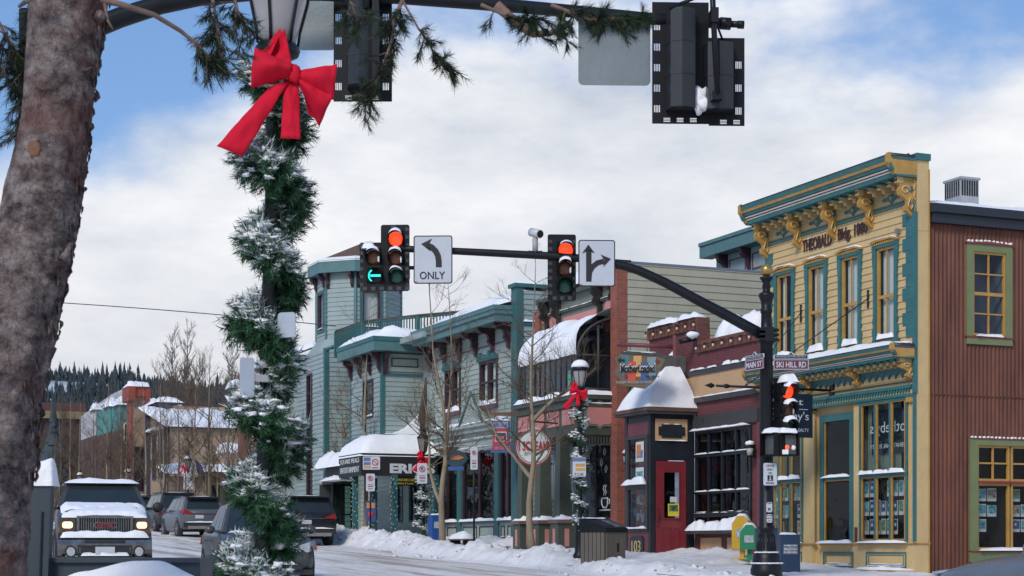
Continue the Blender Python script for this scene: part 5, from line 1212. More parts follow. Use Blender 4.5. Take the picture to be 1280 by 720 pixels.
m=MB(); a=q2(608,517); b=q2(645,517); m.box(a[0],b[0]+.2,-.06,.06,a[1]-.06,a[1]+.04); m.tube([(q2(618,0)[0],0,q2(0,526)[1]),(q2(618,0)[0],0,a[1])],.012,4); m.tube([(q2(634,0)[0],0,q2(0,526)[1]),(q2(634,0)[0],0,a[1])],.012,4); m.build('wooden_arm',M('brown_wood2',(.16,.075,.04),.7,.2),AS)
# small oval shop sign at the teal front
OS=thing('oval_sign','dark oval shop sign with an orange leaf under the teal cornice, behind a forked aspen','sign',(0,0,0)); pa=W(570,573,57); OS.location=pa; OS.rotation_euler=(0,0,-R(4)); ORG[OS.name]=(0,0,0)
m=MB(); m.M=Matrix.Rotation(R(90),4,'X'); m.tube([(0,0,-.04),(0,0,.04)],.28,20,smooth=False); m.V=[(x*1.35,y,z*.95) for x,y,z in m.V]; bd=m.build('board',M('navy_green_sign',(.012,.05,.07),.5,.2),OS)
m=MB(); m.py([(-.25,-.02),(-.1,.08),(.12,.1),(.28,.02),(.1,-.05)],-.06,-.04); m.build('leaf_emblem',M('sign_orange',(.5,.16,.04),.5),bd); m=MB(); m.box(-.26,.26,-.05,.05,-.4,-.27); m.build('name_strip',M('sign_blue',(.03,.09,.25),.5),bd)
m=MB(); m.tube([(0,0,.25),(0,0,.5)],.012,4); m.build('hanger',BLACK,OS)
# ======================= FAR BUILDINGS =======================
def fwin(par,Mx,x0,x1,z0,z1,m1,tr=None):
    m=MB(); m.M=Mx; m.frame(x0-.08,x1+.08,z0-.08,z1+.08,-.06,.02,.1); w_=m.build('window',tr or m1,par); g=MB(); g.M=Mx; g.box(x0,x1,-.012,-.0,z0,z1); g.build('pane',M('dark_far_glass',(.03,.035,.045),.15,.2),w_)
TANB=brick('tan_block_wall',(.42,.31,.21),(.36,.26,.18),(.28,.21,.15),.4,.2)
TAN2=M('tan_stucco',(.40,.30,.21),.8,.1,1,dirt=.1); RUST=M('rust_trim',(.28,.05,.03),.6,.1)
# A: red-corniced tan block (px 158-182)
def far_block(lbl,pxL,pxR,pyT,wall,t=21.9,dep=8,base=1.2,extra=None,nm='far_building'):
    uL_,_=fu(pxL,600,t); uR_,zT_=fu(pxR,pyT,t)
    b=thing(nm,lbl,'building',(uR_,t,G(uR_)))
    m=MB(); m.box(uL_,uR_,t,t+dep,G(uR_)-.5,zT_); m.build('walls',wall,b)
    return b,uL_,uR_,zT_
b,a0,a1,zt=far_block('tall tan brick building with a thick red cornice and red corner strips',160,166,490,TANB,dep=1.0)
m=MB(); m.box(a0-.2,a1+.4,21.55,22.0,zt-.6,zt+.35); m.box(a0,a1,21.8,21.9,G(a1),zt-.5); m.box(a1-.02,a1+.25,21.8,22.95,zt-.3,zt+.35); m.box(a1,a1+.3,22.7,23.0,G(a1),zt+.3); m.build('red_cornice',RUST,b)
s_=MB(); s_.snow(a0-.2,a1+.4,21.5,22.1,zt+.35,.22,3); s_.M=FACE(a1+.2); s_.snow(21.5,23,-.2,.6,zt+.35,.3,4); s_.build('snow_cap',SNOW,b)
m=MB(); m.box(a0-6,a1-.3,22.9,34,G(a1)-.5,zt-2.6); m.build('rear_wing',TANB,b)
for q in range(2): fwin(b,FACE(a1+.02),22.05+q*.42,22.25+q*.42,zt-6.5,zt-3.7,MAUV)
b,a0,a1,zt=far_block('tan building with slate blue trim and narrow windows beside the red corniced one',188,209,507,TANB,t=22.9,dep=6)
m=MB(); m.box(a0,a1+.1,22.5,23,zt-.3,zt+.2); m.box(a1,a1+.15,22.7,23.2,G(a1),zt); m.box(a0-.2,a0,22.5,23.1,G(a1),zt+.6); m.build('slate_trim',M('slate_blue_paint',(.05,.055,.09),.7),b)
for q in range(3): fwin(b,FRONT(22.88),a0+1+q*2,a0+1.9+q*2,zt-4.5,zt-1.7,M('slate_blue_paint',(.05,.055,.09)))
s_=MB(); s_.snow(a0-.2,a1+.2,22.2,24.0,zt+.2,.35,3); s_.snow(a0,a1,22.5,22.9,zt-1.4,.2,3); s_.build('snow_cap',SNOW,b)
# C: big tan wall with snowy roof
u=-103; tl,zl=ft(212,534,u); tr,_=ft(330,534,u); _,zr=ft(212,497,u)
b=thing('far_building','wide low building with blank tan wall under a broad snow covered roof','building',(u,tl,G(u)))
m=MB(); m.M=FACE(u); m.clad(tl,tr,G(u)-.5,zl,0,(),.35,.02); m.build('wall',TAN2,b)
m=MB(); m.poly([(u+.3,tl-.3,zl),(u+.3,tr,zl),(u-9,tr,zl+1.9),(u-9,tl-.3,zl+1.9)]); m.build('roof',CHAR,b)
s_=MB(); s_.M=FACE(u); s_.snow(tl-.3,tr,-.3,9,0,.3,9,nx=40,ny=10,zf=lambda x,y:zl+.03+(y+.3)*.2); s_.build('roof_snow',SNOW,b)
# D: low tan arcade shops (px 215-300)
u=-98; t0_,z0_=ft(206,596,u); t1_,_=ft(262,566,u)
b=thing('far_building','low tan clapboard shop with a snowy pent roof below the wide snowy roof','building',(u,t0_,G(u)))
m=MB(); m.M=FACE(u+1); m.clad(t0_,t1_,G(u)-.5,z0_,0,(),.25,.03); m.build('wall',TAN2,b)
m=MB(); m.poly([(u+1.8,t0_-.4,z0_+.1),(u+1.8,t1_,z0_+.1),(u-.5,t1_,z0_+.6),(u-.5,t0_-.4,z0_+.6)]); m.build('roof',CHAR,b)
s_=MB(); s_.M=FACE(u+1.8); s_.snow(t0_-.4,t1_,-.02,2.3,0,.3,9,nx=20,ny=6,zf=lambda x,y:z0_+.12+y*.22); s_.build('roof_snow',SNOW,b)
uu=-92; t0_,z0_=ft(258,602,uu); zt_=ft(258,592,uu)[1]; t1_,_=ft(330,600,uu)
b=thing('far_building','row of low shops with square brown posts behind the parked cars','building',(uu,t0_,G(uu)))
m=MB(); m.M=FACE(uu-1); m.clad(t0_,t1_,G(uu)-.5,zt_+.6,0,(),.25,.03); m.build('wall',M('beige_clapboard',(.30,.24,.15),.8,.1),b)
m=MB(); m.M=FACE(uu); m.box(t0_-.2,t1_,-.1,1,z0_+.3,zt_+.1); m.build('beam',M('brown_beam',(.10,.07,.055),.7,.2),b)
for k in range(6):
    m=MB(); x=t0_+k*.78; m.M=FACE(uu); m.box(x,x+.28,-.05,.2,G(uu)-.3,z0_+.3); m.build('post',M('brown_beam',(.10,.07,.055)),b)
for k in range(3): fwin(b,FACE(uu-.98),t0_+.4+k*1.5,t0_+1.1+k*1.5,G(uu)+.9,z0_-.1,CREAM)
s_=MB(); s_.M=FACE(uu); s_.snow(t0_-.3,t1_,-.2,2,zt_+.1,.4,4,nx=30,ny=6); s_.snow(t0_+1,t1_,.5,2.5,zt_+1.2,.5,14,nx=30,ny=6); s_.build('roof_snow',SNOW,b)
m=MB(); m.M=FACE(uu+.05); m.box(t0_+2.6,t1_,-.02,.3,zt_+.5,zt_+1.1); m.build('orange_awning',M('orange_awning',(.45,.10,.03),.6,.1),b)
# E: red brick building (px 293-330) with bracketed eave
u=-80; t0_,zt_=ft(305,493,u); t1_=ft(372,493,u)[0]
b=thing('brick_building','red brick building with arched windows and a snow laden bracketed eave behind the garland post','building',(u,t0_,G(u)))
m=MB(); m.M=FACE(u); m.clad(t0_,t1_,G(u)-.5,zt_,0,(),0); m.box(t0_-.0,t0_+.01,0,1.2,G(u)-.5,zt_); m.build('walls',brick('far_red_brick',(.26,.085,.055),(.2,.065,.045),(.2,.14,.12)),b)
m=MB(); m.M=FACE(u); m.box(t0_-.7,t1_,-.5,.2,zt_-.0,zt_+.25); 
for q in range(2): m.px([(.0,zt_),(-.45,zt_),(-.2,zt_-.6),(0,zt_-.9)],t0_-.1+q*1.6,t0_+.1+q*1.6)
m.px([(.2,zt_),(-.1,zt_-.0),(.0,zt_-.6)],t0_-.6,t0_); m.build('eave',BLACK,b)
s_=MB(); s_.M=FACE(u); s_.snow(t0_-.8,t1_,-.5,.8,zt_+.25,.45,4,nx=24); s_.build('snow_cap',SNOW,b)
for q in range(3):
    for z in(zt_-2.6,zt_-5.3): fwin(b,FACE(u),t0_+.45+q*.95,t0_+.95+q*.95,z,z+1.5,CREAM)
# F: building between brick and tower (px 365-385)
u=-76; t0_,zt_=ft(372,432,u); t1_=ft(410,432,u)[0]
b=thing('side_building','grey gabled building with red eave and arched window just left of the tower','building',(u,t0_,G(u)))
m=MB(); m.box(u-9,u,t0_,t1_+1,G(u)-.5,zt_-.4); m.build('walls',AQ2,b)
m=MB(); m.poly([(u+.2,t0_-.4,zt_-.5),(u+.2,t1_+1,zt_+.7),(u-9,t1_+1,zt_+.7),(u-9,t0_-.4,zt_-.5)]); m.box(u-9,u+.25,t0_-.5,t0_-.3,zt_-.75,zt_-.5); m.build('roof',RUST,b)
s_=MB(); s_.M=Matrix.Identity(4); s_.snow(u-8,u+.1,t0_-.3,t1_,0,.3,5,nx=20,ny=6,zf=lambda x,y:zt_-.4+(y-t0_)*.4); s_.build('roof_snow',SNOW,b)
fwin(b,FACE(u+.02),t0_+.25,t0_+.6,zt_-3.6,zt_-1.6,CREAM)
# G: distant cluster left of the red block
for k,(lbl,a,b_,y,wl,td) in enumerate((('distant white gabled building with snowy roof left of the turquoise ones',101,120,512,M('distant_white',(.45,.45,.46),.8,.2,.4),21.9),('distant turquoise false front building with snow along its top',121,138,508,M('turquoise_paint',(.07,.26,.23),.7,.15,.5),21.9),('narrow turquoise building beside the red corniced block',140,150,506,M('turquoise_paint2',(.06,.24,.23),.7,.15,.5),21.9))):
    b,a0,a1,zt=far_block(lbl,a,b_,y,wl,dep=4.5,nm='distant_building')
    if k==1: m=MB(); m.M=FACE(a1+.02); m.box(22.6,25,-.05,0,zt-3.0,zt-1.1); m.build('brown_panel',M('brown_panel',(.13,.05,.035),.8),b)
    m=MB(); m.box(a0,a1+.05,21.88,21.95,G(a1),zt-1.9+k*.1); m.M=FACE(a1+.03); m.box(21.9,26.4,-.02,0,G(a1),zt-1.7); m.build('lower_storey',M('brown_lower_wall',(.10,.055,.045),.8,.3,.5),b)
    for q in range(3): fwin(b,FACE(a1+.04),22.2+q*1.3,22.9+q*1.3,zt-2.6,zt-1.3,CREAM)
    s_=MB(); s_.M=FACE(a1); s_.snow(21.7,26.3,-.2,2.5,zt,.6,k); s_.build('snow_cap',SNOW,b)
    if k==0:
        m=MB(); m.M=FACE(a1); m.py([(21.9,zt),(26.4,zt),(24.1,zt+1.7)],0,6); m.build('gable',wl,b)
u=-190; t0_,zt_=ft(70,506,u); t1_=ft(101,506,u)[0]
b=thing('distant_building','distant long brown building with a yellow fascia near the foot of the hill','building',(u,t0_,G(u))); m=MB(); m.box(u-8,u,t0_-4,t1_,G(u)-1,zt_-1.5); m.build('walls',M('dark_brown_wall',(.07,.05,.045),.8,.2),b); m=MB(); m.box(u-8.5,u+.5,t0_-4.5,t1_+.5,zt_-1.5,zt_-.7); m.build('fascia',M('ochre_fascia',(.26,.19,.10),.8),b); m=MB(); m.box(u-8.5,u+.4,t0_-4.5,t1_+.5,zt_-.7,zt_+.2); m.build('roof',M('red_brown_roof',(.10,.05,.045),.8),b)
# teal eave peeking over the cream wall (px 880-955)
u=-40; 
b=thing('rear_building','teal corniced upper storey showing above the cream clapboard wall, with steel chimney cap','building',(u,30,6))
tt=30.0; p0=fu(890,321,tt); p1=fu(952,304,tt)
m=MB(); m.M=FRONT(tt); zc=p0[1]
m.box(p0[0],p0[0]+9,-.5,0,zc-.1,zc+.42); m.box(p0[0],p0[0]+9,-.55,0,zc+.3,zc+.42); c_=m.build('cornice',TLL,b)
m=MB(); m.M=FRONT(tt); m.box(p0[0]+.3,p0[0]+9,0,6,zc-4,zc-.1); m.build('walls',AQ,b)
m=MB(); m.M=FRONT(tt)
for k in range(5): x=p0[0]+1+k*1.5; m.px([(0,zc-.1),(-.4,zc-.1),(-.35,zc-.3),(-.12,zc-.45),(0,zc-.9)],x-.1,x+.1)
m.build('brackets',MAUV,b); 
m=MB(); m.M=FRONT(tt)
for k in range(4): x=p0[0]+1.2+k*1.5; m.frame(x,x+1.1,zc-.85,zc-.3,-.03,0,.05)
m.build('panel_moulding',MAUVL,b)
pc=fu(919,312,31); m=MB(); m.lathe([(.2,pc[1]-.2),(.2,pc[1]+.15),(.26,pc[1]+.16),(.26,pc[1]+.2),(.19,pc[1]+.2),(.19,pc[1]+.4),(.3,pc[1]+.42),(.3,pc[1]+.47)],14,pc[0],31); m.build('chimney_cap',M('steel_chimney',(.4,.42,.45),.3,.1,3,metal=.8),b); m=MB(); m.box(pc[0]-.4,pc[0]+.4,30.6,31.4,pc[1]-1,pc[1]-.2); m.build('chimney_base',CHAR,b)
# ======================= VEHICLES =======================
def paint(n,c,r=.3,dirt=.5): 
    m=M(n,c,r,.12,1.5,dirt=dirt); return m
CARG=M('car_window_glass',(.022,.030,.033),.08,.2,.8,spec=.45); TYRE=M('tyre_rubber',(.02,.02,.021),.85,.3,8); RIM=M('alloy_rim',(.33,.34,.36),.35,.15,6,metal=.7)
CHR=M('chrome',(.20,.205,.21),.30,.35,7,metal=.9,dirt=.5); PLAST=M('black_plastic',(.022,.022,.024),.6,.25,5); HLM=M('headlamp_lens',(.42,.44,.46),.15,.2,8,spec=.7); REDL=M('red_lamp_lens',(.30,.012,.015),.2,.15,6); AMB=M('amber_lens',(.5,.13,.02),.25); PLATE=M('number_plate',(.5,.52,.55),.5,.1,20)
def body_loft(sta):
    m=MB(); m.sm=True; rings=[]
    for x,w,zb,zs,zt in sta:
        h=[(w-.14,zb),(w-.03,zb+.07),(w,zb+(zs-zb)*.45),(w-.015,zs-.07),(w-.06,zs),(w*.70,zt),(w*.3,zt+.02)]
        rings.append([m.v(x,y,z) for y,z in h]+[m.v(x,-y,z) for y,z in h[::-1]])
    for a,b in zip(rings,rings[1:]):
        n=len(a)
        for k in range(n): m.f(a[k],b[k],b[(k+1)%n],a[(k+1)%n])
    m.f(*rings[0]); m.f(*rings[-1][::-1]); return m
def lerp(a,b,f): return a+(b-a)*f
def cabin(par,bm,xb0,xb1,wb,zb,xt0,xt1,wt,zt,pil=(.5,),snow=0,roofm=None):
    """greenhouse: body coloured frustum with glass panels set 6 mm proud"""
    B_=[(xb0,wb,zb),(xb1,wb,zb),(xb1,-wb,zb),(xb0,-wb,zb)]; T_=[(xt0,wt,zt-.05),(xt1,wt,zt-.05),(xt1,-wt,zt-.05),(xt0,-wt,zt-.05)]; Q_=[(lerp(xt0,xt1,.07),wt*.84,zt),(lerp(xt0,xt1,.93),wt*.84,zt),(lerp(xt0,xt1,.93),-wt*.84,zt),(lerp(xt0,xt1,.07),-wt*.84,zt)]
    m=MB()
    for A_,C_ in((B_,T_),(T_,Q_)):
        for i in range(4): j=(i+1)%4; m.poly([A_[i],A_[j],C_[j],C_[i]])
    m.poly(Q_); c=m.build('cabin',roofm or bm,par)
    def panel(i,j,u0,u1,v0,v1,nm,mat):
        a,b,d,e=[Vector(p) for p in(B_[i],B_[j],T_[j],T_[i])]
        def P(u,v): return (a.lerp(b,u)).lerp(e.lerp(d,u),v)
        nr=(b-a).cross(e-a).normalized(); ctr=Vector(((xb0+xb1)/2,0,zb)); 
        if nr.dot(a-ctr)<0: nr=-nr
        m=MB(); pts=[P(u0,v0),P(u1,v0),P(u1,v1),P(u0,v1)]; m.ext([tuple(p-nr*.01) for p in pts],tuple(nr*.018)); return m.build(nm,mat,c)
    panel(1,2,.05,.95,.03,.93,'windscreen',CARG); panel(3,0,.08,.92,.12,.9,'rear_window',CARG)
    for (i,j) in((0,1),(3,2)):
        e=[.06]+list(pil)+[.93]
        for a,b in zip(e,e[1:]): panel(i,j,a+.012,b-.012,.08,.90,'side_window',CARG)
    return c
def wheel(par,x,y,r,side):
    m=MB(); m.tube([(x,y-side*.22,r),(x,y-side*.19,r),(x,y-side*.02,r),(x,y,r)],[r*.9,r,r,r*.93],22,smooth=False)
    w_=m.build('wheel',TYRE,par); m=MB(); m.tube([(x,y-side*.05,r),(x,y+side*.006,r)],r*.64,20,smooth=False)
    for k in range(10): a=k*.628; m.mi=1; m.ext([(x+r*.18*math.cos(a+q)+0,y+side*.008,r+r*.18*math.sin(a+q)) for q in(.25,)]+[(x+r*.58*math.cos(a+.42),y+side*.008,r+r*.58*math.sin(a+.42)),(x+r*.58*math.cos(a+.15),y+side*.008,r+r*.58*math.sin(a+.15))],(0,side*.003,0))
    m.build('rim',[RIM,PLAST],w_)
def arches(par,xs,y,r):
    m=MB()
    for x in xs:
        for s_ in(-1,1): 
            m.tube([(x,s_*(y-.15),r+.02),(x,s_*(y+.004),r+.02)],r*1.17,22,smooth=False)
    m.build('wheel_arch',PLAST,par)
def snowpatch(par,pts,thk,seed=0,thr=-.15,n=14,nm='snow_cap',mat=None):
    """snow lying in patches on a quad p00,p10,p11,p01"""
    a,b,c,d=[Vector(p) for p in pts]; m=MB(); m.sm=True; g={}
    for i in range(n+1):
        for j in range(n+1):
            u,v=i/n,j/n; p=(a.lerp(b,u)).lerp(d.lerp(c,u),v); q=nz(p.x*2.2+seed,p.y*2.2,seed)+.4*nz(p.x*7,p.y*7+seed,1); e=min(1,6*u,6*(1-u),6*v,6*(1-v)); h=(q-thr)*e
            g[i,j]=(m.v(p.x,p.y,p.z-.02+thk*min(1,max(0,h*2.2))+(.018 if h>0 else 0)),h)
    for i in range(n):
        for j in range(n):
            k=[g[i,j],g[i+1,j],g[i+1,j+1],g[i,j+1]]
            if max(x[1] for x in k)>0: m.f(*[x[0] for x in k])
    return m.build(nm,mat or SNOWL,par)
def roundrect0(x0,x1,z0,z1,r,n=4):
    p=[]
    for cx,cz,a0 in((x1-r,z1-r,0),(x0+r,z1-r,90),(x0+r,z0+r,180),(x1-r,z0+r,270)):
        for k in range(n+1): a=R(a0+90*k/n); p.append((cx+r*math.cos(a),cz+r*math.sin(a)))
    return p
# ---- pickup, facing the camera ----
def at_px(px,D,dz=0): p=W(px,683,D); u,t=WU(p.x,p.y); return (p.x,p.y,G(u)+dz)
BP=paint('pickup_black_paint',(.05,.053,.056),.35,.4)
px_,py_,pz_=at_px(131,36.4)
tk=thing('pickup_truck','black pickup truck with lit headlights, chrome grille and snow on roof and bonnet','pickup truck',(px_,py_,pz_-.06),'L',R(-74.5))
m=body_loft([(-5.7,.95,.62,1.28,1.30),(-3.0,1.0,.6,1.32,1.34),(-1.6,1.0,.55,1.26,1.37),(-.9,1.0,.52,1.22,1.32),(-.25,.985,.50,1.14,1.20),(-.02,.93,.50,1.06,1.12)]); m.build('body',BP,tk)
cb=cabin(tk,BP,-4.1,-1.25,.95,1.33,-3.85,-2.0,.75,1.85,(.42,.78)); tk.scale=(1,1,1.12)
arches(tk,(-.95,-4.6),1.0,.42)
for x in(-.95,-4.6):
    for s_ in(-1,1): wheel(tk,x,s_*1.02,.41,s_)
m=MB()
m.M=Matrix(((0,-1,0,0),(1,0,0,0),(0,0,1,0),(0,0,0,1)))  # xz drawing plane looking at the nose: x -> y, outside -> +x
m.box(-.56,.56,-.06,.05,.80,1.10); gr=m.build('grille_back',PLAST,tk)
def NM(): q=MB(); q.M=Matrix(((0,-1,0,0),(1,0,0,0),(0,0,1,0),(0,0,0,1))); return q
m=NM(); m.frame(-.58,.58,.78,1.13,-.12,.0,.04); 
for k in range(23): x=-.53+k*.0482; m.box(x-.009,x+.009,-.085,-.05,.81,1.10)
m.build('chrome_grille',CHR,gr)
m=NM(); m.mi=0; m.text('GMC',0,.905,.105,-.10,.02,.42,bold=.02); m.build('lettering',[M('badge_red',(.22,.012,.02),.4,.1)],gr)
m=NM(); m.text('GMC',0,.893,.129,-.095,.01,.46,bold=.06); m.build('lettering_outline',CHR,gr)
EM=emis('headlamp_glow',(1,.52,.16),2.3,(.8,.7,.5)); 
for s_ in(-1,1):
    m=NM(); a,b=sorted((s_*.60,s_*.95)); m.box(a,b,-.03,.08,.80,1.09); h_=m.build('headlight',M('dark_headlamp',(.06,.055,.05),.2,.4,9,spec=.6),tk)
    m=NM(); a,b=sorted((s_*.66,s_*.87)); m.py(roundrect0(a,b,.90,1.02,.045),-.045,-.03); m.build('bulb',EM,h_)
    m=NM(); a,b=sorted((s_*.935,s_*.955)); m.box(a,b,-.035,-.02,.83,.92); m.build('indicator',AMB,h_)
    m=NM(); m.tube([(s_*.70,-.12,.46),(s_*.70,-.20,.46)],.085,14); f_=m.build('fog_lamp',HLM,tk); m=NM(); m.tube([(s_*.70,-.10,.46),(s_*.70,-.19,.46)],.12,14); m.build('surround',PLAST,f_)
    m=MB(); m.box(-1.55,-1.42,min(s_*.95,s_*1.22),max(s_*.95,s_*1.22),1.28,1.33); m.ball((-1.45,s_*1.20,1.33),.17,10,7,(.45,.75,.62)); m.build('wing_mirror',PLAST,tk)
m=NM(); m.px([(.02,.38),(-.09,.385),(-.15,.42),(-.175,.50),(-.175,.60),(-.15,.68),(-.09,.72),(.02,.725)],-.97,.97); m.build('front_bumper',CHR,tk)
m=NM(); m.box(-.42,.42,-.18,-.165,.62,.675); m.box(-.5,.5,-.19,-.165,.38,.55); m.box(-.88,.88,-.13,.0,.28,.37); m.frame(-.56,.56,.36,.58,-.2,-.16,.03); bi=m.build('bumper_insert',PLAST,tk)
m=NM(); m.box(-.20,.20,-.215,-.19,.40,.55); m.build('number_plate',PLATE,tk)
m=NM(); m.box(-.96,.96,-.08,.05,.745,.80); m.build('lower_valance',PLAST,tk)
s_=NM()
s_.snow(-.92,.92,-.17,-.03,.72,.13,3,nx=30); s_.snow(-.5,.5,-.24,-.19,.38,.08,9,nx=24,ny=2); s_.build('snow_bumper',SNOWL,tk)
s_=MB(); s_.M=Matrix.Translation((0,0,0)); s_.snow(-3.95,-1.85,-.82,.82,1.81,.09,6,nx=16,ny=18,p=6); s_.build('roof_snow',SNOW,tk)
snowpatch(tk,[(-1.3,-.90,1.35),(.0,-.88,1.12),(.0,.88,1.12),(-1.3,.90,1.35)],.09,3,-.62,30)
m=MB(); 
for s_ in(-.35,.3): m.tube([(-1.22,s_,1.30),(-1.32,s_+.45,1.36)],.014,4)
m.build('wiper',PLAST,tk)
# ---- sedan, behind the garland post ----
SP=paint('sedan_grey_paint',(.05,.057,.06),.28,.2)
def sedan(lbl,pos,rz,mat,name='sedan_car',group=None):
    c=thing(name,lbl,'car',pos,'L',rz,group)
    m=body_loft([(-4.75,.72,.42,.86,.92),(-4.6,.86,.30,.92,1.0),(-4.1,.91,.25,.95,1.03),(-2.8,.92,.2,.93,.95),(-1.35,.92,.2,.90,.95),(-.7,.90,.22,.82,.88),(-.22,.84,.24,.70,.78),(-.03,.66,.28,.60,.66)]); m.build('body',mat,c)
    cabin(c,mat,-4.05,-1.25,.80,.93,-3.45,-2.05,.60,1.47,(.40,.72))
    arches(c,(-.95,-3.75),.90,.34)
    for x in(-.95,-3.75):
        for s_ in(-1,1): wheel(c,x,s_*.925,.33,s_)
    for s_ in(-1,1):
        m=MB(); m.ext([(-.03,s_*.42,.55),(-.10,s_*.70,.56),(-.42,s_*.90,.62),(-.50,s_*.875,.76),(-.20,s_*.74,.74),(-.05,s_*.46,.66)],(.03,s_*.02,.02)); h_=m.build('headlight',HLM,c)
        m=MB(); m.ext([(-.30,s_*.87,.60),(-.42,s_*.915,.63),(-.42,s_*.915,.70),(-.32,s_*.88,.66)],(.03,s_*.02,.0)); m.build('indicator',AMB,h_)
        m=MB(); m.ball((-.15,s_*.66,.65),.05,8,6); m.ball((-.1,s_*.52,.62),.04,8,6); m.build('reflector',CHR,h_)
        m=MB(); m.ext([(-4.5,s_*.88,.72),(-4.75,s_*.70,.72),(-4.74,s_*.68,.86),(-4.5,s_*.85,.90)],(-.02,s_*.015,0)); m.build('tail_light',REDL,c)
        m=MB(); m.ball((-1.55,s_*1.0,.98),.13,10,6,(.6,.8,.6)); m.box(-1.6,-1.5,min(s_*.8,s_*.95),max(s_*.8,s_*.95),.93,.97); m.build('wing_mirror',mat,c)
        m=MB(); 
        for x in(-2.35,-3.25): m.box(x,x+.18,min(s_*.9,s_*.935),max(s_*.9,s_*.935),.78,.81)
        m.build('door_handle',CHR,c)
    m=NM(); m.box(-.40,.40,-.012,.10,.50,.60); m.box(-.58,.58,.0,.12,.27,.36); g_=m.build('grille',PLAST,c); m=NM(); m.box(-.42,.42,-.03,.05,.595,.625); m.ball((0,-.04,.56),.05); m.build('chrome_bar',CHR,g_)
    m=NM(); m.box(-.16,.16,-.035,0,.38,.49); m.build('number_plate',PLATE,c)
    m=NM(); m.box(-.80,.80,.05,.3,.18,.27); m.build('lower_bumper',PLAST,c)
    if name=='sedan_car' and mat is SP: snowpatch(c,[(-1.4,-.75,.94),(-.35,-.62,.83),(-.35,.62,.83),(-1.4,.75,.94)],.05,5,.0,18)
    s_=NM(); s_.snow(-.6,.5,-.02,.1,.36,.05,4); s_.build('snow_bumper',SNOWL,c)
    return c
x_,y_,z_=at_px(340,32.6,-.02)
sd_=sedan('dark grey sedan with a snow dusted bonnet turning behind the garlanded lamp post',(x_,y_,z_),R(-74),SP); sd_.scale=(1,1,1.09)
sedan('silver grey sedan cropped by the bottom right corner of the photo',(W(1211,683,15.6).x,15.6,-1.0),math.atan2(-.394,-.919),paint('silver_car_paint',(.13,.135,.14),.25,.15))
# ---- SUVs seen from behind ----
def suv(lbl,pos,rz,mat,h=1.75,L=4.8,w=.95,boxy=False,plate=True,spoiler=True,belt=1.08):
    c=thing('parked_suv',lbl,'car',pos,'L',rz,'sport utility vehicles parked along the kerb')
    m=body_loft([(-L,w*.88,.48,belt-.02,belt+.02),(-L+.12,w*.97,.36,belt,belt+.03),(-L+1,w,.26,belt,belt+.04),(-1.5,w,.24,belt-.04,belt),(-.6,w*.97,.26,belt-.12,belt-.04),(-.05,w*.82,.32,belt-.26,belt-.16)]); m.build('body',mat,c)
    cabin(c,mat,-L+.03,-1.25,w*.93,belt+.0,-L+(.30 if not boxy else .16),-2.1,w*.76,h,(.28,.58))
    arches(c,(-.95,-L+.95),w-.01,.37)
    for x in(-.95,-L+.95):
        for s_ in(-1,1): wheel(c,x,s_*(w+.005),.36,s_)
    for s_ in(-1,1):
        m=MB()
        if boxy: m.box(-L-.02,-L+.22,min(s_*(w-.16),s_*(w+.0)),max(s_*(w-.16),s_*(w+.0)),.86,1.16)
        else: m.ext([(-L-.015,s_*(w*.42),belt-.12),(-L+.02,s_*(w*.93),belt-.14),(-L+.28,s_*(w+.0),belt-.10),(-L+.28,s_*(w-.02),belt+.04),(-L+.0,s_*(w*.86),belt+.05)],(-.025,0,.0))
        m.build('tail_light',REDL,c)
        m=MB(); m.box(-L+.9,-2.0,min(s_*.62,s_*.66),max(s_*.62,s_*.66),h+.015,h+.05); m.build('roof_rail',PLAST,c)
        m=MB(); m.ball((-1.6,s_*(w+.1),belt+.08),.15,10,6,(.5,.85,.65)); m.build('wing_mirror',mat,c)
        m=MB(); m.tube([(-L+.02,s_*.45,.36),(-L-.04,s_*.45,.34)],.035,8); m.build('exhaust',CHR,c)
    m=MB(); m.box(-L-.05,-L+.2,-w*.9,w*.9,.42,.60); m.mi=1; m.box(-L-.07,-L+.1,-w*.72,w*.72,.34,.46); m.mi=0; m.build('rear_bumper',[PLAST,M('bumper_silver',(.22,.21,.20),.5,.1)],c)
    m=MB(); m.box(-L-.02,-L+.06,-w*.5,w*.5,.94,.97); m.build('tailgate_strip',CHR,c)
    if plate: m=MB(); m.box(-L-.02,-L+.0,.02,.36,.76,.90) if not boxy else m.box(-L-.02,-L+.0,-.17,.17,.76,.90); m.build('number_plate',PLATE,c)
    if spoiler: m=MB(); m.box(-L+.06,-L+.55,-w*.74,w*.74,h-.05,h-.0); m.build('spoiler',PLAST,c)
    s_=MB(); s_.snow(-L+.6,-2.2,-w*.6,w*.6,h,.035,5,nx=12,ny=8,p=6); s_.build('roof_snow',SNOWL,c)
    s_=MB(); s_.snow(-L-.07,-L+.05,-w*.85,w*.85,.60,.04,5,nx=3,ny=16,p=6); s_.build('snow_bumper',SNOWL,c)
    return c
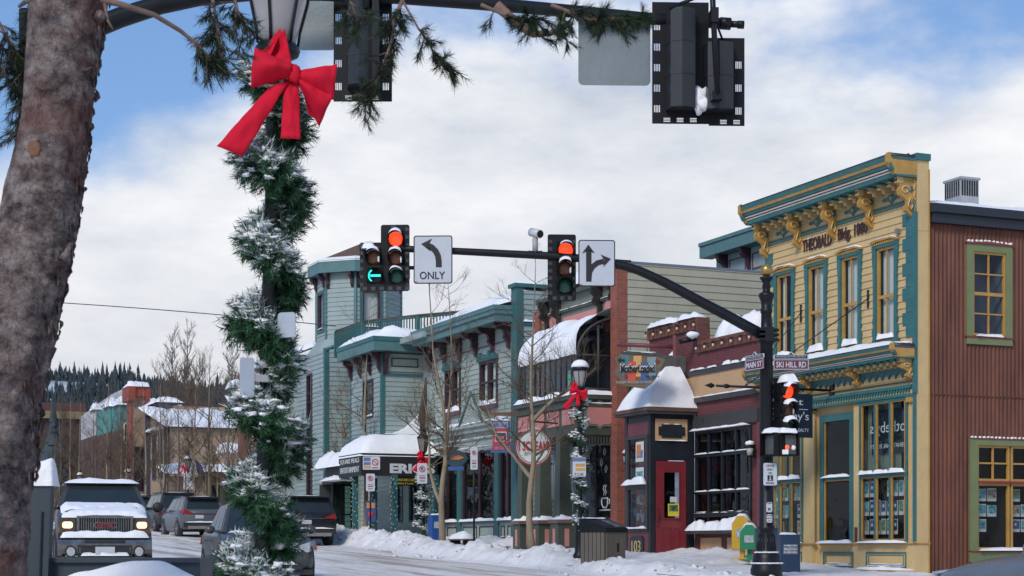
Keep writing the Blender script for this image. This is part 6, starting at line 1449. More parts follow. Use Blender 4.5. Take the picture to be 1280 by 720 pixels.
# position given for the nose: rear = nose - L along heading
def behind(px,D,L,hd=math.pi+ARZ):
    x,y,z=at_px(px,D); return (x+L*math.cos(hd),y+L*math.sin(hd),z)
HD=math.pi+ARZ
L=4.8; suv('black crossover with a slanted rear window parked in front of the restaurant snow bank',behind(390,59.5,L),HD,paint('black_suv_paint',(.012,.014,.018),.3,.2),1.74,L)
L=4.8; suv('dark grey boxy off road wagon further up the street, left of the silver one',behind(224,79,L),HD,paint('grey_suv_paint',(.028,.031,.036),.35,.2),1.82,L,.96,boxy=True)
L=4.6; suv('silver grey wagon parked between the boxy dark one and the sedan',behind(255,70,L),HD,paint('silver_suv_paint',(.09,.10,.115),.3,.25),1.66,L,.92)
L=4.7; suv('snow covered white car just behind the black pickup',behind(178,86,L),HD,paint('white_suv_paint',(.55,.56,.58),.4,.2),1.7,L,.92)
# ======================= SIGNALS, LAMPS, SIGNS =======================
SGB=M('signal_black',(.007,.0075,.009),.5,.3,4,.05,60,spec=.25); POLE=M('pole_black',(.008,.009,.012),.42,.25,3,spec=.3); SGW=M('sign_sheet_white',(.48,.51,.56),.5,.05,3,dirt=.06); SBK=M('sign_print_black',(.012,.012,.014),.6)
ALU=M('sign_back_aluminium',(.20,.23,.235),.45,.10,2,.1,20,metal=.35,dirt=.1); BPL=M('backplate_grey',(.035,.038,.042),.5,.2,5)
LENS={'red_on':emis('red_signal_lit',(1,.040,.010),2.0,(.6,.03,.01)),'green_arrow':emis('green_arrow_lit',(.02,.75,.68),1.6,(0,.2,.15)),
 'amber':M('amber_signal_lens',(.16,.055,.02),.3,.2,12),'green':M('green_signal_lens',(.015,.085,.05),.25,.2,12),'red':M('red_signal_lens',(.12,.01,.01),.3)}
def section(par,cx,cz,kind,s=1.0,snow=True,seed=0,closed=False):
    m=MB(); m.box(cx-.17*s,cx+.17*s,.0,.17*s,cz-.172*s,cz+.172*s); h=m.build('housing',SGB,par)
    m=MB(); m.sm=True; n=20; r=.158*s; Lv=.24*s; prev=None
    for k in range(n+1):
        a=R(-125)+R(250)*k/n+R(90); cut=Lv*(1-.55*(abs(2*k/n-1))**3); p=(m.v(cx+r*math.cos(a),0,cz+r*math.sin(a)),m.v(cx+r*1.0*math.cos(a),-cut,cz+r*math.sin(a)-.015)) ; q=(m.v(cx+(r-.008)*math.cos(a),0,cz+(r-.008)*math.sin(a)),m.v(cx+(r-.008)*math.cos(a),-cut,cz+(r-.008)*math.sin(a)-.015))
        if prev: (pp,pq)=prev; m.f(pp[0],p[0],p[1],pp[1]); m.f(pq[0],pq[1],q[1],q[0]); m.f(pp[1],p[1],q[1],pq[1])
        prev=(p,q)
    m.build('visor',SGB,h)
    m=MB(); 
    if kind=='green_arrow':
        m.tube([(cx,-.005,cz),(cx,-.012,cz)],.14*s,24); m.build('lens',SGB,h); m=MB()
        m.box(cx-.10*s,cx+.11*s,-.02,-.012,cz-.022*s,cz+.022*s)
        pts=[(cx-.13*s+.13*s*(1-math.cos(a)),-.016,cz+.13*s*math.sin(a)) for a in [R(-58)+R(116)*k/10 for k in range(11)]]; m.tube(pts,.015*s,5); m.build('lit_arrow',LENS['green_arrow'],h)
    else:
        rings=[]; m.sm=True
        for j in range(5):
            f=j/4; rr=.142*s*math.sin(f*math.pi/2); d=-.005-.035*s*math.cos(f*math.pi/2); rings.append([m.v(cx+max(rr,.002)*math.cos(2*math.pi*k/24),d,cz+max(rr,.002)*math.sin(2*math.pi*k/24)) for k in range(24)])
        for a,b in zip(rings,rings[1:]):
            for k in range(24): m.f(a[k],a[(k+1)%24],b[(k+1)%24],b[k])
        m.build('lens',LENS[kind],h)
    if snow:
        s_=MB(); s_.snow(cx-.13*s,cx+.13*s,-Lv*.95,0,0,.07*s,seed,nx=10,zf=lambda x,y:cz+math.sqrt(max(0,r*r-(x-cx)**2))-.02); 
        # drifted snow on the inside of the visor's foot
        if kind=='amber': s_.ball((cx+.11*s,-.06,cz-.05*s),.03*s,8,6,(.8,.8,2.2),.6,seed)
        s_.build('snow_cap',SNOWL,h)
    return h
def louvres(m,x0,x1,z0,z1,y,n,vert=True):
    for k in range(n):
        if vert: x=x0+(x1-x0)*(k+.5)/n; m.box(x-.006,x+.006,y-.006,y,z0,z1)
        else: z=z0+(z1-z0)*(k+.5)/n; m.box(x0,x1,y-.006,y,z-.006,z+.006)
def roundrect(x0,x1,z0,z1,r,n=4):
    p=[]
    for cx,cz,a0 in((x1-r,z1-r,0),(x0+r,z1-r,90),(x0+r,z0+r,180),(x1-r,z0+r,270)):
        for k in range(n+1): a=R(a0+90*k/n); p.append((cx+r*math.cos(a),cz+r*math.sin(a)))
    return p
D2=34.0; k2=D2/F
def o2(px,py,cx,cy): return ((px-cx)*k2,(cy-py)*k2)
# mast arm + pole (far corner)
pb=W(958,683,D2); pu,pt=WU(pb.x,pb.y); gz=G(pu)+.13
mp=thing('signal_pole','black ornamental traffic signal pole with gold ball finial and long curved mast arm','signal pole',(pb.x,D2,gz),'W')
zz=lambda py:(HZ-py)*k2
m=MB(); r1=lambda w:w*k2/2
prof=[(r1(40),gz),(r1(40),zz(712)),(r1(37),zz(708)),(r1(36),zz(702)),(r1(33),zz(698)),(r1(33),zz(694)),(r1(26),zz(691)),(r1(24),zz(688)),(r1(19),zz(668)),(r1(17.5),zz(664)),(r1(21),zz(662)),(r1(21),zz(659)),(r1(18),zz(657)),(r1(17),zz(560)),(r1(16),zz(430)),(r1(20),zz(428)),(r1(20),zz(424)),(r1(16.5),zz(423)),(r1(16.5),zz(412)),(r1(14),zz(410)),(r1(13),zz(392)),(r1(15),zz(391)),(r1(15),zz(386)),(r1(12.5),zz(385)),(r1(14),zz(377)),(r1(20),zz(370)),(r1(19),zz(367)),(r1(10),zz(365)),(r1(9),zz(361)),(r1(11),zz(359)),(r1(9),zz(354)),(r1(13),zz(350)),(r1(17),zz(348)),(r1(16),zz(346.5)),(r1(4),zz(346))]
m.lathe(prof,24,pb.x,D2); 
pl=m.build('pole',POLE,mp)
m=MB()
for k in range(16):
    a=k*math.pi/8; ca,sa=math.cos(a),math.sin(a); m.tube([(pb.x+r1(23.5)*ca,D2+r1(23.5)*sa,zz(687)),(pb.x+r1(18.5)*ca,D2+r1(18.5)*sa,zz(668))],.018,5)
m.build('fluting',POLE,pl)
m=MB(); m.ball((pb.x,D2,zz(338)),8*k2,20,14); m.build('gold_ball',M('gold_leaf',(.42,.28,.09),.35,.12,4,metal=.7),mp)
s_=MB(); 
for k in range(40):
    a=k*.157; q=nz(k*.6,3)
    if q>-.1: s_.ball((pb.x+r1(26)*math.cos(a),D2+r1(26)*math.sin(a),zz(690.5)),.028,6,4,(1.6,1.6,.6),.6,k)
    if q<.15: s_.ball((pb.x+r1(35)*math.cos(a),D2+r1(35)*math.sin(a),zz(704)),.035,6,4,(1.6,1.6,.5),.6,k)
s_.build('snow_cap',SNOWL,mp)
m=MB(); armp=[(952,418),(930,406),(910,395),(890,384.5),(870,374),(850,363),(832,353.5),(815,345.5),(798,338),(782,333),(765,329),(745,325.5),(720,322.5),(690,320),(640,317.5),(600,315.5),(560,313.5),(515,311.5),(500,311)]
pts=[tuple(W(x,y,D2)) for x,y in armp]; n=len(pts); m.tube(pts,[.112-.048*min(1,i/(n-1)*1.0) for i in range(n)],12); m.build('mast_arm',POLE,mp)
m=MB()
for z in(zz(413),zz(419),zz(425)): m.box(pb.x-.16,pb.x+.2,D2-.19,D2+.16,z-.02,z+.02); m.ball((pb.x+.21,D2-.05,z),.035,6,4)
m.box(pb.x-.05,pb.x+.12,D2-.2,D2-.1,zz(428),zz(410)); m.build('arm_clamp',POLE,mp)
# conduit box and camera
ca=thing('traffic_camera','small white traffic camera on a short stalk above the mast arm','camera',tuple(W(669,318,D2)),'W')
m=MB(); m.cyl(tuple(W(669,315,D2)),tuple(W(669,297,D2)),.055,8); m.build('stalk',M('galvanised_pale',(.35,.36,.37),.5,.1),ca)
a=W(664,289,D2); b=W(675,294,D2); m=MB(); m.tube([(a.x,D2+.1,a.z),(b.x,D2-.12,b.z)],.085,12); m.build('body',M('camera_white',(.55,.56,.57),.4,.1),ca); m=MB(); m.tube([(b.x,D2-.125,b.z),(b.x+.008,D2-.14,b.z-.003)],.07,12); m.build('lens',SGB,ca); m=MB(); m.box(W(660,0,D2).x,W(678,0,D2).x,D2-.05,D2+.05,zz(317.5),zz(314)); m.build('base',POLE,ca)
# five-section head
h5=thing('traffic_light','five section traffic light on the mast arm showing red and a green left arrow','traffic light',tuple(W(480.5,323,D2)),'L',R(-3))
O=(480.5,323)
def B5(x,y): return o2(x,y,*O)
m=MB(); a=B5(449,364); b=B5(512,303); c=B5(476,281)
x0,z0=a; x1,zm=b; xm,z1=c
m.py([(x0+.03,z0),(x1-.03,z0),(x1,z0+.03),(x1,z1-.03),(x1-.03,z1),(xm+.03,z1),(xm,z1-.03),(xm,zm),(x0+.03,zm),(x0,zm-.03)],.0,.012); bp_=m.build('backplate',SGB,h5)
m=MB(); 
for z in [z0+.10+.155*k for k in range(6)]:
    if z<zm-.05: m.box(x0+.015,x0+.08,-.008,0,z,z+.07)
for z in [z0+.10+.155*k for k in range(8)]:
    m.box(x1-.08,x1-.015,-.008,0,z,z+.07)
for x in [x0+.06+.17*k for k in range(6)]: m.box(x,x+.09,-.008,0,z0+.015,z0+.09)
m.box(xm+.2,xm+.3,-.008,0,z1-.09,z1-.015); m.build('louvres',BPL,bp_)
for (x,y,kd,sd) in((495,299,'red_on',1),(467,321,'amber',2),(495,322,'amber',3),(469,344.5,'green_arrow',4),(496,345,'green',5)):
    cx,cz=B5(x,y); g=section(h5,cx,cz,kd,.98,kd!='green_arrow',sd)
m=MB(); m.tube([(B5(513,311)[0]-.9,.12,B5(0,311)[1]),(B5(520,311)[0],.12,B5(0,311)[1])],.05,8); m.tube([(x1-.1,.1,B5(0,334)[1]),(x1+.12,.1,B5(0,334)[1])],.04,6); m.build('mounting',POLE,h5)
s_=MB(); s_.snow(B5(452,0)[0],B5(470,0)[0],-.12,.0,zm-.13,.17,5,nx=16,p=.5); s_.build('snow_cap',SNOWL,h5)
# three-section head
h3=thing('traffic_light','three section red traffic light on the mast arm, left of the ahead and right sign','traffic light',tuple(W(703,335,D2)),'L',R(3)); O=(703,335)
m=MB(); x0,z0=B5(684.5,376); x1,z1=B5(720,293); m.py(roundrect(x0,x1,z0,z1,.04),.0,.012); bp_=m.build('backplate',SGB,h3)
m=MB()
for k in range(8):
    z=z0+.12+k*.145; m.box(x0+.012,x0+.09,-.008,0,z,z+.07); m.box(x1-.06,x1-.012,-.008,0,z,z+.07)
for x in(x0+.1,x0+.25,x0+.4): m.box(x,x+.08,-.008,0,z0+.015,z0+.09)
m.build('louvres',BPL,bp_)
for (x,y,kd,sd) in((707,313,'red_on',11),(706,335,'amber',12),(706,357,'green',13)): cx,cz=B5(x,y); section(h3,cx,cz,kd,1.0,kd!='green',sd)
m=MB(); m.box(-.06,.06,.1,.16,z0+.2,z1-.1); m.build('mounting',POLE,h3)
# signs on the arm
def arrow_head(m,tip,d,L,w,y0,y1):
    d=Vector(d).normalized(); p=Vector((-d.y,d.x)); t=Vector(tip); b=t-d*L
    m.py([tuple(t),tuple(b+p*w),tuple(b+d*L*.28),tuple(b-p*w)],y0,y1)
def band(m,pts,w,y0,y1):
    for i in range(len(pts)-1):
        a=Vector(pts[i]); b=Vector(pts[i+1]); d=(b-a).normalized(); p=Vector((-d.y,d.x))*w/2
        d0=(Vector(pts[i+1])-Vector(pts[max(0,i-1)])).normalized(); d1=(Vector(pts[min(len(pts)-1,i+2)])-Vector(pts[i])).normalized()
        p0=Vector((-d0.y,d0.x))*w/2; p1=Vector((-d1.y,d1.x))*w/2
        m.py([tuple(a+p0),tuple(b+p1),tuple(b-p1),tuple(a-p0)],y0,y1)
def signboard(lbl,px0,py0,px1,py1,rz=0,tilt=0):
    global O
    O=((px0+px1)/2,(py0+py1)/2); s=thing('arrow_sign',lbl,'sign',tuple(W(O[0],O[1],D2-.15)),'L',rz)
    x0,z0=B5(px0,py1); x1,z1=B5(px1,py0)
    m=MB(); m.py(roundrect(x0,x1,z0,z1,.05),.0,.012); bd=m.build('board',SBK,s); m=MB(); m.py(roundrect(x0+.022,x1-.022,z0+.022,z1-.022,.035),-.004,.0); m.build('face',SGW,bd)
    m=MB(); m.box(x0+.03,x0+.08,-.006,-.004,z0+.025,z0+.045); m.build('sticker',AMB,bd)
    m=MB(); m.tube([(x0+.1,.06,(z0+z1)/2+.18),(x1-.1,.06,(z0+z1)/2+.18)],.04,6); m.box(-.03,.03,.01,.08,z0+.15,z1-.15); m.build('mounting',POLE,s)
    return s,bd
s,bd=signboard('white left turn arrow sign reading ONLY on the mast arm',517,294.5,565.5,354.5,R(-2))
m=MB(); cpt=[B5(548.5,334),B5(548.5,327),B5(547.5,320),B5(544.5,314),B5(540,309.5),B5(535,307)]; band(m,cpt,.115,-.012,-.004); arrow_head(m,B5(526.5,305),(-1,.12),.20,.125,-.012,-.004)
x,z=B5(540.5,349); m.text('ONLY',x,z,.15,-.005,.006,.50,bold=.012); m.build('markings',SBK,bd)
s,bd=signboard('white ahead and right turn arrow sign at the curved part of the mast arm',723,300,769,358,R(3))
m=MB(); m.box(B5(732.6,0)[0],B5(739.2,0)[0],-.012,-.004,B5(0,352)[1],B5(0,313)[1]); x,z=B5(735.5,306); arrow_head(m,(x,z),(0,1),.17,.125,-.012,-.004)
band(m,[B5(736,350),B5(737,340),B5(741,333),B5(747,328.5),B5(755,326.5)],.10,-.013,-.004); arrow_head(m,B5(763.5,323.5),(1,.22),.18,.125,-.012,-.004); m.build('markings',SBK,bd)
# side head, pedestrian head and plates on the pole
O=(986,510); hs=thing('traffic_light','snow capped three section traffic light mounted on the signal pole, lit red','traffic light',tuple(W(984,510,D2-.1)),'L',R(26))
m=MB(); m.box(-.19,.19,.17,.2,-.58,.6); m.build('back_cover',SGB,hs)
for (z,kd,sd) in((.33,'red_on',21),(-.02,'amber',22),(-.37,'green',23)): section(hs,0,z,kd,.98,True,sd)
s_=MB(); s_.snow(-.15,.15,-.20,.15,.50,.17,9,nx=12,ny=10,p=3); s_.build('snow_cap',SNOW,hs)
m=MB(); m.tube([(-.1,.18,.45),(-.35,.35,.45)],.03,6); m.tube([(-.1,.18,-.45),(-.35,.35,-.45)],.03,6); m.build('mounting',POLE,hs)
for (lbl,x,y,w,h,rz) in(('pedestrian signal facing the camera with an orange hand, under the pole mounted light',985.5,556,.37,.44,R(4)),('pedestrian signal turned to the left side of the signal pole',964,556,.37,.44,R(-52))):
    p=thing('pedestrian_signal',lbl,'pedestrian signal',tuple(W(x,y,D2-.32)),'L',rz,'pedestrian signals on the signal pole')
    m=MB(); m.py(roundrect(-w/2,w/2,-h/2,h/2,.04),0,.2); hh=m.build('housing',SGB,p); m=MB(); m.frame(-w/2-.01,w/2+.01,-h/2-.01,h/2+.01,-.12,0,.02); m.build('visor',SGB,hh)
    m=MB(); m.box(-w/2+.035,w/2-.035,-.008,0,-h/2+.035,h/2-.035); m.build('screen',M('ped_screen',(.07,.075,.08),.3,.2,6),hh)
    if rz>0: m=MB(); m.ball((-.03,-.015,-.05),.045,8,6,(1,.3,1.1)); m.build('hand_symbol',emis('hand_glow',(1,.12,.03),1.2,(.4,.05,.02)),hh); m=MB(); m.box(-.14,-.02,-.09,-.01,-.19,-.10); m.ball((.1,-.02,-.06),.05,7,5,(1,.5,1),.6,2); m.build('snow_cap',SNOWL,hh)
    s_=MB(); s_.snow(-w/2,w/2,-.12,.2,h/2,.10,5,nx=9); s_.build('snow_top',SNOWL,hh)
def plate(lbl,px0,py0,px1,py1,D,lines,rz=0,border=True,post=None,name='road_sign',fg=SBK,bg=None,group=None,extra=None):
    k=D/F; cx,cy=(px0+px1)/2,(py0+py1)/2; o=thing(name,lbl,'sign',tuple(W(cx,cy,D)),'L',rz,group); w=(px1-px0)*k/2; h=(py1-py0)*k/2
    m=MB(); m.py(roundrect(-w,w,-h,h,min(.04,w*.3)),0,.012); bd=m.build('board',fg if border else (bg or SGW),o)
    if border: m=MB(); b=.012; m.py(roundrect(-w+b,w-b,-h+b,h-b,.03),-.004,0); m.build('face',bg or SGW,bd)
    m=MB()
    for (tx,x,z,hh,ww) in lines: m.text(tx,x*w,z*h,hh*h,-.005,.004,ww*w,bold=.01)
    if lines: m.build('lettering',fg,bd)
    if extra: extra(bd,w,h)
    if post is not None:
        m=MB(); m.tube([(0,.03,-h*.2 if post<0 else h*.9),(0,.03,-(abs(post)-cy)*k)],.03,8); m.build('post',POLE,o)
    return o
def ped_icon(bd,w,h,z=-.25,s=.22):
    m=MB(); m.box(-w*.38,w*.38,-.008,-.004,(z-.24)*h,(z+.24)*h); ic=m.build('icon_panel',SBK,bd)
    m=MB(); m.ball((0,-.012,(z+.15)*h),.07*h*.7,8,6,(1,.4,1)); band(m,[(0,(z+.1)*h),(0,(z-.03)*h),(-w*.12,(z-.2)*h)],w*.12,-.014,-.008); band(m,[(0,(z-.03)*h),(w*.12,(z-.2)*h)],w*.1,-.014,-.008); m.build('walking_figure',SGW,ic)
plate('white sign on the signal pole reading CROSS ONLY ON SIGNAL',953.5,578,972,607.5,D2-.25,(('CROSS',0,.62,.2,1.1),('ONLY',0,.30,.2,.9),('ON',0,-.0,.18,.5),('SIGNAL',0,-.85,.2,1.15)),extra=lambda b,w,h:ped_icon(b,w,h,-.33))
plate('small pedestrian push button plate low on the signal pole',957,627,966,641,D2-.22,(('PUSH',0,.55,.25,1.2),),extra=lambda b,w,h:ped_icon(b,w,h,-.35))
plate('small lettered plate below the push button plate on the signal pole',957.5,642,966,654,D2-.22,(('TO CROSS',0,.45,.25,1.4),('MAIN ST',0,-.1,.25,1.4),('WAIT',0,-.65,.25,1.1)))
MSG=M('street_sign_maroon',(.13,.012,.03),.5,.1)
def street_sign(lbl,px0,px1,name,rz,w=None):
    cx=(px0+px1)/2; o=thing('street_name_sign',lbl,'sign',tuple(W(cx,455,D2-.05)),'L',rz); w=w or (px1-px0)*k2/2
    m=MB(); m.box(-w,w,-.015,.015,B0(462),B0(449.5)); bd=m.build('board',MSG,o); m=MB(); m.text(name,0,B0(459.5),.115,-.018,.008,w*1.72,bold=.02); m.build('lettering',SGW,bd)
    m=MB(); m.frame(-w,w,B0(462),B0(449.5),-.02,-.012,.012); m.build('edge',SGW,bd)
    m=MB(); m.py([(-w,B0(448.5)),(w,B0(448.5)),(w,B0(443.5)),(w*.25,B0(443.5)),(.0,B0(439.5)),(-w*.25,B0(443.5)),(-w,B0(443.5))],-.012,.012); hd=m.build('crest',SGW,o); m=MB(); m.box(-w*.93,w*.93,-.018,-.012,B0(447.8),B0(444.2)); m.py([(-w*.12,B0(443.6)),(0,B0(440.6)),(w*.12,B0(443.6))],-.018,-.012); m.build('crest_face',SBK,hd); m=MB(); m.text('NATIONAL HISTORIC DISTRICT',0,B0(447),.035,-.02,.004,w*1.7); m.build('crest_lettering',SGW,hd)
    m=MB(); m.box(-w,w,-.008,.008,B0(449.5),B0(448.5)); m.build('spacer',POLE,o)
def B0(y): return (455-y)*k2
street_sign('dark red street name sign reading SKI HILL RD on the right of the signal pole',967,1010.5,'SKI HILL RD',R(0))
street_sign('faded red MAIN ST name sign on the left of the signal pole',934,953,'MAIN ST',R(-62),.30)
# realty sign on a spear ended rod
uS=-32.75
pA=ft(893,482,uS); pB=(TA-.02,ft(1045,482,uS)[1])
SS=thing('hanging_sign','navy realty sign hanging behind the signal pole from a spear tipped rod','sign',(uS,ft(983,520,uS)[0],ft(983,520,uS)[1]))
m=MB(); m.tube([(uS,pA[0]+.05,pA[1]),(uS,pB[0],pA[1])],.028,8)
m.tube([(uS,pA[0]-.25,pA[1]),(uS,pA[0]-.08,pA[1]),(uS,pA[0]-.0,pA[1])],[.002,.06,.02],8); m.tube([(uS,pA[0]+.22,pA[1]),(uS,pA[0]+.30,pA[1]),(uS,pA[0]+.38,pA[1])],[.03,.055,.03],8); m.box(uS-.08,uS+.08,TA-.06,TA,pA[1]-.12,pA[1]+.12)
rod=m.build('rod',POLE,SS)
a=ft(950,545.5,uS); b=ft(1015,493,uS)
m=MB(); m.M=FACE(uS); m.box(a[0],b[0],-.03,.03,a[1],b[1]); bd=m.build('board',M('realty_navy',(.006,.018,.038),.4,.1,2),SS)
m=MB(); m.M=FACE(uS); cx=(a[0]+b[0])/2; H=b[1]-a[1]; Wd=b[0]-a[0]
m.text('West',cx-.0,a[1]+H*.74,H*.15,-.035,.006,Wd*.62); m.box(a[0]+Wd*.1,b[0]-Wd*.1,-.036,-.03,a[1]+H*.635,a[1]+H*.65); m.text("Sotheby's",cx,a[1]+H*.34,H*.25,-.035,.006,Wd*.84); m.text('INTERNATIONAL REALTY',cx+.0,a[1]+H*.13,H*.075,-.035,.006,Wd*.84); m.build('lettering',SGW,bd)
m=MB()
for x in(958,1000): t_=ft(x,482,uS)[0]; m.cyl((uS,t_,pA[1]),(uS,t_,b[1]),.012,5)
m.build('hanger',POLE,SS)
m=MB(); g1=fu(1002.5,392,TA); g2=fu(1086.5,374,TA)
m.tube([(uS,ft(930,482,uS)[0],pA[1]),(g1[0],TA-.05,g1[1])],.012,4); m.tube([(uS,ft(930,482,uS)[0],pA[1]),(g2[0],TA-.05,g2[1])],.012,4)
for g in(g1,g2): m.box(g[0]-.02,g[0]+.02,TA-.05,TA-.0,g[1]-.2,g[1]+.2)
m.build('guy_wire',WIRE,SS)
# ---------------- near mast arm, seen from behind ----------------
D1=18.; k1=D1/F
na=thing('signal_pole','black mast arm reaching across the top of the photo from behind the pine trunk','signal pole',(W(34,683,17.).x,17.,G(-17)),'W')
m=MB(); pp=W(34,683,17.); m.lathe([(.22,G(-17)),(.22,G(-17)+.5),(.12,G(-17)+.6),(.085,4.2),(.08,5.3)],18,pp.x,17.); m.build('pole',POLE,na)
m=MB(); pts=[(34,92,17.),(60,68,17.1),(110,38,17.2),(150,22,17.3),(200,6,17.4),(250,-4,17.5),(310,-9,17.6),(400,-9,17.7),(500,-4,17.8),(600,4,17.9),(720,14.5,18),(820,24,18.1),(912,30,18.2)]
m.tube([tuple(W(*p)) for p in pts],[.115,.11,.105,.10,.095,.09,.085,.08,.075,.07,.065,.06,.055],14); ar=m.build('mast_arm',POLE,na)
m=MB(); m.tube([tuple(W(900,29,18.19)),tuple(W(913,30,18.2))],.065,12); m.tube([tuple(W(912,30,18.2)),tuple(W(930,31,18.2))],.035,10); m.tube([tuple(W(922,30.8,18.2)),tuple(W(930,31,18.2))],.042,10); m.build('arm_tip',POLE,ar)
def back_sign(lbl,px0,py0,px1,py1,rz):
    cx,cy=(px0+px1)/2,(py0+py1)/2; s=thing('sign_back',lbl,'sign',tuple(W(cx,cy,18.15)),'L',rz); w=(px1-px0)*k1/2; h=(py1-py0)*k1/2
    m=MB(); m.py(roundrect(-w,w,-h,h,.05),0,.006); m.build('sheet',ALU,s)
back_sign('bare grey metal back of a sign hanging from the near mast arm, right of centre',722.5,22,813.5,107,R(2))
back_sign('bare grey metal back of a sign half hidden by the near lamp',372,-20,420,63,R(0))
def back_head(lbl,cx,cy,cols,x0,x1,z0,z1,step=None,rz=0,D=18.1):
    h=thing('traffic_light',lbl,'traffic light',tuple(W(cx,cy,D)),'L',rz); k=D/F
    X=lambda p:(p-cx)*k; Z=lambda p:(cy-p)*k
    # back plate is a sheet with louvre slots cut through
    ops=[]
    def slots(xa,za,n=4,vert=True,w=.07,hh=.075):
        for q in range(n):
            if vert: ops.append((xa+q*w/n,xa+q*w/n+w/n*.55,za,za+hh))
            else: ops.append((xa,xa+hh,za+q*w/n,za+q*w/n+w/n*.55))
    zs=[Z(p) for p in(53,76,99,122)] 
    for a,b,c,d in cols:     # plates: px x0,x1,y0,y1
        xa,xb,za,zb=X(a),X(b),Z(d),Z(c)
        n=max(2,int((zb-za)/.25))
        for q in range(n):
            z=za+.12+q*(zb-za-.2)/n
            if a==cols[0][0]: slots(xa+.02,z)
            if b==cols[-1][1]: slots(xb-.095,z)
        for q in range(3): slots(xa+.12+q*.14,za+.02,3,False,.05,.07)
        m=MB(); m.clad(xa,xb,za,zb,-.0,ops,0); m.clad(xa,xb,za,zb,.004,ops,0); m.build('backplate',SGB,h,recalc=False)
    for a,b,c,d in cols:
        xa,xb,za,zb=(X(a)+.14,X(b)-.14,Z(d)+.13,Z(c)-.12) if a!=886 else (X(a)-.07,X(b)-.12,Z(d)+.13,Z(c)-.10)
        mid=lerp(xa,xb,.45)
        m=MB(); m.pz([(xa,0),(xb,0),(xb-.03,-.2),(mid,-.25),(xa+.03,-.2)],za,zb)
        n=max(1,round((zb-za)/.36))
        b_=m.build('signal_body',M('signal_back_black',(.02,.022,.025),.3,.25,3),h)
        m=MB()
        for q in range(1,n): z=za+(zb-za)*q/n; m.pz([(xa-.004,0),(xb+.004,0),(xb-.026,-.204),(mid,-.256),(xa+.026,-.204)],z-.006,z+.006)
        m.build('seam',PLAST,b_)
    return h,X,Z
h,X,Z=back_head('rear of the traffic light at the tip of the near mast arm',872,80,((815,886,3,155),(886,931,47,157)),0,0,0,0,rz=R(2))
m=MB(); m.tube([(X(885),-.3,Z(-6)),(X(886),-.3,Z(24)),(X(891),-.32,Z(128))],.03,8); m.tube([(X(833),-.2,Z(18)),(X(881),-.3,Z(2))],.018,6); m.box(X(884),X(897),-.34,-.2,Z(134),Z(124)); m.tube([(X(876),-.3,Z(2.5)),(X(896),-.3,Z(3))],.012,6); m.box(X(883),X(892),-.36,-.15,Z(40),Z(22)); m.tube([(X(890),-.3,Z(40)),(X(902),-.1,Z(54))],.012,5); m.build('mounting',POLE,h)
s_=MB(); s_.ball((X(873),-.1,Z(128)),.10,10,8,(.8,.6,1.4),.5,4); s_.ball((X(879),-.12,Z(134)),.09,10,8,(1,.7,.8),.4,7); s_.build('snow_cap',SNOW,h)
h,X,Z=back_head('rear of a traffic light on the near mast arm behind the hanging pine twigs',454,60,((417,490,-12,127),),0,0,0,0,rz=R(0),D=17.9)
m=MB(); m.box(X(468),X(476),-.3,-.2,Z(110),Z(-10)); m.tube([(X(462),-.25,Z(-10)),(X(462),-.25,Z(20))],.04,8); m.build('mounting',POLE,h)
# ---------------- street lamps, garlands, bows ----------------
LG1=M('lamp_glass_milky',(.30,.29,.29),.15,.15,2,spec=.7)
def lamp(lbl,X,Y,z0,rz=0,full=True,grp='black lantern street lamps'):
    o=thing('street_lamp',lbl,'street lamp',(X,Y,z0),'L',rz,grp); n=24 if full else 12
    m=MB(); m.lathe([(.17,0),(.17,.12),(.14,.16),(.125,.2),(.12,.75),(.13,.8),(.125,.86),(.06,.92),(.05,1.1),(.046,3.6),(.055,3.62),(.055,3.68),(.045,3.72),(.042,3.92),(.07,3.95),(.08,3.97),(.05,3.99),(.05,4.02),(.12,4.06),(.13,4.09),(.11,4.12)],n); m.build('pole',POLE,o)
    m=MB(); m.lathe([(.10,4.12),(.115,4.2),(.155,4.36),(.175,4.5),(.175,4.52)],n); gl=m.build('lamp_glass',LG1,o)
    m=MB()
    for k in range(6):
        a=k*math.pi/3+.3; m.tube([(r*math.cos(a),r*math.sin(a),z) for r,z in((.115,4.12),(.125,4.2),(.163,4.36),(.185,4.52))],.009,5)
    m.build('glass_frame',POLE,gl)
    m=MB(); m.lathe([(.2,4.5),(.205,4.56),(.195,4.58),(.19,4.60),(.15,4.68),(.08,4.74),(.06,4.77),(.055,4.80),(.085,4.84),(.08,4.88),(.04,4.91),(.03,4.95),(.005,4.97)],n); m.build('lamp_cap',POLE,o)
    s_=MB(); s_.lathe([(.2,4.585),(.215,4.60),(.2,4.66),(.14,4.735),(.07,4.765)],n); s_.build('snow_cap',SNOWL,o)
    return o
RB=M('red_ribbon_felt',(.60,.012,.035),.75,.06,5,.3,160,spec=.12)
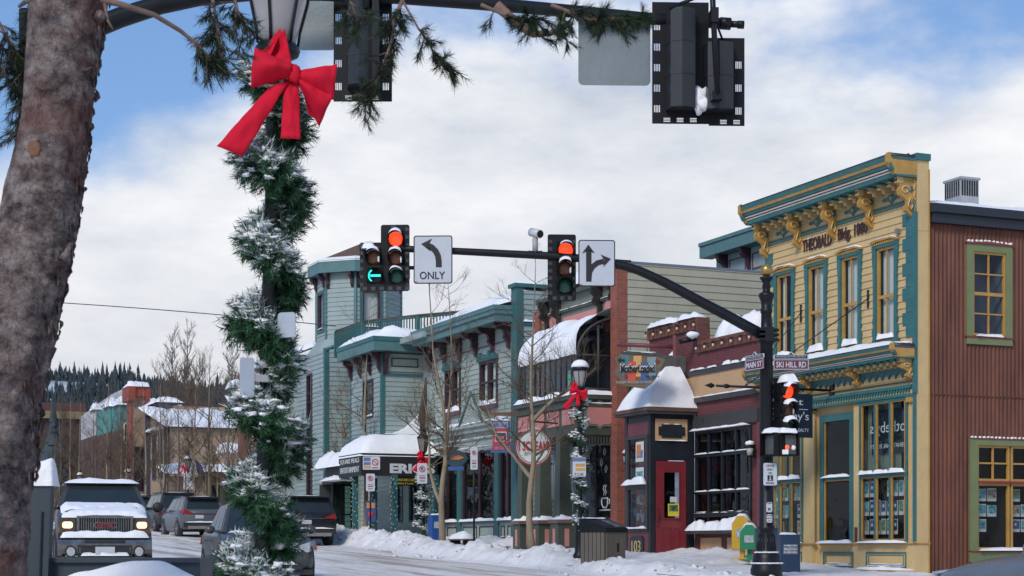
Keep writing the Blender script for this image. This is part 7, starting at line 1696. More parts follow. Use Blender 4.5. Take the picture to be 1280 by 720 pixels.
def bow(lbl,cpx,cpy,D,ref=(368,98),sc=1.,rz=0,name='ribbon_bow'):
    """measured on the near bow; ref is its knot"""
    o=thing(name,lbl,'bow',tuple(W(cpx,cpy,D)),'L',rz,'red ribbon bows on the lamp posts'); k=9.8/F*sc
    def P(x,y,d=0): return Vector(((x-ref[0])*k,d*sc,(ref[1]-y)*k))
    def patch(q,bul,nm):
        a,b,c,d=q; m=MB(); m.sm=True; n=12; g=[[],[]]
        for L_,off in((0,0),(1,.006*sc)):
            for i in range(n+1):
                for j in range(n+1):
                    u,v=i/n,j/n; p=(a.lerp(b,u)).lerp(d.lerp(c,u),v); p=p+Vector((0,(-bul*math.sin(math.pi*u)*(.4+.6*math.sin(math.pi*v))+.022*nz(p.x*14+bul*40,p.z*14,bul*9)+.010*nz(p.x*40,p.z*9,2))*sc+off,0)); g[L_].append(m.v(*p))
        for L_ in(0,1):
            for i in range(n):
                for j in range(n): w_=n+1; q4=(i*w_+j,(i+1)*w_+j,(i+1)*w_+j+1,i*w_+j+1); m.f(*[g[L_][t] for t in(q4 if L_ else q4[::-1])])
        m.sm=False; w_=n+1
        for i in range(n):
            for (s0,s1) in((i*w_,(i+1)*w_),(i*w_+n,(i+1)*w_+n),(i,i+1),(n*w_+i,n*w_+i+1)): m.f(g[0][s0],g[0][s1],g[1][s1],g[1][s0])
        return m.build(nm,RB,o)
    patch([P(366,84,-.05),P(357,39,-.03),P(322,66,.04),P(324,72,.0)],-.04,'loop')      # left loop, far side
    patch([P(366,100,-.06),P(368,84,-.06),P(321,64,-.06),P(316,112,-.03)],.10,'loop')
    patch([P(352,40,.0),P(350,35,.03),P(322,64,.05),P(335,82,-.02)],-.02,'loop')
    patch([P(375,104,-.05),P(377,90,-.04),P(422,84,-.06),P(417,127,-.03)],.05,'loop')    # right loop
    patch([P(374,108,-.03),P(376,100,-.05),P(418,122,-.04),P(398,157,.02)],.06,'loop')
    patch([P(378,112,.0),P(396,118,.02),P(400,150,.05),P(384,140,.03)],-.03,'loop')
    patch([P(337,111,-.03),P(362,106,-.05),P(308,200,-.12),P(276,186,-.10)],.03,'tail')
    patch([P(356,100,-.02),P(374,100,-.02),P(378,178,-.10),P(354,177,-.10)],.02,'tail')
    m=MB(); m.ball(tuple(P(370,96,-.06)),.036*sc,12,8,(1,.9,1.5),.25,2); m.build('knot',RB,o)
    return o
NDL=M('garland_needles',(.012,.048,.020),.6,.5,9,col2=(.042,.12,.052),spec=.2); NDS=M('frosted_needles',(.50,.56,.56),.8,.4,12)
def garland(lbl,X,Y,z0,z1,turns,rh,rt,ntw,seed,o_name='garland',wid=1.0,snow=.5,nn=26,nl=.05,lowfat=0,wd=.0034):
    rnd=random.Random(seed); gd=thing(o_name,lbl,'garland',(X,Y,z1),'L',0,'snowy evergreen garlands wound round the lamp posts')
    nd=MB(); sn=MB(); tw=MB()
    def ax(f):
        a=2*math.pi*turns*f+seed; z=(z1-z0)*-f; r=rh*(1+.25*math.sin(f*31+seed)+lowfat*max(0,f-.62)*2.2)
        return Vector((r*math.cos(a)*wid,r*math.sin(a),z+.03*math.sin(f*50)))
    rope=[ax(i/(turns*14)) for i in range(int(turns*14)+1)]
    nd.mi=0; nd.tube([tuple(p) for p in rope],.022,5,smooth=True)
    for i in range(ntw):
        f=i/ntw; c=ax(f); tg=(ax(min(1,f+.002))-c).normalized()
        d=Vector((rnd.gauss(0,1),rnd.gauss(0,1),rnd.gauss(0,.8))); d=(d-tg*d.dot(tg)).normalized(); d=(d+tg*rnd.uniform(-.5,.5)+Vector((c.x,c.y,0)).normalized()*.35).normalized()
        L=rt*rnd.uniform(.55,1.25)*(1+.35*nz(c.x*4,c.z*3,seed)+lowfat*max(0,f-.62)*1.6); e=c+d*L
        up=d.z*.5+.7*nz(c.x*4+seed,c.y*4,c.z*2.6)+rnd.uniform(-.3,.3)
        snowy=up>.30-snow*.55
        sd=d.orthogonal().normalized(); s2=d.cross(sd)
        for q in range(nn):
            g=.15+.85*q/nn; b=c.lerp(e,g); a=rnd.random()*6.283; o_=(sd*math.cos(a)+s2*math.sin(a)); dr=(d*.75+o_).normalized(); tip=b+dr*nl*rnd.uniform(.7,1.25); w_=o_.cross(d)*(wd if nn>18 else .005)
            nd.mi=1 if (snowy and dr.z>.2 and rnd.random()<.65) else 0
            nd.poly([tuple(b-w_),tuple(b+w_),tuple(tip)])
        if snowy and rnd.random()<.85:
            p=c.lerp(e,rnd.uniform(.35,.9))+Vector((0,0,.012)); r=rnd.uniform(.012,.03)*(1.0 if nn>18 else 1.5)*(.7+.6*snow); sn.ball(tuple(p),r*.62,7,5,(1.5,1.3,.6),1.5,i)
    # clumps of packed snow lodged in the windings
    for i in range(int(ntw*.06)):
        f=rnd.random(); c=ax(f); 
        if nz(c.x*4+seed,c.y*4,c.z*2.6)<-.05: continue
        p=c+Vector((rnd.uniform(-.05,.05),rnd.uniform(-.06,.02),.03)); sn.ball(tuple(p),rnd.uniform(.028,.052)*(.8+.4*snow),9,7,(1.3,1.1,.6),1.6,i+99)
    nd.build('needles',[NDL,NDS],gd,recalc=False); sn.build('snow_lumps',SNOWL,gd,recalc=False); return gd
DL=9.8; LX=W(320,683,DL).x; LZ=2.84-4.10
l1=lamp('nearest black lantern street lamp, wound with garland, at the left of the photo',LX,DL,LZ)
bow('large red ribbon bow tied below the nearest lantern',368,98,DL-.16)
l1.rotation_euler=(0,R(1.72),0)
g1_=garland('thick snowy evergreen garland wound round the nearest lamp post',LX,DL,-1.0,2.68,7.9,.10,.13,4300,3,snow=.8,nn=34,nl=.052,lowfat=.45,wd=.0034)
g1_.location=(LX+(2.68-LZ)*math.tan(R(1.72)),DL,2.68); g1_.rotation_euler=(0,R(1.72),0)
for lbl,x,y,w,h,dx,rz in(('pale grey sign back clamped low on the nearest lamp post',309,472,.082,.225,0,R(20)),('pale grey sign back showing behind the garland on the nearest lamp post',358,406,.11,.14,0,R(-20))):
    s=thing('sign_back',lbl,'sign',tuple(W(x,y,DL-.17)),'L',rz,); m=MB(); m.py(roundrect(-w/2,w/2,-h/2,h/2,.02),0,.006); m.build('sheet',M('pale_sign_back',(.40,.45,.52),.5,.06,3),s); m=MB(); m.box(-.02,.12 if x<330 else .0,.006,.03,-.02,.02); m.build('bracket',GM,s)
m=MB(); m.tube([tuple(W(320,556,DL-.05)),tuple(W(343,556,DL-.05))],.011,6); c_=W(333,556,DL-.07); m.box(c_.x-.012,c_.x+.012,c_.y-.02,c_.y+.02,c_.z-.017,c_.z+.017)
solo(m,'hose_clamp','steel band clamp round the nearest lamp post below the sign back','clamp',GM,tuple(c_),'W')
m=MB(); c_=W(328.5,661,DL-.055); m.M=Matrix.Translation(c_); m.mi=0; m.box(-.028,.028,0,.006,-.032,.032); m.mi=1; m.ball((0,-.004,.02),.012,8,6,(1,.3,1)); m.py([(-.022,-.03),(.022,-.03),(.014,.0),(0,.008),(-.014,.0)],-.004,0)
solo(m,'round_sticker','blue and white sticker on the base of the nearest lamp post','sticker',[M('sticker_blue',(.04,.16,.45),.5),SGW],tuple(c_),'W')
# second lamp
D4=41.; LX=W(725,683,D4).x; LZ=(HZ-487)/F*D4-4.06
lamp('lantern street lamp with red bow in front of the glass sunroom',LX,D4,LZ)
bow('red ribbon bow on the lamp in front of the sunroom',723,490,D4-.2,sc=.92)
garland('snowy garland round the lamp in front of the sunroom',LX,D4,LZ+.55,3.5,6.5,.12,.13,700,5,snow=.75,nn=14,nl=.06)
def park_sign(bd,w,h):
    m=MB(); m.mi=0
    for k in range(2): m.box(-w*.5,w*.8,-.008,-.004,h*(.05-.42*k),h*(.32-.42*k))
    m.mi=1; m.box(-w*.9,w*.9,-.008,-.004,h*.55,h*.9); m.mi=2; m.text('P 2 HR',0,-h*.88,h*.3,-.006,.004,w*1.2)
    m.build('coloured_bars',[M('sign_amber',(.55,.27,.05),.5),M('sign_steel_blue',(.10,.16,.28),.5),SBK],bd)
plate('parking rates sign with two amber bars on the garlanded lamp post',715,571,733,596.5,D4-.32,(),extra=park_sign)
# third lamp by the restaurant
D5=60.; LX=W(529,683,D5).x; LZ=(HZ-566)/F*D5-3.3
o=thing('street_lamp','older four sided lantern street lamp with a bow in front of the black awning','street lamp',(LX,D5,LZ),'L',R(20),'black lantern street lamps')
m=MB(); m.lathe([(.12,-.3),(.12,.4),(.05,.5),(.045,3.25),(.1,3.3),(.1,3.34)],12); m.build('pole',POLE,o)
m=MB(); m.tube([(0,0,3.34),(0,0,3.82)],[.12,.20],4,smooth=False); gl=m.build('lamp_glass',M('dim_lamp_glass',(.16,.14,.12),.2,.3,6),o); m=MB()
for k in range(4): a=k*math.pi/2+R(0); m.tube([(.12*math.cos(a),.12*math.sin(a),3.34),(.205*math.cos(a),.205*math.sin(a),3.82)],.016,4)
m.tube([(0,0,3.8),(0,0,3.86)],.23,4,smooth=False); m.tube([(0,0,3.86),(0,0,4.0),(0,0,4.05)],[.2,.1,.1],4,smooth=False); m.lathe([(.09,4.05),(.1,4.15),(.03,4.2)],8); m.build('lamp_cap',POLE,gl)
bow('small red ribbon bow on the lamp before the black awning',529,573,D5-.25,sc=1.05,rz=R(25))
garland('dense snowy garland round the lamp beside the forked aspen',LX,D5,LZ+.3,LZ+2.5,4,.16,.17,520,8,snow=.9,nn=12,nl=.09,lowfat=.6)
def nopark(bd,w,h,z=.42):
    m=MB(); r=w*.62; n=20; 
    for k in range(n):
        a,b=2*math.pi*k/n,2*math.pi*(k+1)/n; m.ext([(r*math.cos(a),-.010,z*h+r*math.sin(a)),(r*math.cos(b),-.010,z*h+r*math.sin(b)),((r*.76)*math.cos(b),-.010,z*h+(r*.76)*math.sin(b)),((r*.76)*math.cos(a),-.010,z*h+(r*.76)*math.sin(a))],(0,.006,0))
    m.py([(-r*.7,z*h+r*.55),(-r*.55,z*h+r*.7),(r*.7,z*h-r*.55),(r*.55,z*h-r*.7)],-.010,-.004); m.box(-w*.6,w*.6,-.008,-.004,-h*.5,-h*.38); m.build('red_ring',M('sign_red2',(.40,.015,.03),.5,.05),bd)
    m=MB(); m.text('P',0,z*h-r*.5,r*1.0,-.004,.004,r*.7,bold=.05); m.text('TOW AWAY',0,-h*.28,h*.11,-.004,.004,w*1.3); m.text('ZONE',0,-h*.8,h*.14,-.004,.004,w); m.build('lettering',SBK,bd)
np_='no parking signs along the pavement'
plate('no parking sign fixed to the older lantern lamp by the awning',521.5,579,534,604.5,D5-.5,(),border=False,extra=nopark,group=np_)
plate('narrow no parking sign on a black post before the teal shopfront',588,559,597,587,47.9,(),border=False,extra=lambda b,w,h:nopark(b,w,h,.5),post=690,group=np_)
plate('lower no parking sign on the black post near the parked black crossover',457.5,592,468.5,614,59.5,(),border=False,extra=lambda b,w,h:nopark(b,w,h,.45),post=676,group=np_)
plate('wide parking sign with blue and amber bars above the lower no parking sign',453.5,570.5,475,587,59.6,(),border=False,extra=lambda b,w,h:(lambda m:(setattr(m,'mi',0),m.box(-w*.9,-w*.1,-.008,-.004,h*.3,h*.85),m.box(-w*.9,-w*.1,-.008,-.004,-h*.3,h*.15),setattr(m,'mi',1),m.box(-w*.9,-w*.1,-.008,-.004,-h*.8,-h*.45),setattr(m,'mi',2),m.tube([(w*.45,-.008,h*.1),(w*.45,-.004,h*.1)],h*.5,16),m.box(w*.1,w*.8,-.008,-.004,-h*.8,-h*.65),setattr(m,'mi',3),m.tube([(w*.45,-.012,h*.1),(w*.45,-.008,h*.1)],h*.36,16),setattr(m,'mi',2),m.py([(w*.45-.1,h*.1+.08),(w*.45-.08,h*.1+.1),(w*.45+.1,h*.1-.08),(w*.45+.08,h*.1-.1)],-.016,-.012),m.build('coloured_bars',[M('sign_steel_blue',(.1,.16,.28)),M('sign_amber',(.55,.27,.05)),M('sign_red2',(.4,.015,.03)),SGW],b)))(MB()),group=np_)
plate('colourful poster panel on the post beside the restaurant entry',457,626,470,652,59.9,(),border=False,bg=M('poster_blue',(.03,.06,.2),.5),extra=lambda b,w,h:(lambda m:(setattr(m,'mi',0),m.box(-w*.8,w*.8,-.008,-.004,h*.3,h*.8),setattr(m,'mi',1),m.ball((0,-.01,-h*.3),h*.3,10,6,(1,.1,1)),m.build('print',[M('poster_orange',(.5,.22,.05),.5),M('poster_red',(.4,.03,.03),.5)],b)))(MB()))
# far lamps with bows
for px,py,D,l in((235,566,88,'distant lantern street lamp with a banner and sign before the tan building'),(160,583,102,'far lantern street lamp with a red bow to the right of the pickup roof'),(100,588,118,'farthest lantern street lamp above the left side of the pickup roof')):
    p=W(px,py,D); o=lamp(l,p.x,D,p.z-4.9,full=False)
plate('white notice sign on the distant lamp before the tan building',229,592,243,612,87.5,(('2 HR',0,.1,.5,1.2),),border=False)
for px,py,D,l in((231,585,87.6,'tiny red bow on the distant lamp before the tan building'),(158,600,101.5,'tiny red bow on the far lamp to the right of the pickup roof')):
    bow(l,px,py,D,sc=.75)
m=MB(); p=W(243,580,87.5); m.M=Matrix.Translation(p); m.py([(0,.3),(.4,-.1),(.5,-.6),(.15,-.5)],0,.03); solo(m,'lamp_banner','small dark banner hanging from the distant lamp','banner',M('banner_navy',(.03,.04,.10),.7,.4,3),tuple(p),'W')
# overhead wire
m=MB(); p0=(-40,683); pts=[]
for i in range(25):
    f=i/24; px=40+(420-40)*f; pts.append(tuple(W(px,379+ (px-75)*.083-2.2*math.sin(math.pi*f),62)))
m.tube(pts,.016,4); solo(m,'power_line','thin dark wire crossing the sky between the pine trunk and the tower','wire',WIRE,pts[0],'W')
# ---------------- bins, boxes, bench ----------------
WD=M('taupe_slats',(.125,.105,.085),.6,.12,3,.2,20,str_=(1,1,.2))
p=W(757,683,39.3); u_,t_=WU(p.x,p.y); bz=(HZ-709)/F*39.3
bn=thing('litter_bin','double bear proof litter bin with taupe slatted sides and sloping black lid','litter bin',(p.x+.0,39.3,bz),'L',R(45))
# local: corner nearest the camera at the origin; x along right face, y along left-going depth
m=MB(); m.box(.02,.70,.02,.76,0,.80); m.build('frame',BLACK,bn)
m=MB()
for k in range(8): x=.01+k*.084; m.box(x,x+.074,-.012,.012,.06,.80)
m.build('slatted_door',WD,bn)
m=MB()
for k in range(6): y=.03+k*.125; m.box(-.015,.012,y,y+.105,.06,.80)
m.build('slatted_side',WD,bn)
m=MB(); m.px([(-.03,.80),(.80,.80),(.80,1.10),(.62,1.13),(-.03,.90)],-.03,.73); ld=m.build('lid',BLACK,bn)
m=MB(); m.ext([(.06,.05,.925),(.30,.05,.925),(.30,.45,1.06),(.06,.45,1.06)],(0,0,.012)); m.mi=1; m.ext([(.40,.05,.925),(.64,.05,.925),(.64,.50,1.08),(.40,.50,1.08)],(0,0,.012)); m.build('hatch',[PLAST,M('hatch_blue',(.10,.16,.2),.3,.6,9)],ld)
m=MB(); m.box(.38,.44,-.02,-.01,.35,.55); m.build('handle',BLACK,bn)
s_=MB(); s_.snow(-.02,.7,.55,.8,0,.03,4,zf=lambda x,y:1.12); s_.build('snow_cap',SNOWL,bn)
def newsbox(lbl,px0,px1,pyt,D,zb,col,rz,kind=0):
    cx=(px0+px1)/2; p=W(cx,683,D); o=thing('newspaper_box',lbl,'newspaper box',(p.x,D,zb),'L',rz); h=(HZ-pyt)/F*D-zb; mt=M(col[0],col[1],.4,.1,3)
    w=.21; m=MB()
    if kind==0: m.py([(-w,.25),(w,.25),(w,h-.18),(w*.35,h),(-w*.35,h),(-w,h-.18)],-.2,.2)
    else: m.box(-w,w,-.2,.2,.0,h); m.box(-w*1.05,w*1.05,-.21,.21,h,h+.03)
    bd=m.build('body',mt,o)
    m=MB()
    if kind==0: m.box(-.05,.05,-.05,.05,0,.25); m.box(-.18,.18,-.18,.18,0,.03)
    else: m.box(-w*.9,w*.9,-.18,.18,-.1,0)
    m.build('pedestal',mt,o)
    m=MB(); m.mi=0; m.box(-w*.5,w*.5,-.212,-.2,h*.5,h*.7) if kind==0 else m.box(-w*.7,w*.7,-.212,-.2,h*.5,h*.76); 
    m.M=Matrix.Rotation(R(-90),4,'Z')
    if kind==0: m.box(-.14,.14,-w-.012,-w,h*.4,h*.72)
    m.build('window_panel',M('pale_panel',(.40,.42,.42),.4,.4,10),o)
    s_=MB(); s_.snow(-w*.8,w*.8,-.18,.18,h-.02 if kind==0 else h+.03,.05,int(px0),nx=9,ny=6,zf=(lambda x,y:h-.0-max(0,abs(x)-w*.35)*1.2) if kind==0 else None); s_.build('snow_cap',SNOWL,o)
    return o,w,h
newsbox('yellow newspaper box with a gabled top beside the maroon building',918,938,645,40.5,-.30,('yellow_box_plastic',(.60,.36,.015)),R(-20))
newsbox('green newspaper box in front of the yellow one',926,948,656,39.5,-.32,('green_box_plastic',(.01,.22,.10)),R(-12))
o,w,h=newsbox('navy newspaper box with a white notice, right of the signal pole',973,997,670,36.5,-.55,('navy_box_metal',(.012,.035,.08)),R(6),1)
m=MB(); m.text('WHAT TO DO',0,h*.66,.05,-.212,.004,.3,bold=.02); m.text('FREE COUPONS',0,h*.57,.035,-.212,.004,.28); m.text('BRECKENRIDGE',0,h*.5,.03,-.212,.004,.28); m.build('lettering',M('navy_print',(.01,.03,.12),.5),o)
newsbox('dark blue box half hidden behind the signal pole',947,969,662,38.5,-.45,('dark_blue_box',(.014,.035,.07)),R(5),1)
newsbox('blue newspaper box behind the forked aspen at the teal building',540,550,645,57.5,.20,('bright_blue_box',(.015,.08,.28)),R(25),1)
for k,(px,py,D,lbl) in enumerate(((577,672,56,'snow covered wooden bench close against the teal shopfront'),(618,681,50,'slatted bench top poking out of the snow near the sign post'))):
    p=W(px,py,D); o=thing('bench',lbl,'bench',(p.x,p.y,p.z-.3),'L',ARZ)
    m=MB(); 
    for q in range(3): m.box(-.75,.75,-.2+q*.14,-.09+q*.14,.22,.26)
    m.build('seat',M('bench_wood',(.20,.14,.08),.7,.2,3),o)
    for q in(-.6,.55): m=MB(); m.box(q,q+.06,-.18,.18,-.1,.22); m.build('leg',BLACK,o)
    s_=MB(); s_.snow(-.75,.75,-.2,.2,.26,.20-.12*k,k+4,nx=14); s_.build('snow_cap',SNOW,o)
# ======================= TREES =======================
ASP=M('aspen_bark',(.20,.155,.10),.75,.3,3,.3,30,col2=(.30,.245,.165),str_=(1,1,.35)); TWG=M('bare_twigs',(.13,.092,.060),.85,.2,2); BRNW=M('brown_branches',(.145,.110,.085),.9,.2,1)
def tree_mesh(h,r0,seed,n1=20,spread=.32,stems=None,bstart=.28,lv=3,thick=1.,up=.75):
    rnd=random.Random(seed); tk=MB(); br=MB()
    stems=stems or [[(0,0,0),(.02*h*rnd.uniform(-1,1),.0,h*.5),(.03*h*rnd.uniform(-1,1),0,h)]]
    def grow(p,d,L,r,l):
        n=3 if l>1 else 4; pts=[p]; q=p; dd=d.copy()
        for i in range(n):
            dd=(dd+Vector((rnd.gauss(0,.12),rnd.gauss(0,.12),.10*up+rnd.gauss(0,.08)))).normalized(); q=q+dd*L/n; pts.append(q)
        br.tube([tuple(x) for x in pts],[r*(1-.75*i/n) for i in range(n+1)],4 if l<2 else 3,cap=False)
        if l<lv:
            k=int({1:7,2:6,3:4}[l]*(1 if L>.3 else .6)); 
            for i in range(k):
                f=rnd.uniform(.25,1.0); j=min(n-1,int(f*n)); b=pts[j].lerp(pts[j+1],f*n-j if f<1 else 1)
                a=rnd.uniform(0,6.283); o=dd.orthogonal().normalized(); o=Matrix.Rotation(a,3,dd)@o
                nd_=(dd*.75+o*rnd.uniform(.5,.95)+Vector((0,0,.25*up))).normalized(); grow(b,nd_,L*rnd.uniform(.35,.62),r*.45,l+1)
    for si,st in enumerate(stems):
        P=[Vector(x) for x in st]; pts=[]; n=14
        for i in range(n+1):
            f=i/n*(len(P)-1); j=min(len(P)-2,int(f)); pts.append(P[j].lerp(P[j+1],f-j)+Vector((rnd.gauss(0,.012),rnd.gauss(0,.012),0))*(i>0)*h*.08)
        rs=r0*(1 if si==0 else .62); rad=[max(.006,rs*(1-.93*(i/n)**.9)*(1.25 if i==0 and si==0 else 1)) for i in range(n+1)]
        tk.tube([tuple(x) for x in pts],rad,9)
        for k in range(n1 if si==0 else int(n1*.6)):
            f=bstart+(1-bstart)*((k+rnd.random())/n1 if si==0 else rnd.random()); j=min(n-1,int(f*n)); b=pts[j].lerp(pts[j+1],f*n-j)
            if b.z<h*bstart*.8: continue
            a=rnd.uniform(0,6.283); L=h*spread*(1.15-f*.8)*rnd.uniform(.6,1.1); el=rnd.uniform(.45,.95)*up
            grow(b,Vector((math.cos(a),math.sin(a),el)).normalized(),L,rad[j]*.42*thick+.003,1)
    return tk,br
def tree(lbl,px,D,base_py,h,tb,name='aspen_tree',mats=(ASP,TWG),group='bare street trees',rz=0,z=None,cat='tree'):
    p=W(px,683,D); zz_=z if z is not None else (HZ-base_py)/F*D; o=thing(name,lbl,cat,(p.x,D,zz_),'L',rz,group); tb[0].build('trunk',mats[0],o,recalc=False); tb[1].build('crown',mats[1],o,recalc=False); return o
# three near aspens, each of its own shape
s=45.7/F
tree('bare aspen standing before the round white sign, its trunk crossing the lettering',665,45.7,690,7.7,tree_mesh(7.7,.105,3,20,.27,[[(0,0,0),(-.10,0,1.2),(.06,0,2.6),(-.03,0,4.4),(.03,0,6),(.1,0,7.7)],[(.02,0,1.9),(-.45,.1,2.5),(-1.0,.2,3.2),(-1.25,.3,4.0)],[(.03,0,3.5),(.55,.1,4.05),(1.15,.0,4.4),(1.7,-.1,4.9)]],.33))
tree('forked bare aspen with two main stems before the teal building',553,53.4,686,9.0,tree_mesh(9.0,.115,9,20,.24,[[(0,0,-.1),(-.05,0,1.5),(.12,0,3.0),(.02,0,4.6),(-.30,0,6.2),(-.45,0,9.0)],[(.08,0,2.9),(.22,.1,4.4),(.30,.2,6),(.15,.1,8.6)],[(-.04,0,1.3),(-.40,.1,2.4),(-.42,.1,3.6),(-.65,.1,5.2)]],.35))
tree('bare aspen rising in front of the corner of the restaurant awning',457,64,664,8.7,tree_mesh(8.7,.10,14,18,.27,[[(0,0,-.4),(.02,0,2.2),(-.05,0,4.4),(.05,0,6.4),(.15,0,8.7)]],.3))
pro=[tree_mesh(8,.09,100+k,22,.21,thick=1.15,up=1.1) for k in range(3)]
tp=[]
# street trees that recede up the road (copies of three shapes)
spots=[(405,73,8.4,'bare tree on the pavement against the tower base, right of the parked crossover roof'),(384,80,7.5,'thin bare tree just left of the tower wall'),(368,88,8.5,'bare tree between the garlanded lamp and the tower'),(426,69,6.5,'small bare tree before the dark glazed entry'),
(311,96,7.5,'bare tree immediately left of the nearest lamp post'),(288,104,8.0,'bare tree before the low shops with brown posts'),(262,112,9.5,'bare tree before the snowy pent roof'),(243,100,9.0,'bare tree with crooked limbs before the wide snowy roof'),(222,118,8.5,'bare tree in front of the tan clapboard shop'),(201,126,9.0,'bare tree before the slate trimmed tan building'),(182,120,8.5,'bare tree before the red corner strip'),(166,134,8.5,'bare tree under the thick red cornice'),(150,128,8.0,'bare tree before the narrow turquoise building'),(134,140,9.5,'bare tree before the wider turquoise false front'),(117,132,8.5,'bare tree before the distant white gabled building'),(101,142,9.0,'bare tree above the left end of the pickup roof'),(88,128,9.5,'bare tree a little right of the pine trunk'),(74,136,10.5,'bare tree at the very edge of the pine trunk')]
first=[]
for i,(px,D,h,lbl) in enumerate(spots):
    if i>3: D=(19.3+.5*math.sin(i*2.3))/(.394+.919*(px-640)/F); h*=.92
    k=i%3; u,t=WU(W(px,683,D).x,D); z=G(u)
    if i<3: o=tree(lbl,px,D,0,8,pro[k],mats=(ASP if i<2 else BRNW,TWG),z=z,name='street_tree'); first.append(o)
    else:
        o=copy_tree(first[k]); o.location=(W(px,683,D).x,D,z); o.rotation_euler=(0,0,i*1.3); tag(o,lbl,'tree','bare street trees')
    o.scale=(h/8,)*3
rnd=random.Random(31)
for i in range(16):
    px=rnd.uniform(66,325); D=rnd.uniform(18.6,20.6)/(.394+.919*(px-640)/F); k=i%3; o=copy_tree(first[k]); X=W(px,683,D).x; o.location=(X,D,G(WU(X,D)[0])); o.rotation_euler=(0,0,i*1.7); o.scale=(rnd.uniform(.6,1.0),)*3; tag(o,'slim bare tree in the tangle of brown branches along the far pavement','tree','bare trees of the far pavement')
# tall cottonwoods behind the roofs
cw=[tree_mesh(18,.25,200+k,46,.18,[[(0,0,0),(.2,0,9),(.3,.1,18)],[(.1,0,2),(-1.0,.5,9),(-1.6,.6,16)],[(.1,0,2.5),(1.3,-.5,9),(1.9,-.5,15.5)]],.2,thick=2.0,up=1.3) for k in range(3)]
tall=[(212,172,19,'tallest bare cottonwood above the snowy roof, left of its middle'),(231,166,19,'tall bare cottonwood rising beside the tallest one'),(250,178,17.5,'bare cottonwood over the middle of the wide snowy roof'),(270,185,16,'lower bare cottonwood over the right of the wide snowy roof'),(292,160,17,'bare cottonwood above the brick building eave'),(192,190,15,'bare cottonwood above the slate trimmed building'),(307,150,15,'bare cottonwood directly behind the nearest lamp post'),(172,200,11,'low bare cottonwood behind the red cornice'),(148,205,11,'low bare cottonwood behind the turquoise buildings'),(122,200,11,'low bare cottonwood behind the distant white gable'),(95,190,12.5,'bare cottonwood before the distant brown building'),(78,185,13,'bare cottonwood before the foot of the hill')]
fc=[]
for i,(px,D,h,lbl) in enumerate(tall):
    k=i%3; z=2.2
    if i<3: o=tree(lbl,px,D,0,18,cw[k],mats=(BRNW,BRNW),z=z,name='cottonwood_tree',group='bare cottonwoods behind the roofs'); fc.append(o)
    else: o=copy_tree(fc[k]); o.location=(W(px,683,D).x,D,z); o.rotation_euler=(0,0,i*2.1); tag(o,lbl,'tree','bare cottonwoods behind the roofs')
    o.scale=(h/18*.8,h/18*.8,h/18)
# leafless scrub filling the valley floor at the end of the street
rnd=random.Random(77); m=MB()
for i in range(60):
    D=rnd.uniform(120,230); px=rnd.uniform(40,200); X=W(px,683,D).x; z=2.0; h=rnd.uniform(2.5,6)
    for q in range(22):
        a=rnd.uniform(0,6.283); b=Vector((X+rnd.gauss(0,.5),D+rnd.gauss(0,.5),z)); e=b+Vector((math.cos(a)*h*.3*rnd.random(),math.sin(a)*h*.3,h*rnd.uniform(.5,1))); mid=b.lerp(e,.5)+Vector((rnd.gauss(0,.1),0,.2)); m.tube([tuple(b),tuple(mid),tuple(e)],[.035,.02,.006],3,cap=False)
solo(m,'scrub','tangle of bare brown scrub filling the valley at the end of the street','scrub',BRNW,(0,0,0),'W',kind='stuff',recalc=False)
# dark spruces between the distant buildings
rnd=random.Random(5)
for i,(px,D,h,lbl) in enumerate(((66,170,13,'dark spruce at the edge of the pine trunk in the valley'),(148,215,19,'dark spruce showing above the turquoise buildings'),(156,222,18,'second dark spruce just left of the red cornice'),(84,200,9,'short dark spruce before the distant brown building'))):
    p=W(px,683,D); o=thing('spruce_tree',lbl,'tree',(p.x,D,2),'L',0,'spruces between the distant buildings'); m=MB(); conifer(m,0,0,.5,h,h*.17,rnd,9); conifer(m,.1,0,.3,h*.97,h*.15,rnd,8); m.build('crown',CON,o,recalc=False); m=MB(); m.tube([(0,0,0),(0,0,h*.9)],[.15,.03],6); m.build('trunk',BRNW,o)
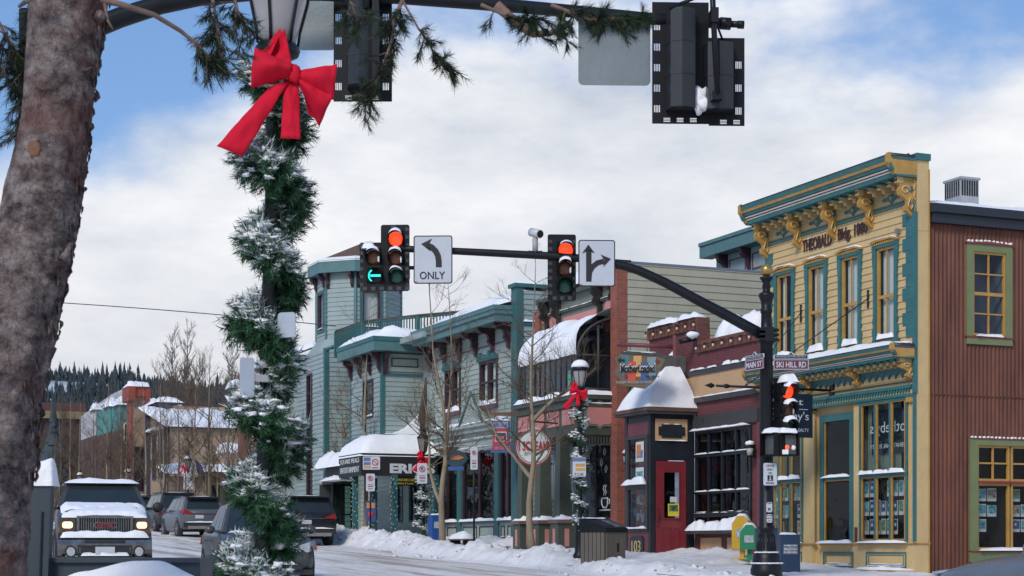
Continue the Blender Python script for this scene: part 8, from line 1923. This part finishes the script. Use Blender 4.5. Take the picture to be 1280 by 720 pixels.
# ---------------- pine in the foreground ----------------
DP=6.5; kp=DP/F
def bark_mat():
    m=bpy.data.materials.new('pine_bark'); m.use_nodes=True; t=m.node_tree; b=t.nodes['Principled BSDF']; b.inputs['Roughness'].default_value=.9; b.inputs['Specular IOR Level'].default_value=.15
    tcn=t.nodes.new('ShaderNodeTexCoord')
    def nn(sc,st,det=8,ro=.65):
        mp=t.nodes.new('ShaderNodeMapping'); mp.inputs['Scale'].default_value=st; t.links.new(tcn.outputs['Object'],mp.inputs[0]); n=t.nodes.new('ShaderNodeTexNoise'); n.inputs['Scale'].default_value=sc; n.inputs['Detail'].default_value=det; n.inputs['Roughness'].default_value=ro; t.links.new(mp.outputs[0],n.inputs[0]); return n.outputs[0]
    r=t.nodes.new('ShaderNodeValToRGB'); e=r.color_ramp.elements; e[0].position=.34; e[0].color=(.03,.03,.034,1); e[1].position=.64; e[1].color=(.40,.345,.32,1); e.new(.43).color=(.13,.105,.10,1); e.new(.52).color=(.245,.195,.18,1); t.links.new(nn(11,(1,1,1.5),12,.72),r.inputs[0])
    r2=t.nodes.new('ShaderNodeValToRGB'); r2.color_ramp.elements[0].position=.50; r2.color_ramp.elements[1].position=.66; r2.color_ramp.elements[0].color=(0,0,0,1); r2.color_ramp.elements[1].color=(.75,.75,.75,1); t.links.new(nn(3.2,(1,1,1.3),5),r2.inputs[0])
    mx=t.nodes.new('ShaderNodeMix'); mx.data_type='RGBA'; t.links.new(r2.outputs[0],mx.inputs['Factor']); t.links.new(r.outputs[0],mx.inputs['A']); mx.inputs['B'].default_value=(.19,.085,.07,1)
    r3=t.nodes.new('ShaderNodeValToRGB'); r3.color_ramp.elements[0].position=.60; r3.color_ramp.elements[1].position=.70; r3.color_ramp.elements[0].color=(0,0,0,1); r3.color_ramp.elements[1].color=(.75,.75,.75,1); t.links.new(nn(5,(1,1,2.2),8,.75),r3.inputs[0])
    m2=t.nodes.new('ShaderNodeMix'); m2.data_type='RGBA'; t.links.new(r3.outputs[0],m2.inputs['Factor']); t.links.new(mx.outputs['Result'],m2.inputs['A']); m2.inputs['B'].default_value=(.035,.034,.042,1)
    vo=t.nodes.new('ShaderNodeTexVoronoi'); vo.feature='DISTANCE_TO_EDGE'; vo.inputs['Scale'].default_value=17; mpv=t.nodes.new('ShaderNodeMapping'); mpv.inputs['Scale'].default_value=(1,1,.55); va=t.nodes.new('ShaderNodeVectorMath'); nv=t.nodes.new('ShaderNodeTexNoise'); nv.inputs['Scale'].default_value=9; nv.inputs['Detail'].default_value=6; t.links.new(tcn.outputs['Object'],nv.inputs[0]); sc_=t.nodes.new('ShaderNodeVectorMath'); sc_.operation='SCALE'; sc_.inputs['Scale'].default_value=.26; t.links.new(nv.outputs['Color'],sc_.inputs[0]); t.links.new(tcn.outputs['Object'],va.inputs[0]); t.links.new(sc_.outputs[0],va.inputs[1]); t.links.new(va.outputs[0],mpv.inputs[0]); t.links.new(mpv.outputs[0],vo.inputs['Vector'])
    rv=t.nodes.new('ShaderNodeValToRGB'); rv.color_ramp.elements[0].position=.0; rv.color_ramp.elements[1].position=.06; rv.color_ramp.elements[0].color=(.55,.55,.58,1); rv.color_ramp.elements[1].color=(1,1,1,1); t.links.new(vo.outputs['Distance'],rv.inputs[0])
    m3=t.nodes.new('ShaderNodeMix'); m3.data_type='RGBA'; m3.blend_type='MULTIPLY'; m3.inputs['Factor'].default_value=1; t.links.new(m2.outputs['Result'],m3.inputs['A']); t.links.new(rv.outputs[0],m3.inputs['B']); t.links.new(m3.outputs['Result'],b.inputs['Base Color'])
    bp=t.nodes.new('ShaderNodeBump'); bp.inputs['Strength'].default_value=1; bp.inputs['Distance'].default_value=.035; t.links.new(nn(26,(1,1,.6),12,.75),bp.inputs['Height']); t.links.new(bp.outputs[0],b.inputs['Normal']); return m
BARK=bark_mat()
prof=[(-60,89,50),(0,85,50),(60,78,46),(150,70,43),(215,58,48),(300,42,51),(380,26,49),(430,12,55),(500,-8,57),(560,-14,60),(620,-22,61),(720,-30,64),(1150,-55,74)]
pn=thing('pine_tree','big leaning pine trunk with peeling grey pink bark filling the left edge, needled branches above','tree',(W(-55,683,DP).x,DP,-1.42),'W')
def pat(y):
    for a,b in zip(prof,prof[1:]):
        if y<=b[0]: f=(y-a[0])/(b[0]-a[0]); f=f*f*(3-2*f) if False else f; return a[1]+(b[1]-a[1])*f, a[2]+(b[2]-a[2])*f
    return prof[-1][1:]
m=MB(); m.sm=True; NS=96; prev=None; y=-60.
while y<1140:
    cx,r=pat(y); ring=[]
    for k in range(NS):
        a=2*math.pi*k/NS; ca,sa=math.cos(a),math.sin(a); z=(HZ-y)*kp
        q=nz(ca*1.6,sa*1.6,z*2.2)*.05+nz(ca*5,sa*5,z*9)*.030+nz(ca*12,sa*12,z*16)*.022
        side=max(0,ca)**1.5   # the right-hand side carries thick flaking plates
        q+=side*(.055*max(0,nz(ca*3+5,sa*9,z*14)+.1)+.05*max(0,nz(ca*7+3,sa*15,z*38))+.03*nz(sa*20,z*80,2))
        for (ky,ka,kr) in((202,-1.35,26),(330,-.55,16),(470,-1.2,20),(655,-1.25,22)):   # old branch collars
            d2=((y-ky)/kr)**2+((((a+math.pi)%(2*math.pi)-math.pi)-ka)*r/kr)**2; q+=.07*math.exp(-d2)-.05*math.exp(-((math.sqrt(d2)-1.25)/.22)**2)
        rr=r*kp*(.965+q); ring.append(m.v((cx-640)*kp+rr*ca,DP+rr*sa,z))
    if prev:
        for k in range(NS): m.f(prev[k],prev[(k+1)%NS],ring[(k+1)%NS],ring[k])
    prev=ring; y+=2.2
trk=m.build('trunk',BARK,pn,recalc=False)
# peeling flakes on the right edge, stubs and scars
m=MB(); rnd=random.Random(8)
for i in range(230):
    y=rnd.uniform(-20,600); cx,r=pat(y); a=rnd.gauss(-.1,.38); R_=r*kp*rnd.uniform(.97,1.04); p=Vector(((cx-640)*kp+R_*math.cos(a),DP+R_*math.sin(a),(HZ-y)*kp)); o=Vector((math.cos(a),math.sin(a),rnd.uniform(-.3,.3))); tz=Vector((.05,0,1)); s=rnd.uniform(.005,.017); L=s*rnd.uniform(1,2.4); tn=o.cross(tz).normalized()
    m.ext([tuple(p-tz*L-tn*s*.6),tuple(p+o*s*rnd.uniform(.4,1.1)-tz*L*.2),tuple(p+o*s*.7+tz*L*.5+tn*s*.5),tuple(p+tz*L)],tuple(tn*.005+o*.002))
m.build('bark_flakes',BARK,trk,recalc=False)
def PX(x,y,d=0): return Vector(((x-640)*kp,DP+d,(HZ-y)*kp))
m=MB(); m.tube([tuple(PX(*q)) for q in((86,330,-.1),(92,322,-.1),(96,312,-.1),(102,309,-.1))],[.02,.012,.009,.003],7); m.tube([tuple(PX(*q)) for q in((112,98,-.1),(118,96,-.1),(124,93,-.1))],[.008,.006,.002],6); m.tube([tuple(PX(*q)) for q in((40,26,-.17),(52,22,-.2),(72,12,-.22))],[.006,.01,.012],6); m.tube([tuple(PX(*q)) for q in((52,22,-.19),(55,6,-.2))],[.008,.005],6); m.tube([tuple(PX(*q)) for q in((126,30,-.05),(133,28,-.1),(138,33,-.12))],[.02,.017,.012],8); m.build('branch_stubs',BARK,trk)
for x,y,r_,c in((56,197,9,(.20,.10,.055)),):
    m=MB(); p=PX(x,y,-.152 if y<300 else -.16); cx,r=pat(y); off=(x-cx)*kp; d=-math.sqrt(max(0,(r*kp)**2-off**2))*1.04; m.ball((p.x,DP+d,p.z),r_*kp,14,8,(1,.35,1.1),.3,3); m.build('knot_scar',M('knot_%d'%x if False else ('knot_wood' if y<300 else 'knot_resin'),c,.8,.3,30),trk)
PN=M('pine_needles',(.014,.030,.022),.6,.5,8,col2=(.050,.075,.040),spec=.2); PT=M('pine_twig_bark',(.17,.11,.085),.85,.3,20)
def boughs(lbl,mains,ntw,seed,L=.12,nl=.038,hang=.6,nn=60):
    rnd=random.Random(seed); nd=MB(); tw=MB()
    def needles(pts,dens,lo=.15):
        for q in range(dens):
            f=rnd.uniform(lo,1); j=min(len(pts)-2,int(f*(len(pts)-1))); b=pts[j].lerp(pts[j+1],f*(len(pts)-1)-j); d=(pts[j+1]-pts[j]).normalized(); o=Matrix.Rotation(rnd.uniform(0,6.283),3,d)@d.orthogonal().normalized(); dr=(d*rnd.uniform(.7,1.3)+o*rnd.uniform(.5,1)).normalized(); tp_=b+dr*nl*rnd.uniform(.6,1.2); w_=o.cross(d)*.0011
            nd.poly([tuple(b-w_),tuple(b+w_),tuple(tp_+w_*.3),tuple(tp_-w_*.3)])
    for mn in mains:
        pts=[PX(*q[:3]) for q in mn['p']]; r=mn.get('r',.008); tw.tube([tuple(x) for x in pts],[r*(1-.6*i/(len(pts)-1)) for i in range(len(pts))],7)
        a0=mn.get('from',.3); n=mn.get('n',ntw)
        for i in range(n):
            f=rnd.uniform(a0,1) if i else 1; j=min(len(pts)-2,int(f*(len(pts)-1))); b=pts[j].lerp(pts[j+1],min(1,f*(len(pts)-1)-j)); d=(pts[j+1]-pts[j]).normalized()
            v=(d*rnd.uniform(.2,1)+Vector((rnd.gauss(0,.6),rnd.gauss(0,.5),rnd.gauss(-.1,.4)-hang*rnd.random()))).normalized(); ln=L*rnd.uniform(.5,1.3); q=[b]; vv=v
            for s_ in range(3): vv=(vv+Vector((rnd.gauss(0,.15),rnd.gauss(0,.15),-.15*hang))).normalized(); q.append(q[-1]+vv*ln/3)
            tw.tube([tuple(x) for x in q],[.003,.0025,.002,.0012],4); needles(q,nn)
            for s2 in range(2):
                st=q[rnd.choice([1,2])]; v2=(vv+Vector((rnd.gauss(0,.7),rnd.gauss(0,.5),rnd.gauss(-.1,.5)))).normalized(); q2=[st,st+v2*ln*.3,st+v2*ln*.3+(v2+Vector((0,0,-.2))).normalized()*ln*.3]; tw.tube([tuple(x) for x in q2],[.0022,.0018,.001],4); needles(q2,int(nn*.7),.1)
    bo=tw.build('bough',PT,pn,recalc=False); nd.build('needles',PN,bo,recalc=False)
boughs('',[{'p':[(134,10,-.1),(160,16,-.1),(195,23,-.05),(225,38,0),(245,52,.05),(262,72,.05)],'r':.013,'n':13,'from':.72},{'p':[(138,10,-.1),(142,35,-.1),(150,48,-.12)],'r':.008,'n':0},{'p':[(258,-25,.1),(262,0,.1),(266,30,.1),(272,60,.08)],'n':20,'from':.1},{'p':[(285,-25,.1),(292,5,.1),(306,28,.1)],'n':12,'from':.25}],10,1,L=.095)
boughs('',[{'p':[(505,-25,.15),(488,10,.15),(487,40,.12),(474,80,.1),(455,120,.1)],'r':.009,'n':30,'from':.1},{'p':[(500,-15,.15),(520,20,.15),(540,50,.15),(555,68,.15)],'r':.005,'n':12,'from':.35},{'p':[(430,-20,.1),(440,5,.1),(445,25,.1)],'r':.006,'n':10,'from':.2}],10,2,L=.085,hang=.5)
boughs('',[{'p':[(620,-25,.3),(650,2,.3),(668,13,.3),(690,12,.3),(720,-2,.3)],'r':.022,'n':6,'from':.5},{'p':[(600,-15,.2),(640,2,.2),(680,5,.2)],'n':16,'from':.2},{'p':[(690,-15,.2),(740,4,.2),(800,2,.2)],'n':36,'from':.1}],10,3,L=.07,hang=.25)
boughs('',[{'p':[(60,-60,.25),(35,-20,.22),(15,30,.2),(5,80,.2)],'r':.02,'n':60,'from':.05},{'p':[(40,-20,.2),(20,60,.2),(14,110,.2),(8,150,.18)],'n':50,'from':.1},{'p':[(45,-30,.25),(34,30,.24),(28,80,.22),(30,110,.2)],'n':40,'from':.05},{'p':[(-40,-30,.1),(-10,20,.1),(10,60,.1),(30,85,.1)],'n':26,'from':.3}],10,4,L=.11,nn=56)
# grey bin at the bottom left, snow heaped on it
GB=M('blue_grey_steel',(.030,.045,.058),.5,.12,2,.05,40,dirt=.1)
DB=7.6; kb=DB/F
def PB(x,y): return ((x-640)*kb,(HZ-y)*kb)
ob=thing('steel_bin','blue grey steel bin with snow piled on its lid beside the pine trunk','litter bin',(PB(160,0)[0],DB,-1.36),'W')
m=MB(); x0,zt=PB(52,697.5); x1=(267-640)/F*(DB+.34); m.box(x0,x1,DB,DB+.32,-1.36,zt-.02); m.box(x0-.01,x1+.0,DB-.02,DB+.34,zt-.02,zt); m.build('body',GB,ob)
m=MB(); x0,zt=PB(20,608); x1,_=PB(68,0); m.py([(x0,-1.36),(x1-.05,-1.36),(x1,zt),(x0,zt)],DB-.06,DB+.0); m.build('side_panel',GB,ob)
m=MB(); a=PB(59,0)[0]; m.py([(a-.03,-.5),(a-.022,-.5),(a,PB(0,640)[1]),(a-.008,PB(0,640)[1])],DB-.066,DB-.06); m.build('seam',BLACK,ob)
s_=MB(); s_.snow(PB(10,0)[0],PB(71.5,0)[0],DB-.07,DB+.05,PB(0,608)[1],.122,3,nx=60,ny=14,p=3,over=.0); s_.build('snow_cap',SNOW,ob)
s_=MB(); s_.snow(PB(85,0)[0],PB(262,0)[0],DB-.30,DB-.03,0,.045,8,nx=50,ny=16,p=3,over=0,zf=lambda x,y:PB(0,736)[1]+.085*math.exp(-((x-PB(190,0)[0])/.20)**2)+.02*nz(x*6,2)-3.0*max(0,DB-.2-y)); s_.build('snow_heap',SNOW,ob)
print('verts',sum(len(o.data.vertices) for o in bpy.data.objects if o.type=='MESH'),'objs',len(bpy.data.objects))
